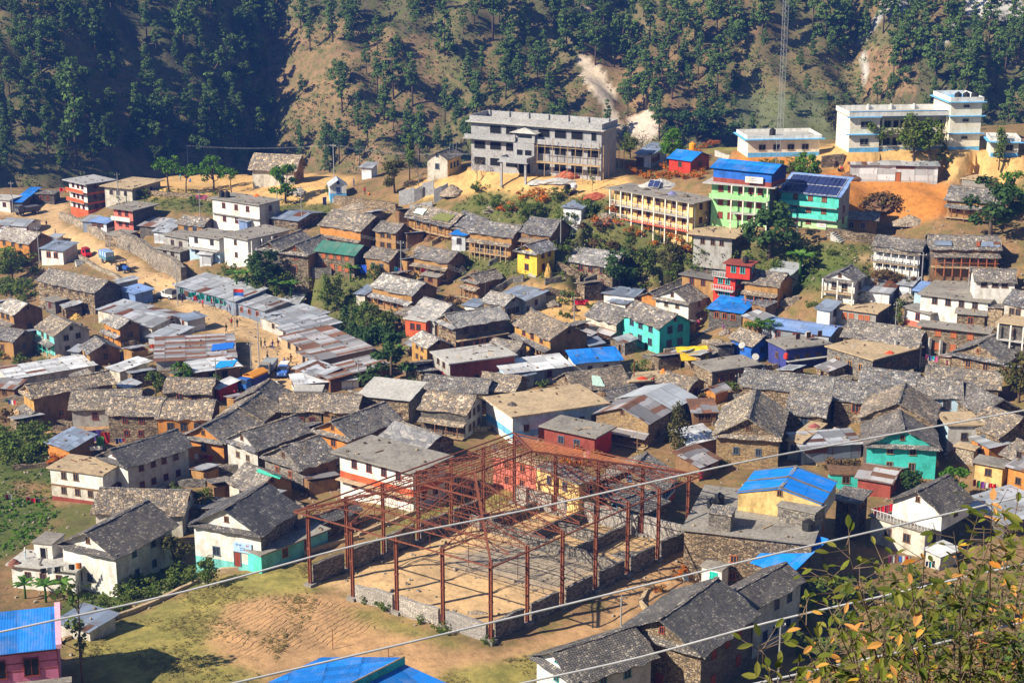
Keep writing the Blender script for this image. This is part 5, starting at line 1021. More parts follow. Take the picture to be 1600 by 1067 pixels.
def proto(kind,var):
    k=(kind,var)
    if k in PROTO: return PROTO[k]
    rs=np.random.RandomState(hash((len(kind)*31+ord(kind[0])*7+ord(kind[-1]),var))%9999); rr=random.Random(var*13+len(kind))
    tb=MB(); cs=[];rad=[]
    mat='Lbroad';per=22;size=.3;sq=.75;bark='bark'
    if kind=='pine':   # chir pine, bare lower trunk, irregular tufted crown; 14 m
        H=14; b0=rr.uniform(.25,.55); lean=rr.uniform(-.5,.5); mat='Lpine'; per=48; size=.46; sq=.6
        tb.tube([(0,0,-1.5),(lean*.3,0,H*.35),(lean,rr.uniform(-.4,.4),H*.7),(lean*1.1,0,H*.97)],[.24,.2,.12,.03],bark,6)
        nl=rr.randint(7,10); wmax=rr.uniform(1.5,2.6)
        for i in range(nl):
            f=i/(nl-1); z=H*(b0+(1-b0)*f); w=wmax*(math.sin(math.pi*min(1,(.28+.72*f)))**.8)*(1 if rr.random()>.2 else .55)+.2
            m=max(2,int(w*2.3))
            for j in range(m):
                a=rr.uniform(0,6.28); q=w*rr.uniform(.35,1); cs.append((lean*(b0+f*(1-b0))+q*math.cos(a),q*math.sin(a),z+rr.uniform(-.4,.5)-.12*q)); rad.append(rr.uniform(.75,1.2))
            if i<nl-2:
                for j in range(2):
                    a=rr.uniform(0,6.28); tb.tube([(lean*f*.8,0,z-.6),(lean*f*.8+w*.7*math.cos(a),w*.7*math.sin(a),z)],[.06,.03],bark,4,False)
    elif kind=='fir':  # fuller, foliage nearly to the ground, 12 m
        H=12; mat='Lpine'; per=44; size=.44; sq=.62
        tb.tube([(0,0,-1.5),(0,0,H*.9)],[.22,.04],bark,6)
        for i in range(11):
            f=i/10; z=H*(.14+.84*f); w=2.5*(1-f)**.75*(1 if rr.random()>.25 else .7)+.15
            for j in range(max(1,int(w*3))):
                a=rr.uniform(0,6.28); q=w*rr.uniform(.4,1); cs.append((q*math.cos(a),q*math.sin(a),z-.15*q)); rad.append(rr.uniform(.6,.95))
    elif kind in('round','bright','olive','dark','dry'):  # broadleaf 7 m
        H=7; mat={'round':'Lbroad','bright':'Lbright','olive':'Lolive','dark':'Ldark','dry':'Ldry'}[kind]; per=80; size=.36; sq=.8
        tb.tube([(0,0,-1),(.1,0,1.3),(.2,.1,3)],[.22,.17,.12],bark,7)
        n=rr.randint(15,20)
        for i in range(n):
            a=rr.uniform(0,6.28); z=rr.uniform(1.9,6.2); w=2.6*math.sin(math.pi*min(.98,max(.12,(z-1.0)/5.9)))**.7; q=w*rr.uniform(.35,1)
            c=(q*math.cos(a),q*math.sin(a),z); cs.append(c); rad.append(rr.uniform(.75,1.25))
            if i%2==0: tb.tube([(.15,.05,1.5+rr.random()),(c[0]*.5,c[1]*.5,z-.8),c],[.09,.06,.02],bark,5,False)
    elif kind=='slender':
        H=7; mat='Lbroad'; per=60; size=.3; sq=1.1
        tb.tube([(0,0,-1),(.1,0,3),(.15,.1,6.4)],[.13,.1,.03],bark,6)
        for i in range(14):
            z=1.8+5*i/14; a=rr.uniform(0,6.28); q=rr.uniform(.1,1.0)*(1.25-.12*abs(z-4)); cs.append((q*math.cos(a),q*math.sin(a),z)); rad.append(rr.uniform(.65,1.0))
    elif kind=='poplar':
        H=7; mat='Lolive'; per=60; size=.24; sq=1.2
        tb.tube([(0,0,-1),(0,0,5.5)],[.14,.05],bark,6)
        for i in range(16):
            z=1.2+5.3*i/16; w=1.0*math.sin(math.pi*(.15+.8*i/16)); a=rr.uniform(0,6.28); cs.append((w*.7*math.cos(a),w*.7*math.sin(a),z)); rad.append(.55+.35*w)
    elif kind=='conifer':
        H=7; mat='Ldark'; per=60; size=.3; sq=.7
        tb.tube([(0,0,-1),(0,0,6)],[.2,.05],bark,6)
        for i in range(30):
            f=i/29; z=.6+6.1*f; w=2.7*(1-f)**.8+.1; a=rr.uniform(0,6.28); q=w*rr.uniform(.5,1); cs.append((q*math.cos(a),q*math.sin(a),z)); rad.append(.45+.5*(1-f))
    elif kind=='umbrella':  # flat-topped small tree
        H=6; mat='Lbright'; per=46; size=.3; sq=.5
        tb.tube([(0,0,-1),(.2,0,2),(.3,.2,3.6)],[.16,.12,.08],bark,6)
        for i in range(13):
            a=rr.uniform(0,6.28); q=rr.uniform(.2,2.4); c=(q*math.cos(a)+.3,q*math.sin(a),rr.uniform(4,5.4)-.1*q); cs.append(c); rad.append(rr.uniform(.7,1.0)); tb.tube([(.3,.2,3),c],[.07,.02],bark,4,False)
    elif kind=='sparse':  # thin sapling with gappy crown
        H=8; mat='Lbroad'; per=18; size=.3; sq=.8
        tb.tube([(0,0,-1),(.2,0,3),(0,.1,5.5),(.2,.2,7.6)],[.1,.08,.05,.02],bark,5)
        for i in range(13):
            z=rr.uniform(3,7.8); a=rr.uniform(0,6.28); q=rr.uniform(.3,1.6); c=(q*math.cos(a),q*math.sin(a),z); cs.append(c); rad.append(rr.uniform(.4,.7)); tb.tube([(.1,.1,z-1),c],[.035,.012],bark,4,False)
    elif kind=='bare':
        H=7; mat='Ldry'; per=5; size=.2
        tb.tube([(0,0,-1),(.2,0,2),(0,.1,4.5)],[.13,.1,.05],'bark_pale',5)
        for i in range(16):
            z=rr.uniform(1.8,4.2); a=rr.uniform(0,6.28); q=rr.uniform(.8,2.0); c=(q*math.cos(a),q*math.sin(a),z+rr.uniform(1,2.6)); tb.tube([(.05,.05,z),(c[0]*.6,c[1]*.6,z+1),c],[.05,.03,.01],'bark_pale',4,False); cs.append(c); rad.append(.6)
    elif kind in('bush','bushdry','flower','yellow','bushdark'):
        H=1.6; mat={'bush':'Lbroad','bushdry':'Ldry','flower':'Lorange','yellow':'Lyellow','bushdark':'Ldark'}[kind]; per=34; size=.2; sq=.8; tb=None
        for i in range(9):
            a=rr.uniform(0,6.28); q=rr.uniform(.1,1.0); cs.append((q*math.cos(a),q*math.sin(a),rr.uniform(.25,1.2))); rad.append(rr.uniform(.35,.6))
    if kind=='banana':
        H=4; tb.tube([(0,0,-.6),(0,0,1.6),(.05,0,2.1)],[.16,.13,.08],'Lbanana',7); vs=[];lv=[]
        for i in range(10):
            a=i*2.4+rr.uniform(-.3,.3); el=rr.uniform(.5,1.25); ln_=rr.uniform(1.7,2.6); d=np.array([math.cos(a),math.sin(a),0]); s=np.array([-math.sin(a),math.cos(a),0]); P=[]
            for k2 in range(7):
                f=k2/6; r=ln_*f*math.cos(el*(1-.2*f)); z=2.0+ln_*math.sin(el)*f*(1-.62*f*1.1); w=.34*math.sin(math.pi*min(.97,.08+.9*f)); c=d*r+np.array([0,0,z]); P.append((c-s*w-[0,0,.08],c,c+s*w-[0,0,.08]))
            for p,q in zip(P,P[1:]):
                vs+= [p[0],q[0],q[1],p[1]]+[p[1],q[1],q[2],p[2]]; lv+=[rr.random()*.99]*2
        me=cloudmesh('crown',[(np.array(vs),np.array(lv))],'Lbanana')
    else:
        me=cloudmesh('crown' if tb else kind,[cloud(cs,rad,per,size,var*7+3,sq)],mat)
    PROTO[k]=(tb.mesh('trunk',True) if tb else None,me,H); return PROTO[k]
def tree(kind,label,px,py,hpx=None,hm=None,group=None,name='tree',cat='tree',var=None,wide=1.0,p=None,lean=0):
    p=at(px,py) if p is None else p
    if hm is None: hm=hpx*(p-Vector((0,0,CAMZ))).length/F/.965
    var=R.randrange(4) if var is None else var
    tm,cm,H=proto(kind,var); s=hm/H
    rz=R.uniform(0,6.28)
    if tm is None:
        o=link(name,cm,None,p,rz,(s*wide,s*wide,s)); tag(o,label,cat,group); return o
    t=thing(name,label,cat,p,rz,group); t.scale=(s*wide,s*wide,s)
    if lean: t.rotation_euler=(0,lean,0)
    link('trunk' if kind!='banana' else 'stem',tm,t); link('crown' if kind!='banana' else 'leaves',cm,t); return t
# --- pines on the far hillside
def zone(px,py):
    if px<330: return 'in the shaded ravine at far left'
    if px<480: return 'along the shadow edge left of the bare slope'
    if px<720: return 'on the brown slope above the pale old house'
    if px<900: return 'on the hillside behind the concrete shell'
    if px<1140: return 'around the pale landslide scar'
    if px<1340: return 'behind the radio mast'
    return 'on the rocky slope behind the school'
BIG=[(40,85,55),(120,255,135),(175,255,70),(75,235,60),(150,85,60),(290,90,90),(60,170,60),(15,145,50),(330,215,90),(255,215,80),(300,200,60),(390,175,50),(405,230,55),(350,245,60),(215,200,60),(230,60,60),(330,30,60),(25,60,40),(100,30,50),(190,20,50),
(395,75,70),(425,60,50),(520,60,70),(485,75,55),(535,170,65),(545,45,40),(615,150,70),(645,160,70),(590,140,55),(573,110,40),(600,180,60),(650,45,40),(695,80,70),(730,130,50),(752,120,45),(695,190,60),(770,60,110),(780,30,60),(745,200,80),(655,255,80),(640,220,60),(560,200,50),(575,225,60),(640,275,60),(700,250,50),(530,250,60),(615,200,40),(590,80,50),(470,40,60),
(885,75,75),(865,40,60),(930,95,70),(905,60,55),(985,85,75),(1015,60,65),(960,100,60),(1060,80,75),(1120,60,75),(1150,45,70),(1085,65,55),(985,145,75),(1010,165,75),(1035,110,55),(1120,145,80),(1110,160,50),(1005,165,50),(1050,150,50),(1090,120,60),(1030,210,60),(820,60,55),(810,130,55),(840,130,60),(860,150,50),(800,90,60),(790,150,60),(880,185,30),(850,110,55),
(1190,60,70),(1290,55,80),(1310,70,75),(1230,60,55),(1270,35,60),(1200,25,60),(1380,45,65),(1410,105,75),(1425,60,70),(1480,40,65),(1440,85,70),(1460,145,90),(1500,75,60),(1545,60,75),(1555,140,80),(1570,110,70),(1590,95,70),(1510,150,75),(1525,130,70),(1490,130,65),(1400,70,60),(1580,60,60),(1250,110,30),(1260,145,30),(1390,150,30),(1530,175,60),(1575,185,55),(1350,60,50),(1395,125,60),(1175,220,40)]
cnt=0
for (x,y,hh) in BIG:
    k='pine' if R.random()<.72 else 'fir'
    tree(k,('bare-trunked pine ' if k=='pine' else 'full-crowned conifer ')+zone(x,y),x,y+6,hh*1.12,group='pines on the far hillside',name='pine_tree'); cnt+=1
tries=0; placed=[(x,y) for x,y,_ in BIG]
while cnt<265 and tries<6000:
    tries+=1; x=R.uniform(0,1600); y=R.uniform(6,270) if x<700 else R.uniform(4,225)
    d=.8
    if 420<x<700 and 40<y<250: d=.12
    elif x<420: d=.75
    elif 880<x<1000 and 90<y<210: d=.08
    elif 1160<x<1340 and y>75: d=.1
    elif 1330<x<1450 and 60<y<150: d=.25
    elif 700<x<880 and y>80: d=.5
    if R.random()>d: continue
    if any((x-a)**2+((y-b)*1.3)**2<(17 if x<420 else 21)**2 for a,b in placed): continue
    placed.append((x,y)); k='pine' if R.random()<.55 else ('fir' if R.random()<.6 else 'round')
    tree(k,{'pine':'bare-trunked pine ','fir':'full-crowned conifer ','round':'rounded leafy tree '}[k]+zone(x,y),x,y,R.uniform(34,62) if k!='round' else R.uniform(22,38),group='pines on the far hillside',name='pine_tree' if k!='round' else 'leafy_tree'); cnt+=1
# the rest of the wood, too many to count
def merged(name,label,cat,pts,kinds,lo,hi,seed):
    rr=random.Random(seed); V=[];L=[]; tb=MB()
    for x,y in pts:
        p=at(x,y); k=rr.choice(kinds); tm,cm,H=proto(k,rr.randrange(4)); n=len(cm.vertices); co=np.empty(n*3); cm.vertices.foreach_get('co',co); co=co.reshape(-1,3); lv=np.empty(len(cm.polygons)); cm.attributes['lv'].data.foreach_get('value',lv)
        s=rr.uniform(lo,hi)*(p-Vector((0,0,CAMZ))).length/F/.965/H; a=rr.uniform(0,6.28); c,q=math.cos(a)*s,math.sin(a)*s
        V.append(np.stack([co[:,0]*c-co[:,1]*q+p.x,co[:,0]*q+co[:,1]*c+p.y,co[:,2]*s+p.z],1)); L.append((lv*.8+rr.random()*.19))
    stuff(link(name,cloudmesh(name,list(zip(V,L)),'Lpine')),label,cat)
ex=[]
while len(ex)<170:
    x=R.uniform(-20,1620); y=R.uniform(-10,270) if x<700 else R.uniform(-10,225)
    d=.7
    if 420<x<700 and 40<y<250: d=.2
    elif 880<x<1000 and 90<y<210: d=.05
    elif 1160<x<1340 and y>95: d=.2
    elif 1330<x<1450 and 60<y<150: d=.25
    if R.random()<d: ex.append((x,y))
merged('distant_pine_wood','smaller pines filling the gaps of the far hillside wood','wood',ex,['pine','fir','fir','round'],24,46,3)
# a few the eye picks out
tree('pine','pine with a long pale trunk leaning right over the shaded ravine',325,126,78,name='pine_tree',var=1,lean=.55)
# --- trees and shrubs of the village
TR=[('umbrella','bright green small tree at the left end of the yellow field',265,303,60),('umbrella','thin leaning tree at the edge of the yellow field',290,306,50),('bright','rounded bright green tree in front of the pale old house',334,296,52),('umbrella','wide low tree on the yellow field above the white tank house',362,302,40),
('bright','slender leaning tree beside the pale old house',446,318,62),('olive','big weeping willow-like tree on the slope by the half-built house',617,302,60),('bare','bare grey tree beside the weeping tree',655,300,45),('bare','bare tree on the dirt apron of the concrete shell',745,285,45),
('sparse','young tree on the dirt road by the mixer',925,300,35),('bright','yellow-green tree in front of the red-walled hut',1052,262,60),('dark','left dark round tree behind the pale blue tin store',1055,225,52),('dark','middle dark round tree behind the red-walled hut',1090,220,60),('dark','right dark round tree behind the red-walled hut',1125,222,55),
('bare','bare tree left of the pale blue tin store',1003,250,55),('round','small green tree left of the pale blue tin store',985,248,40),('round','left school-yard tree with two stems',1366,242,58),('round','tallest school-yard tree in the middle',1428,248,68),('round','school-yard tree right of the tallest one',1452,252,64),('conifer','small dark conical tree in the school yard',1473,253,28),
('slender','school-yard tree in front of the small toilet block',1561,258,56),('olive','weeping tree at the left corner of the school',1309,212,55),('bright','spreading green tree between the school block and the solar roofs',1262,290,52),('dark','large dark tree in front of the light-green building',1203,402,88),('banana','palm-like banana clump on the slope below the large dark tree',1250,432,58),
('dark','big spreading dark tree on the right edge slope',1548,372,95),('bright','green-topped tree rising behind the big spreading tree',1578,340,70),('dark','wide dark tree hiding the tall rough stone house',968,452,66),('round','tree right of the wide dark tree on the slope',1008,436,56),('olive','grey-green tree on the slope below the cream house',1045,425,48),('dark','dark tree by the banana plants below the whitewashed pair',415,446,60),
('slender','tall light-green twin tree behind the bazaar sheds',512,492,64),('slender','second light-green twin tree behind the bazaar sheds',528,486,58),('round','broad green tree clump below the long mud house',575,520,52),('round','second broad tree clump beside the conifer path',605,528,44),('conifer','dense dark conifer in the middle of the village',612,604,84),
('round','round bush tree in front of the striped tin roofs',243,622,46),('bright','light green tree right of the round bush tree',287,606,42),('round','lush bush cluster at the left edge by the ochre house',20,440,52),('umbrella','small green tree before the wide blue tin roof',1178,540,44),('umbrella','second small green tree before the wide blue tin roof',1203,536,38),('poplar','tall slender dark tree between the tin roofs and stone gable house',1060,716,92),
('olive','dark bushy tree cut by the right edge',1592,630,80),('bright','bright green tree over the balustraded white house',1490,790,62),('dark','dark shrubby tree below the teal house',1425,770,40),('olive','olive bush tree beside the whitewashed sign house',273,892,62),('round','round leafy bush in front of the sign house',326,918,50),('round','dense bush between the patchwork roof and green netting house',320,806,46),
('sparse','thin sapling with gappy crown at the bottom left',130,1075,175),('conifer','small dark conifer on the slate roof edge left of the red-trimmed house',574,700,36),('round','bush tree by the stained white house',146,778,44),('slender','slim tree beside the pole on the right slope',1403,512,36),('round','small tree on the terraced field below the concrete shell',822,350,36),('round','second small tree on the terraced field',838,346,30),('round','leafy tree between the mud houses and thicket',585,440,30),
('banana','banana plant left of the dark tree below the whitewashed pair',370,448,36),('banana','banana plant behind the tin shop row',386,448,40),('banana','banana plant right of the dark tree',432,462,36),('banana','banana plant by the stone gable house',455,462,34),('banana','banana plant below the green-roofed house',548,440,38),('banana','banana plant at the left edge above the stone hut',12,415,40),
('banana','leftmost banana plant below the roof terrace',40,935,44),('banana','middle banana plant below the roof terrace',72,940,48),('banana','right banana plant below the roof terrace',100,935,46),('banana','banana plant beside the mud lane at the ochre house',625,560,30),('slender','thin tree behind the green-roofed house',512,305,20)]
for t in TR: tree(t[0],t[1],t[2],t[3],t[4],name='banana_plant' if t[0]=='banana' else ('thicket' if t[0]=='bush' else 'tree'),cat='banana plant' if t[0]=='banana' else ('shrub' if t[0]=='bush' else 'tree'),wide=1.25 if t[0] in('dark','bush') else 1.45 if t[4]==84 else 1.0)
def shrubs(kind,label,group,pts,lo,hi,name='shrub',cat='shrub'):
    for (x,y) in pts: tree(kind,label,x,y,R.uniform(lo,hi),group=group,name=name,cat=cat,wide=R.uniform(.9,1.4))
def scat(n,poly,seed):
    rr=random.Random(seed); xs=[p[0] for p in poly]; ys=[p[1] for p in poly]; o=[]
    while len(o)<n:
        x,y=rr.uniform(min(xs),max(xs)),rr.uniform(min(ys),max(ys))
        if inpoly(np.array([x]),np.array([y]),poly)[0]: o.append((x,y))
    return o
def inpoly(px,py,poly):
    ins=np.zeros(len(px),bool); n=len(poly)
    for i in range(n):
        x1,y1=poly[i]; x2,y2=poly[(i+1)%n]
        if y1!=y2: ins^=((y1>py)!=(y2>py))&(px<(x2-x1)*(py-y1)/(y2-y1)+x1)
    return ins
FG='orange marigold bushes'
shrubs('flower','orange flower bush on the bank below the tin store and red hut',FG,[(983,262),(990,272),(1003,280),(1020,278),(1030,283),(1042,279),(1055,277),(1068,280),(1080,278),(1090,280),(1040,265),(1100,272)],9,14,'flower_bush')
shrubs('flower','orange flower bush beside the white school field',FG,[(1098,232),(1105,230),(1112,228),(1120,226),(1090,240)],8,12,'flower_bush')
shrubs('flower','orange flower bush on the slope left of the cream balcony house',FG,[(820,312),(842,305),(845,318),(785,330),(928,350),(940,352),(955,330),(800,328)],12,17,'flower_bush')
shrubs('flower','orange flower bush below the cream balcony house',FG,[(1015,358),(1030,360),(1000,370),(1045,372),(1060,378),(985,362),(1020,385),(965,352),(1075,392)],10,15,'flower_bush')
shrubs('flower','marigold bush seen through the steel hall frame',FG,[(905,722),(888,728),(920,718),(925,728),(880,735)],18,26,'flower_bush')
shrubs('flower','orange flower bush at the wall of the whitewashed sign house',FG,[(420,860),(425,845),(418,872)],18,24,'flower_bush')
shrubs('flower','orange flower bush by the small stone block right of the hall',FG,[(1060,902),(1070,898),(1030,925)],13,18,'flower_bush')
shrubs('flower','rusty flower bush by the tilted tin shed at left',FG,[(95,722),(85,728)],16,22,'flower_bush')
shrubs('yellow','yellow-flowering vine on the white houses at left',FG,[(180,745),(205,735),(215,745)],20,26,'flower_bush')
shrubs('yellow','yellow and green vine on the turquoise outbuilding',FG,[(455,850),(470,842),(490,838),(505,828),(440,862)],24,32,'flower_bush')
SG='shrubs on the village slopes'
shrubs('bush','green shrub on the terraced slope below the dirt apron',SG,scat(18,[(720,300),(870,305),(960,340),(880,360),(760,340)],1),10,20)
shrubs('bush','green shrub on the overgrown slope below the cream balcony house',SG,scat(28,[(880,350),(960,345),(1110,370),(1100,425),(1000,440),(880,420)],2),7,15)
shrubs('bushdry','dry brown shrub on the overgrown slope below the cream balcony house',SG,scat(10,[(880,340),(1000,360),(1090,400),(900,420)],3),9,16)
shrubs('bush','green shrub on the green slope below the large dark tree',SG,scat(20,[(1170,395),(1300,385),(1340,430),(1250,450),(1160,430)],4),9,18)
shrubs('bush','green garden shrub at the far left between the ochre and stone houses',SG,scat(16,[(-5,405),(45,410),(60,440),(40,475),(-5,470)],14),14,26)
shrubs('bush','green shrub on the garden edge above the left stone house',SG,scat(8,[(0,555),(90,575),(110,590),(0,600)],15),10,18)
shrubs('bush','green shrub behind the bazaar sheds',SG,scat(20,[(320,425),(480,440),(560,455),(560,500),(480,470),(380,450)],5),12,24)
shrubs('bushdark','dark shrub in the thicket below the long mud house',SG,scat(14,[(545,495),(600,505),(640,540),(570,545),(530,520)],6),18,30)
shrubs('bush','hedge shrub at the left edge above the vegetable plots',SG,scat(18,[(-5,690),(80,685),(95,720),(40,735),(-5,735)],7),22,34)
shrubs('bush','garden shrub below the white houses at the lower left',SG,scat(15,[(170,925),(300,890),(300,910),(180,960),(110,985)],8),16,28)
shrubs('bush','shrub on the bank of the yellow field',SG,scat(10,[(190,300),(330,312),(480,325),(330,330),(190,315)],9),8,14)
shrubs('bushdry','dry bush on the orange cutting behind the solar roofs',SG,[(1365,322),(1375,320),(1385,324),(1355,325),(1395,322)],18,26)
shrubs('bushdry','dry bush on the bank right of the white footpath',SG,scat(10,[(1340,425),(1400,430),(1420,445),(1360,440)],10),9,15)
shrubs('bush','shrub on the shaded lane bank at the lower right',SG,scat(22,[(1240,960),(1420,900),(1590,930),(1590,1060),(1260,1060)],11),26,50)
shrubs('bush','shrub at the foot of the hall front wall',SG,[(600,955),(590,948),(655,975),(690,988),(760,1005),(570,940)],10,18)
shrubs('bush','green bush by the school block and mud bank',SG,scat(10,[(1180,258),(1280,262),(1270,275),(1190,270)],12),10,18)
shrubs('bushdry','dry brush heaped on the teal yard wall',SG,[(1300,733),(1312,734),(1325,733),(1338,735)],18,24)
# --- uncountable growth
def tufts(name,label,cat,XY,size,per,mat,rad=.5,seed=5,up=.8):
    Z=gnd(XY[:,0],XY[:,1]); v=cloud(np.column_stack([XY,Z+.12]),np.random.RandomState(seed).uniform(.5,1.2,len(XY))*rad,per,size,seed,.6,up)
    stuff(link(name,cloudmesh(name,[v],mat)),label,cat)
rs=np.random.RandomState(11)
XY=np.column_stack([rs.uniform(-190,220,42000),rs.uniform(445,625,42000)]); px,py=proj(XY[:,0],XY[:,1],gnd(XY[:,0],XY[:,1]))
nn=np.sin(XY[:,0]*.12)+np.sin(XY[:,1]*.15+XY[:,0]*.07)+rs.randn(len(XY))*.6
keep=(px>-40)&(px<1640)&(py>-30)&(nn>-1.1)
for poly in ([(898,92),(926,86),(962,170),(972,205),(945,205)],[(990,180),(1012,165),(1030,180),(1025,215),(980,215)]): keep&=~inpoly(px,py,poly)
ht=XY[keep]; i=len(ht)*2//5
tufts('hillside_scrub','dark green scrub covering the far hillside','scrub',ht[:i],.5,10,'Lpine',1.4)
tufts('hillside_dry_scrub','dry brown scrub covering the far hillside','scrub',ht[i:],.45,9,'Lolive',1.2,6)
XY=np.column_stack([rs.uniform(-130,130,60000),rs.uniform(150,400,60000)]); px,py=proj(XY[:,0],XY[:,1],gnd(XY[:,0],XY[:,1]))
grp=[[(880,300),(1110,330),(1130,420),(1100,440),(880,440),(700,430),(700,330),(760,290)],[(1060,380),(1380,380),(1360,470),(1240,450),(1100,440)],[(290,420),(590,430),(640,460),(640,540),(540,520),(470,470),(380,440)],[(180,290),(330,300),(520,320),(520,345),(330,335),(180,320)],[(160,900),(330,880),(330,910),(160,960),(60,1000)],[(1240,900),(1600,880),(1600,1090),(1240,1090)],[(-20,700),(130,690),(130,770),(-20,800)]]
k=np.zeros(len(px),bool)
for g in grp: k|=inpoly(px,py,g)
q=XY[k]; tufts('undergrowth','low green undergrowth on the village slopes','undergrowth',q[:12000],.27,8,'Lbroad',.6)
k=inpoly(px,py,[(-20,780),(60,775),(90,800),(50,850),(-20,880)])|inpoly(px,py,[(30,800),(80,790),(80,830),(40,850)]); tufts('vegetable_crop','leafy green vegetable crop in the left plots','crop',XY[k],.3,14,'Lbright',.55)
XY=np.column_stack([rs.uniform(-60,40,40000),rs.uniform(148,215,40000)]); px,py=proj(XY[:,0],XY[:,1],gnd(XY[:,0],XY[:,1]))
k=inpoly(px,py,[(340,905),(480,880),(560,870),(640,800),(790,760),(800,790),(660,850),(500,910),(490,960),(400,1067),(100,1090),(120,1000)])|inpoly(px,py,[(680,1060),(760,1035),(900,1010),(900,1090),(680,1090)])
q=XY[k]; q=q[(np.sin(q[:,0]*.5)+np.sin(q[:,1]*.6+q[:,0]*.3)+rs.randn(len(q))*.5)>.1]; tufts('meadow_grass','short dry grass on the meadow by the steel hall','grass',q[:7000],.13,8,'Lgrass',.3,5,4)
# loose stones over the village ground
XY=np.column_stack([rs.uniform(-125,125,16000),rs.uniform(150,340,16000)]); px,py=proj(XY[:,0],XY[:,1],gnd(XY[:,0],XY[:,1]))
k=(py>330)&~inpoly(px,py,[(340,905),(480,880),(560,935),(640,980),(1010,960),(900,1090),(100,1090),(120,1000)])&(px>-20)&(px<1620); q=XY[k][:6000]
b=MB(); Z=gnd(q[:,0],q[:,1])
for (x,y),z in zip(q,Z):
    w=R.uniform(.08,.3); a=R.uniform(0,3); c,s=math.cos(a)*w,math.sin(a)*w; h1=w*R.uniform(.5,1)
    P4=[(x+c,y+s,z),(x-s,y+c,z),(x-c,y-s,z),(x+s,y-c,z)]; T4=[(x+c*.6,y+s*.6,z+h1),(x-s*.7,y+c*.7,z+h1),(x-c*.6,y-s*.6,z+h1*.8),(x+s*.6,y-c*.6,z+h1*.9)]
    for i in range(4): b.poly([P4[i],P4[(i+1)%4],T4[(i+1)%4],T4[i]],'rubble')
    b.poly(T4,'rubble')
stuff(b.build('loose_stones'),'loose stones scattered between the houses','stones')

def heap(name,label,cat,p,w,d,h,k,seed=1,n=18,m=7,rough=.14):
    rr=random.Random(seed+int(w*10)); b=MB(); rows=[]
    for j in range(m+1):
        f=j/m; row=[]
        for i in range(n):
            a=6.283*i/n; q=(1-f)**.8; row.append(Vector((w/2*q*math.cos(a)*(1+rr.uniform(-rough,rough)),d/2*q*math.sin(a)*(1+rr.uniform(-rough,rough)),h*(1-(1-f)**1.0*1.0)*(1+rr.uniform(-.1,.1))-(.25 if j==0 else 0))))
        rows.append(row)
    for a,c in zip(rows,rows[1:]):
        for i in range(n): b.poly([a[i],a[(i+1)%n],c[(i+1)%n],c[i]],k)
    return tag(b.build(name,None,p,0,False),label,cat)
# ---------------------------------------------------------------- yard clutter between the houses
def free(x,y,m=.6):
    for (cx,cy,rz,W,L,zb,*_f) in FOOT:
        dx=x-cx;dy=y-cy
        if abs(dx)+abs(dy)>26: continue
        c,s_=math.cos(rz),math.sin(rz); u=dx*c+dy*s_; v=-dx*s_+dy*c
        if abs(u)<W/2+m and abs(v)<L/2+m: return False
    return True
VIL=[(0,470),(160,500),(240,560),(380,590),(500,600),(620,560),(640,480),(560,440),(480,430),(500,350),(640,340),(880,380),(1000,450),(1090,430),(1300,480),(1400,420),(1590,430),(1590,700),(1500,720),(1330,720),(1240,720),(1090,740),(1060,690),(860,690),(700,690),(560,720),(480,790),(320,830),(150,790),(130,690),(0,690)]
rr=random.Random(21); cand=[]; 
for (x,y) in scat(2400,VIL,31):
    p=at(x,y)
    if free(p.x,p.y,.8): cand.append((x,y,p))
used=[]
def spot(dmin):
    while cand:
        x,y,p=cand.pop()
        if all((p-q).length>dmin for q in used): used.append(p); return x,y,p
    return None
ROADP=[(300,475),(390,475),(470,540),(490,600),(400,640),(385,560),(330,520)]
def zn(x,y):
    return ('left' if x<400 else 'centre-left' if x<750 else 'centre-right' if x<1100 else 'right')+' part of the village'
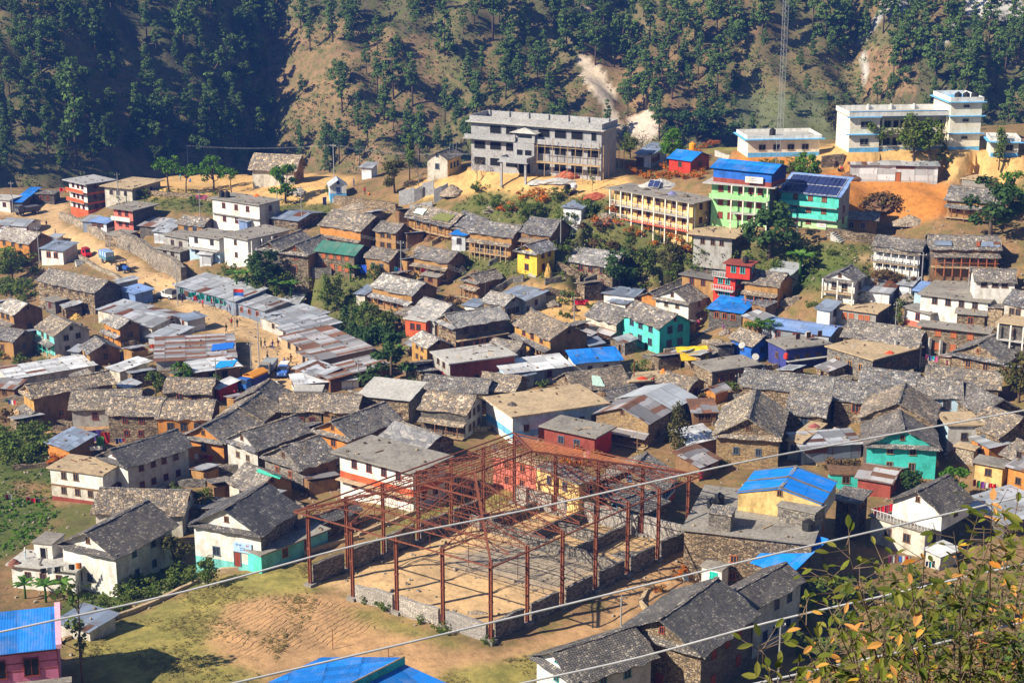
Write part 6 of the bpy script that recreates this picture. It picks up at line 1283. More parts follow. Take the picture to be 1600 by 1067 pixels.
for i in range(300):
    q=spot(2.5)
    if not q: break
    x,y,p=q
    if inpoly(np.array([x]),np.array([y]),ROADP)[0]: continue
    k=rr.random()
    if k<.32 and free(p.x,p.y,1.5):
        W=rr.uniform(2.2,3.4); L=rr.uniform(2.4,4.2); h=rr.uniform(1.6,2.2); rf=rr.choice(['slate','tin','tin_patch','slate_tan','tin_rust','slate']); wl_=rr.choice(['stone','mud','stone','mud_dark','stone_grey']); t=.22
        o=thing('lean_to_shed','small '+('slate' if 'slate' in rf else 'tin')+'-roofed '+('stone' if 'stone' in wl_ else 'mud')+' lean-to in the '+zn(x,y),'shed',p,rr.choice([-.9,-.7,-1.1,.6])+rr.uniform(-.2,.2),'small lean-to sheds between the houses')
        b=MB(); b.box(-W/2,-L/2,-1.5,W/2,L/2,h,wl_); b.build('wall',o); b=MB(); slab(b,(-W/2-.3,-L/2-.3,h+.02),(-W/2-.3,L/2+.3,h+.02),(W/2+.3,L/2+.3,h+.02+t*W),(-W/2-.3,-L/2-.3,h+.02+t*W) if False else (W/2+.3,-L/2-.3,h+.02+t*W),.08,rf,4,3,.04,rr,.1); b.build('roof',o); FOOT.append((p.x,p.y,o.rotation_euler.z,W,L,p.z))
        put_win(o,'L',L/2,.02,W,L,.8,1.4,'wood','dark','d')
    elif k<.62:
        a=rr.uniform(-.9,.6); n=rr.randint(3,6); wall_line('low broken dry-stone yard wall in the '+zn(x,y),[tuple(p+Vector((math.cos(a)*rr.uniform(.9,1.1)*j-1.5,math.sin(a)*j,0))) for j in range(n)],rr.uniform(.6,1.3),.45,rr.choice(['stone','stone_grey','cobble']),True,group='dry-stone yard walls between the houses',name='yard_wall',jit=.2)
    elif k<.74: heap('wood_pile','firewood stack in the '+zn(x,y),'firewood',p,rr.uniform(1.4,2.6),1.1,rr.uniform(.7,1.2),'wood_tan' if rr.random()<.6 else 'brush',i,14,5,.2)['group']='firewood stacks between the houses'
    elif k<.85: heap('stone_heap','stone rubble heap in the '+zn(x,y),'rubble',p,rr.uniform(1.5,3),1.6,rr.uniform(.5,1.0),'rubble',i,14,5,.25)['group']='rubble heaps between the houses'
    else: tree('bush' if rr.random()<.7 else 'bushdry','green yard bush in the '+zn(x,y) if True else '',x,y,rr.uniform(10,24),group='yard bushes between the houses',name='shrub',cat='shrub',p=p)
# ---------------------------------------------------------------- bottom-edge houses
p,rz,L,D=frame_of((88,1006),(-60,1022),8.0,6.2)
t=thing('pink_house','pink house with dark red trim and bright blue roof at the lower left corner','house',p,rz)
b=MB(); b.box(0,0,-4,L,D,6.2,'pink'); b.poly([(L,0,6.2),(L,D,6.2),(L,D/2,8.3)],'lightpink'); b.poly([(0,D,6.2),(0,0,6.2),(0,D/2,8.3)],'lightpink'); b.build('wall',t)
b=MB(); rr=random.Random(2)
slab(b,(-.3,-.6,6.0),(L-.05,-.6,6.0),(L-.05,D/2,8.42),(-.3,D/2,8.42),.06,'tin_blue',8,4,.01,rr); slab(b,(-.3,D+.6,6.0),(L-.05,D+.6,6.0),(L-.05,D/2,8.42),(-.3,D/2,8.42),.06,'tin_blue',8,4,.01,rr); b.build('roof',t)
b=MB(); 
for s in (0,1):
    ya,yb=(-.5,D/2) if s==0 else (D+.5,D/2)
    q=[Vector((L-.04,ya,5.95)),Vector((L+.5,ya,5.95)),Vector((L+.5,yb,8.4)),Vector((L-.04,yb,8.4))]; u=[v+Vector((0,0,.45)) for v in q]
    for f in ([u[0],u[1],u[2],u[3]],[q[0],q[1],u[1],u[0]],[q[1],q[2],u[2],u[1]],[q[3],q[0],u[0],u[3]]): b.poly(f,'lightpink')
b.build('gable_parapet',t)
for z in (5.55,4.55,3.75):
    b=MB(); b.box(-.05,-.04,z,L+.03,-.003,z+(.3 if z>5 else .07),'brownred'); b.build('trim',t)
b=MB(); b.box(L-.02,-.05,2.6,L+.06,.15,6.0,'brownred'); b.build('trim',t)
b=MB(); b.box(-.3,-1.2,2.35,L+1.2,-.004,2.6,'conc'); b.build('balcony',t)
b=MB(); b.box(-.3,-1.25,1.9,L+1.1,-1.1,2.35,'brownred'); b.build('balcony_edge',t)
for x in (L-2.5,L-5.6,L-8.6): fwin(t,x,-.04,3.2,1.5,1.9,'wood_red','dark')
# blue roof at the bottom edge
R0=Vector((*pz(632,1026,6.6),6.6)); R1=Vector((*pz(550,1067,6.6),6.6)); d=(R1-R0).normalized(); L0=Vector((*pz(502,1026,5.3),5.3)); Q0=Vector((*pz(706,1070,4.6),4.6)); ln_=13
t=thing('blue_roof_house','house under a bright blue two-level tin roof with teal ridge board at the bottom edge','house',(R0.x,R0.y,0)); o=Vector((R0.x,R0.y,0)); rr=random.Random(4)
b=MB(); slab(b,L0-o,L0+d*ln_-o,R0+d*ln_-o,R0-o,.07,'tin_blue',10,5,.012,rr); b.build('upper_roof',t)
dn=Vector((0,0,-.75)); b=MB(); slab(b,Q0-o,Q0+d*ln_-o,R0+d*ln_+dn-o,R0+dn-o,.07,'tin_blue',10,5,.012,rr); b.build('lower_roof',t)
b=MB(); n=Vector((d.y,-d.x,0)); n=n if n.x>0 else -n; q=[R0+n*.06-o,R0+d*ln_+n*.06-o]; b.poly([q[0]+dn,q[1]+dn,q[1],q[0]],'teal'); b.build('ridge_board',t)
b=MB()
for i in range(16): b.tube([R0+d*(ln_*i/16)-o+Vector((0,0,.05)),R0+d*(ln_*(i+.95)/16)-o+Vector((0,0,.05))],.09,'conc_tan',5)
b.build('ridge_cap',t)
b=MB(); li=(L0-R0); li.z=0; qi=(Q0-R0); qi.z=0; c4=[L0-li*.08-o,Q0-qi*.08-o,Q0-qi*.08+d*ln_-o,L0-li*.08+d*ln_-o]
for i in range(4):
    a_,b_=c4[i],c4[(i+1)%4]; b.poly([Vector((a_.x,a_.y,-3)),Vector((b_.x,b_.y,-3)),Vector((b_.x,b_.y,b_.z-.2)),Vector((a_.x,a_.y,a_.z-.2))],'teal')
b.build('wall',t)
h_('tin_shed','blue-grey tin hut between the banana plants and the meadow path',(140,985),(88,972),(184,965),1.3,'greywhite','tin_bluegrey','S',wl=(0,0),wr=(0,0),cat='hut',tilt=.08)
# ---------------------------------------------------------------- poles, mast, wires
def pole(label,x,y0,ytop,k='galv',name='utility_pole',arm=True,r=.11,cat='pole'):
    p=at(x,y0); hm=(y0-ytop)*(p-Vector((0,0,CAMZ))).length/F/.97
    t=thing(name,label,cat,p,R.uniform(-.5,.5)); b=MB(); b.tube([(0,0,-1),(0,0,hm)],[r,r*.7],k,7); b.build('post',t)
    if arm:
        b=MB(); b.box(-.6,-.05,hm-.5,.6,.05,hm-.4,'wood_grey')
        b.build('crossarm',t)
        for q in (-.5,0,.5):
            b=MB(); b.lathe([(.05,0),(.07,.06),(.04,.16)],'white',6,(q,0,hm-.398)); b.build('insulator',t)
    t['top']=hm; return t
PL={}
for key,lb,x,y0,y1 in [('a','pole by the dark open shop at the road bend',21,335,287),('b','pole left of the low tan-roofed white house',186,322,273),('c','pole at the small stone store above the road',173,405,364),('d','pole beside the white tin-roofed house',62,414,357),('e','pole at the road wall by the white jeep',278,478,415),
 ('f','left pole on the edge of the yellow field',294,262,228),('g','pole behind the blue shrine hut',522,279,227),('h','pole left of the white tank house',313,344,300),('i','pole in front of the low grey tin roof',472,356,292),('j','thin pole at the corner of the white tank house',434,342,300),
 ('l','pole in the bazaar by the walking group',405,568,502),('m','pole at the blue tarpaulin end of the bazaar',393,581,534),('n','pole before the striped tin shed',338,600,560),('o','pole by the lower mossy mud house',627,434,377),('p','pole in front of the small mud gable house',758,461,435),
 ('q','pole left of the overgrown slope',876,389,340),('r','pole on the overgrown slope',1032,381,346),('s','pole at the corner of the cream balcony house',1085,361,318),('t','pole in the dirt yard by the cream stone house',897,511,463),('u','rusty pole beside the red-bundle roof',990,612,562),('v','pole in front of the dark-gabled slate house',695,670,614),
 ('w','pole by the pale conifer foot at the bazaar end',560,601,560),('x','pole above the large stone gable house',1153,612,583),('y','pole between the two veranda houses on the right',1440,438,396),('z','pole by the stone steps of the wooden veranda house',1514,441,417),('A','pole beside the slim tree on the right',1399,512,473),('B','short grey post beside the hall passage',970,981,928),('C','tall pole at the bottom right lane',1215,1075,968),('D','pole in front of the solar-roofed hut',1245,372,340)]:
    PL[key]=pole(lb,x,y0,y1,'steel' if key=='u' else 'galv',arm=key not in 'jBu')
FP=pole('flag pole in the bazaar street with a blue and red flag',367,517,452,name='flag_pole',arm=False,r=.07,cat='flag pole')
b=MB(); hm=FP['top']
for i in range(4):
    x0,x1=.08+i*.45,.08+(i+1)*.45; y0,y1=.12*math.sin(i*1.3),.12*math.sin((i+1)*1.3); b.poly([(x0,y0,hm-1.3),(x1,y1,hm-1.35),(x1,y1,hm-.7),(x0,y0,hm-.7)],'blue'); b.poly([(x0,y0,hm-.7),(x1,y1,hm-.7),(x1,y1,hm-.1),(x0,y0,hm-.05)],'red')
tag(b.build('flag',None,FP.location),'blue and red flag flying from the bazaar pole','flag')
for lb,x,y0,y1 in [('thin iron post standing in the dirt left of the blue roof',520,1013,980),('thin iron post behind the blue roof',607,1026,1008),('left thin rod standing inside the hall',732,884,848),('middle thin rod standing inside the hall',809,905,860),('right thin rod standing inside the hall',898,926,885),('rod rising from the hall floor at the left wall',672,856,828)]: pole(lb,x,y0,y1,'steel',name='iron_post',arm=False,r=.05,cat='post')
def ptop(k,dx=0): o=PL[k]; return o.location+Vector((dx*math.cos(o.rotation_euler.z),dx*math.sin(o.rotation_euler.z),o['top']-.25))
def wire(label,A,B,sag,offs=(-.5,0,.5),r=.007,name='power_line'):
    b=MB(); 
    for o in offs:
        a=A+Vector((0,0,.0)); pts=[]
        for i in range(13):
            f=i/12; q=A.lerp(B,f)+Vector((0,0,-4*sag*f*(1-f)+o*.25)); q.x+=o; pts.append(q-A)
        b.tube(pts,r,'cable',4,False)
    tag(b.build(name,None,A),label,'power line')
wire('power line from the yellow field pole to the shrine pole',ptop('f'),ptop('g'),.8)
wire('power line from the shrine pole behind the pale white gable house',ptop('g'),at(745,240,6),.9)
wire('power line over the overgrown slope to the left pole',ptop('q'),ptop('r'),.5)
wire('power line over the overgrown slope to the cream house pole',ptop('r'),ptop('s'),.5)
wire('power line from the mossy mud house pole up the slope',ptop('o'),at(510,352,5),.6)
wire('power line from the mossy mud house pole to the mud gable house',ptop('o'),ptop('p'),.6)
wire('power line from the right slope pole to the steps pole',ptop('y'),ptop('z'),.4)
wire('power line between the bazaar poles',ptop('l'),ptop('m'),.3)
wire('power line over the road from the jeep pole',ptop('e'),ptop('c'),.4)
for o in PL.values(): del o['top']
del FP['top']
for o in COL.objects:
    if 'top' in o.keys(): del o['top']
p=at(1217,251); t=thing('radio_mast','tall grey lattice radio mast rising behind the solar-roofed building','mast',p,.3); H_=44
cs=[Vector((.62*math.cos(a),.62*math.sin(a),0)) for a in (0,2.094,4.189)]
for c in cs:
    b=MB(); b.tube([c+Vector((0,0,-1)),c+Vector((0,0,H_))],.035,'galv',5); b.build('leg',t)
for j in range(4):
    b=MB()
    for i in range(11):
        z=j*11+i
        for a in range(3):
            c,d=cs[a],cs[(a+1)%3]; b.tube([c+Vector((0,0,z)),d+Vector((0,0,z))],.016,'galv',4,False); b.tube([c+Vector((0,0,z)),d+Vector((0,0,z+1))],.016,'galv',4,False)
    b.build('lattice',t)
b=MB(); b.box(-.15,-.8,38,.1,-.65,40,'white'); b.build('antenna',t)
p=at(1213,304,0); t=thing('ladder_mast','short grey lattice mast against the corner of the light-green building','mast',p,.2)
for x in (-.35,.35):
    b=MB(); b.tube([(x,0,-1),(x,0,9.8)],.05,'galv',5); b.build('leg',t)
for z in range(0,10,1):
    b=MB(); b.tube([(-.35,0,z),(.35,0,z+.5)],.03,'galv',4); b.build('rung',t)
# overhead cables close to the camera
def cable(label,pix,r=.016,d=26):
    P=[]
    for x,y,dd in pix: q=Vector(ray(x,y)); P.append(q*dd+Vector((0,0,CAMZ)))
    e0=P[0]+(P[0]-P[1])*1.2; e1=P[-1]+(P[-1]-P[-2])*.8; P=[e0]+P+[e1]
    f=[]; 
    for i in range(len(P)-1):
        for j in range(4): 
            a=P[max(0,i-1)];b_=P[i];c=P[i+1];d_=P[min(len(P)-1,i+2)]; u=j/4
            f.append(.5*((2*b_)+(c-a)*u+(2*a-5*b_+4*c-d_)*u*u+(3*b_-a-3*c+d_)*u**3))
    f.append(P[-1]); o=f[0]; b=MB(); b.tube([q-o for q in f],r,'cable',7)
    tag(b.build('overhead_cable',None,o),label,'cable')
cable('topmost pale overhead cable crossing from the pink house to the right edge',[(0,987,24),(295,922,25),(570,848,26),(830,795,27),(1130,728,28),(1330,690,29),(1600,641,30)])
cable('second overhead cable crossing above the blue bottom roof',[(360,1068,22),(610,1010,23),(860,950,24),(1140,882,25),(1380,826,26),(1600,775,27)])
cable('third overhead cable crossing the dark slate house roof',[(815,1067,21),(1000,1026,21.5),(1200,972,22),(1400,926,22.5),(1600,880,23)],.014)
cable('lowest overhead cable in front of the leafy foreground tree',[(1200,1063,19),(1330,1034,19.3),(1460,1006,19.6),(1600,971,20)],.013)
# ---------------------------------------------------------------- vehicles
def heading(a,b): p,q=at(*a),at(*b); return math.atan2((q-p).y,(q-p).x),p.lerp(q,.5)
def wheel(root,x,y,r,w=.2):
    b=MB(); n=12
    b.tube([(0,-w/2,0),(0,w/2,0)],r,'rubber',n); o=b.build('wheel',root,(x,y,r)); c=MB(); c.tube([(0,-w/2-.01,0),(0,w/2+.01,0)],r*.55,'galv',8); c.build('rim',o)
def hull(mb,prof,w,k,taper=.0):
    "extrude a side profile (x,z) across the width w"
    n=len(prof); L_=[(x,-w/2+(taper if z>1.1 else 0),z) for x,z in prof]; R_=[(x,w/2-(taper if z>1.1 else 0),z) for x,z in prof]
    mb.poly(L_,k); mb.poly(R_[::-1],k)
    for i in range(n): mb.poly([L_[i],R_[i],R_[(i+1)%n],L_[(i+1)%n]],k)
def jeep(name,label,cat,a,b_,body='white',can='c:.1,.1,.1',ln=4.2):
    rz,p=heading(a,b_); t=thing(name,label,cat,p,rz); b=MB()
    hull(b,[(-2,.45),(2,.45),(2.05,.95),(.75,1.1),(.75,1.05),(-2,1.05)],1.6,body); b.build('body',t)
    b=MB(); hull(b,[(-.1,1.06),(.8,1.06),(.45,1.75),(-.1,1.75)],1.5,body,.05); b.build('cab',t)
    b=MB(); hull(b,[(-1.98,1.06),(-.12,1.06),(-.12,1.85),(-1.95,1.85)],1.55,can,.06); b.build('canopy',t)
    b=MB(); b.poly([(.82,-.68,1.12),(.82,.68,1.12),(.5,.62,1.68),(.5,-.62,1.68)],'glass'); b.build('windscreen',t)
    for s in (-1,1):
        b=MB(); b.box(.0,s*.76-.01,1.15,.5,s*.76+.01,1.6,'glass'); b.build('side_window',t)
        b=MB(); b.lathe([(.11,0),(.11,.05)],'white',8); o=b.build('headlight',t,(2.02,s*.55,.78)); o.rotation_euler=(0,math.pi/2,0)
    for x in (-1.3,1.3):
        for y in (-.75,.75): wheel(t,x,y,.36)
    return t
jeep('jeep','white pickup jeep with dark canvas back parked on the bazaar road','jeep',(279,468),(244,464))
# red three-wheeler
rz,p=heading((128,398),(143,405)); t=thing('auto_rickshaw','red three-wheeled rickshaw driving down the dirt road','rickshaw',p,rz); b=MB()
hull(b,[(-1.3,.35),(1.1,.35),(1.25,.8),(.9,1.15),(.6,1.75),(-1.2,1.8),(-1.35,1.1)],1.3,'c:.5,.02,.03',.08); b.build('body',t); b=MB(); hull(b,[(-1.2,1.81),(.62,1.76),(.4,1.92),(-1.1,1.95)],1.2,'c:.3,.02,.04'); b.build('roof',t)
b=MB(); b.poly([(.95,-.5,1.15),(.95,.5,1.15),(.66,.46,1.7),(.66,-.46,1.7)],'glass'); b.build('windscreen',t)
for s in (-1,1): b=MB(); b.box(-.5,s*.64-.015,.9,.35,s*.64+.015,1.65,'dark'); b.build('side_opening',t)  # dark slab paints the shade of the open side
wheel(t,1.0,0,.26,.12); wheel(t,-.9,.6,.26,.14); wheel(t,-.9,-.6,.26,.14)
# tractor and its covered trailer
rz,p=heading((182,419),(204,430)); t=thing('tractor','blue tractor with brown cab roof on the dirt road','tractor',p,rz); b=MB(); hull(b,[(.1,.7),(1.9,.7),(1.95,1.25),(.1,1.35)],.75,'c:.03,.1,.35'); b.build('hood',t)
b=MB(); b.box(-1.2,-.6,.6,.1,.6,1.1,'black'); b.build('chassis',t); b=MB(); b.box(-1.3,-.8,2.15,.2,.8,2.3,'c:.2,.15,.12'); b.build('cab_roof',t)
for x in (-1.2,.1):
    for y in (-.7,.7): b=MB(); b.box(x-.04,y-.04,1.1,x+.04,y+.04,2.148,'black'); b.build('cab_post',t)
b=MB(); b.box(-.9,-.3,1.1,-.4,.3,1.5,'black'); b.build('seat',t)
for y in (-.75,.75): wheel(t,-.75,y,.7,.35); wheel(t,1.5,y*.85,.4,.22)
rz,p=heading((156,404),(178,416)); t=thing('trailer','covered trailer with blue and white striped tarpaulin behind the tractor','trailer',p,rz); b=MB(); b.box(-1.8,-.9,.8,1.8,.9,1.5,'c:.12,.25,.3'); b.build('box',t)
b=MB()
for i in range(6): hull(b,[(-1.85+i*.617,1.504),(-1.85+(i+1)*.617-.004,1.504),(-1.85+(i+1)*.617-.004,2.5),(-1.85+i*.617,2.5)],1.84,'lightblue' if i%2 else 'c:.12,.22,.6')
b.build('tarpaulin',t); b=MB(); b.box(1.8,-.06,.7,2.8,.06,.82,'black'); b.build('drawbar',t)
for y in (-.8,.8): wheel(t,-.3,y,.42,.25)
def truck(label,a,b_,cabc,boxc,boxh=1.6,cover=None,name='truck'):
    rz,p=heading(a,b_); t=thing(name,label,'truck',p,rz); b=MB(); b.box(-2.9,-1,.7,2.6,1,.95,'black'); b.build('chassis',t)
    b=MB(); hull(b,[(1.3,.96),(2.7,.96),(2.75,1.8),(2.5,2.5),(1.3,2.5)],1.9,cabc,.08); b.build('cab',t); b=MB(); b.poly([(2.78,-.8,1.8),(2.78,.8,1.8),(2.55,.75,2.4),(2.55,-.75,2.4)],'glass'); b.build('windscreen',t)
    b=MB(); b.box(-2.9,-1.05,.96,1.2,1.05,.96+boxh,boxc); b.build('cargo_box',t)
    if cover: b=MB(); hull(b,[(-2.95,.98+boxh),(1.2,.98+boxh),(1.2,1.3+boxh),(-2.95,1.3+boxh)],2.0,cover); b.poly([(-2.95,-1.1,1.3+boxh),(1.2,-1.1,1.3+boxh),(1.2,0,1.75+boxh),(-2.95,0,1.75+boxh)],cover); b.poly([(-2.95,0,1.75+boxh),(1.2,0,1.75+boxh),(1.2,1.1,1.3+boxh),(-2.95,1.1,1.3+boxh)],cover); b.build('tarpaulin',t)
    for x in (-1.9,1.9):
        for y in (-.9,.9): wheel(t,x,y,.48,.3)
truck('dark grey tipper truck parked at the upper road bend',(50,334),(36,337),'c:.12,.12,.13','c:.1,.1,.11',.9)
truck('blue truck with orange tarpaulin at the lower end of the bazaar',(404,604),(385,614),'c:.03,.12,.4','navy',1.3,'c:.75,.3,.04')
truck('grey open-backed truck with wooden frame behind the orange-covered truck',(424,578),(414,592),'wood_grey','c:.3,.32,.33',1.1)
jeep('jeep','blue open jeep with white roof facing down the bazaar','jeep',(446,580),(440,592),'c:.06,.16,.5','white')
def bike(label,a,b_,c='black'):
    rz,p=heading(a,b_); t=thing('motorcycle',label,'motorcycle',p,rz); wheel(t,.65,0,.3,.1); wheel(t,-.65,0,.3,.12); b=MB(); hull(b,[(-.5,.5),(.35,.45),(.5,.85),(.2,.9),(-.2,.75),(-.7,.8)],.28,c); b.build('body',t); b=MB(); b.box(-.7,-.13,.82,.0,.13,.9,'black'); b.build('seat',t); b=MB(); b.tube([(.65,0,.35),(.48,0,1.0)],.035,'galv',5); b.tube([(.48,-.35,1.02),(.48,.35,1.02)],.025,'black',5); b.build('handlebar',t)
bike('black motorcycle parked on the grass strip behind the hall',(737,778),(729,775)); bike('white motorcycle at the lower end of the bazaar',(437,606),(431,602),'white'); bike('dark motorcycle parked beside the stalls on the right of the bazaar',(477,570),(472,562))
# ---------------------------------------------------------------- people
def body(pose):
    sk={'stand':[((0,0,.95),.13),((0,0,1.15),.14),((0,0,1.38),.15),((0,0,1.5),.055),((0,.01,1.66),.1),((.09,0,.9),.1),((.1,.02,.5),.065),((.1,0,.08),.05),((.1,.14,.04),.04),((-.09,0,.9),.1),((-.1,.02,.5),.065),((-.1,0,.08),.05),((-.1,.14,.04),.04),((.19,0,1.38),.06),((.24,-.02,1.12),.045),((.23,.06,.88),.035),((-.19,0,1.38),.06),((-.24,-.02,1.12),.045),((-.23,.06,.88),.035)],
    'walk':[((0,0,.93),.13),((0,.02,1.15),.14),((0,.04,1.37),.15),((0,.05,1.5),.055),((0,.08,1.65),.1),((.09,0,.88),.1),((.1,.2,.52),.065),((.1,.27,.1),.05),((.1,.4,.06),.04),((-.09,0,.88),.1),((-.1,-.05,.5),.065),((-.1,-.33,.14),.05),((-.1,-.24,.04),.04),((.19,.04,1.37),.06),((.24,-.12,1.13),.045),((.23,-.16,.9),.035),((-.19,.04,1.37),.06),((-.24,.12,1.12),.045),((-.2,.3,.95),.035)],
    'sit':[((0,0,.16),.15),((0,.03,.38),.15),((0,.06,.6),.15),((0,.08,.72),.055),((0,.11,.87),.1),((.1,.05,.14),.1),((.15,.42,.42),.065),((.13,.5,.08),.05),((.13,.62,.05),.04),((-.1,.05,.14),.1),((-.15,.42,.42),.065),((-.13,.5,.08),.05),((-.13,.62,.05),.04),((.19,.06,.6),.06),((.26,.18,.42),.045),((.14,.38,.44),.035),((-.19,.06,.6),.06),((-.26,.18,.42),.045),((-.14,.38,.44),.035)]}[pose]
    ed=[(0,1),(1,2),(2,3),(3,4),(0,5),(5,6),(6,7),(7,8),(0,9),(9,10),(10,11),(11,12),(2,13),(13,14),(14,15),(2,16),(16,17),(17,18)]
    me=bpy.data.meshes.new('p'); me.from_pydata([q[0] for q in sk],ed,[]); o=bpy.data.objects.new('p',me); COL.objects.link(o); m=o.modifiers.new('s','SKIN'); m.use_smooth_shade=True
    for i,q in enumerate(sk): me.skin_vertices[0].data[i].radius=(q[1],q[1]*.85); me.skin_vertices[0].data[i].use_root=(i==0)
    o.modifiers.new('u','SUBSURF').levels=1
    r=bpy.data.meshes.new_from_object(o.evaluated_get(bpy.context.evaluated_depsgraph_get())); bpy.data.objects.remove(o)
    return r
BODY={k:body(k) for k in('stand','walk','sit')}
HAIR=None
def person(label,px,py,pose,top,leg,rz=None,p=None,hair='hair',group=None):
    me=BODY[pose].copy(); me.materials.clear()
    for k in (top,leg,'skin'): me.materials.append(M(k))
    hip={'stand':.93,'walk':.92,'sit':.3}[pose]; nk={'stand':1.5,'walk':1.5,'sit':.72}[pose]
    for f in me.polygons:
        z=f.center.z; f.material_index=2 if z>nk else (0 if z>hip and not(abs(f.center.x)>.2 and z<hip+.12) else (1 if not(abs(f.center.x)>.19 and pose!='sit') else 2))
    p=at(px,py) if p is None else p
    o=tag(link('person',me,None,p,R.uniform(0,6.28) if rz is None else rz),label,'person',group); hd={'stand':(0,.01,1.66),'walk':(0,.08,1.65),'sit':(0,.11,.87)}[pose]
    b=MB(); b.lathe([(.095,-.02),(.118,.04),(.1,.1),(.05,.135)],hair,8,(hd[0],hd[1]-.02,hd[2])); b.build('hair',o); return o
W1='c:.5,.02,.03'; 
for q in [('person in dark clothes walking down the upper road alone',73,356,'walk','black','c:.1,.08,.06'),('person in dark clothes at the road edge above the white tin-roofed house',87,371,'stand','black','navy'),('person in black on top of the retaining wall',276,414,'stand','black','black'),('person in dark blue by the corner of the cobbled wall',285,471,'walk','navy','black'),
 ('person in red standing in the road by the shop row',317,481,'stand',W1,'brownred'),('person in dark shirt striding past the shop row',335,484,'walk','c:.06,.08,.1','black'),('person in grey before the turquoise shop goods',355,488,'stand','grey','navy'),('person in black walking left of the flag pole',354,520,'walk','black','black'),('person with red top beside the flag pole',362,511,'stand',W1,'black'),('person in black right of the flag pole',371,512,'stand','black','black'),
 ('leftmost of the walking group, in olive clothes',408,543,'stand','c:.12,.12,.05','black'),('tall person in black in the walking group',414,544,'walk','black','navy'),('person in purple shirt in the walking group',426,546,'walk','c:.1,.05,.25','navy'),('person in brown in the walking group',435,544,'walk','c:.2,.08,.04','brownred'),('rightmost of the walking group, in dark blue',443,544,'stand','navy','black'),
 ('person in dark clothes walking up from the jeep',445,574,'walk','navy','grey'),('person in brown walking beside the bazaar drain',455,568,'walk','c:.15,.06,.04','black'),('person in dark top nearest the roof ridge in the bazaar',463,584,'walk','black','navy'),('person in black at the stall below the bazaar pole',418,566,'stand','black','black'),('person in red at the corner tea stall',430,511,'stand',W1,'brownred'),('person in white at the right-hand stalls',460,537,'stand','white','navy'),('person in red at the right-hand stalls',452,534,'stand',W1,'black'),('person in teal at the right-hand stalls',474,551,'stand','teal','black'),('person in blue at the shop row end',382,492,'stand','blue','black'),
 ('person in brown shawl sitting by the sign house door',402,889,'sit','c:.3,.09,.05','c:.3,.1,.1'),('person in blue standing by the shrine hut',553,292,'stand','blue','navy'),('person in red outside the hut beside the shrine',570,305,'stand',W1,'black'),('person in orange outside the hut beside the shrine',576,306,'sit','c:.6,.2,.04','brownred'),('leftmost person on the mud bank right of the school block',1304,263,'stand','c:.15,.05,.05','black'),('middle person on the mud bank right of the school block',1309,268,'sit','black','black'),('rightmost person on the mud bank right of the school block',1315,266,'sit',W1,'c:.1,.05,.05'),
 ('person in teal standing at the far edge of the yellow field',282,283,'stand','teal','navy'),('person in blue crouching at the far edge of the yellow field',298,285,'sit','blue','navy'),('person in red at the far edge of the yellow field',291,282,'stand',W1,'black'),('woman in purple dress in the yard of the turquoise house',1130,520,'stand','c:.35,.05,.35','c:.3,.04,.25'),('woman in red in the yard behind the turquoise house',1091,513,'stand','c:.45,.04,.1',W1),('person in red coat by the white tin roof near the trucks',367,624,'stand',W1,'white'),('person in dark clothes on the lane above the white jeep',285,474,'stand','black','navy')]:
    person(*q)
def on_plane(px,py,z): x,y=pz(px,py,z); return Vector((x,y,z))
def flat(key,px,py): return on_plane(px,py,HOUSES[key].z)
person('person in red and green sitting on the red-bundle roof',0,0,'sit',W1,'c:.05,.2,.1',p=flat('redbundle',1022,596))
person('person in white shirt standing on the cluttered roof terrace',0,0,'stand','white','lightblue',p=flat('terrace',40,872))
# ---------------------------------------------------------------- roof and yard things
def tank(label,p,r=.6,h=1.3,k='black'):
    t=thing('water_tank',label,'water tank',p); b=MB(); pr=[(r,0)]
    for i in range(5): z=h*.8*i/5; pr+=[(r,z),(r*1.04,z+h*.05),(r*1.04,z+h*.11),(r,z+h*.16)]
    b.lathe(pr[1:]+[(r*.6,h*.93),(r*.3,h)],k,14); b.build('tank',t); b=MB(); b.lathe([(r*.3,h),(r*.3,h*1.06),(r*.1,h*1.09)],k,10); b.build('lid',t)
tank('left black water tank on the white two-storey flat roof',flat('tankhouse',347,308)); tank('right black water tank on the white two-storey flat roof',flat('tankhouse',355,308.5))
tank('blue water tank above the half-built house walls',at(667,300),.8,1.7,'c:.02,.06,.4'); tank('orange water tank behind the red-walled hut',at(1082,234),.7,1.5,'c:.75,.3,.02')
tank('left black water tank on the green building',on_plane(1129,276,HOUSES['green'].z),.6,1.4); tank('right black water tank on the green building',on_plane(1139,277,HOUSES['green'].z),.6,1.4)
tank('tall black water tank on the terrace beside the yellow roof room',flat('terr',1124,786),.6,1.3); tank('second black water tank on the terrace edge',flat('terr',1112,793),.55,1.2); tank('wide black water tank at the front of the terrace',flat('terr',1263,827),.75,1.2)
tank('black water tank by the small stone store',at(1527,712),.55,1.2); tank('black water tank on the roof terrace of the white flat house',flat('terrace',142,867),.5,1.0); tank('stacked black tank beside the turquoise house door',at(1012,545),.55,1.3); tank('second stacked black tank beside the turquoise house',at(1021,543),.6,1.6); tank('red water drum hanging off the dark blue house',at(1228,560,2.2),.35,.9,'c:.65,.04,.02'); tank('dark tank on the roof among the right-hand slates',at(1438,605,3.0),.6,1.1); tank('black tank on the red house roof room',at(1165,409,6.8),.5,1.0)
p,rz,L,D,xt=SCH
for i in range(3): tank('%s black water tank on the school stair tower'%('left','middle','right')[i],loc_on((p,rz),xt+2.2+i*1.6,2,9.17),.65,1.4)
p,rz,L,D=LOWB; tank('black water tank on the single-storey school block',loc_on((p,rz),5.5,3,3.46),.6,1.4)
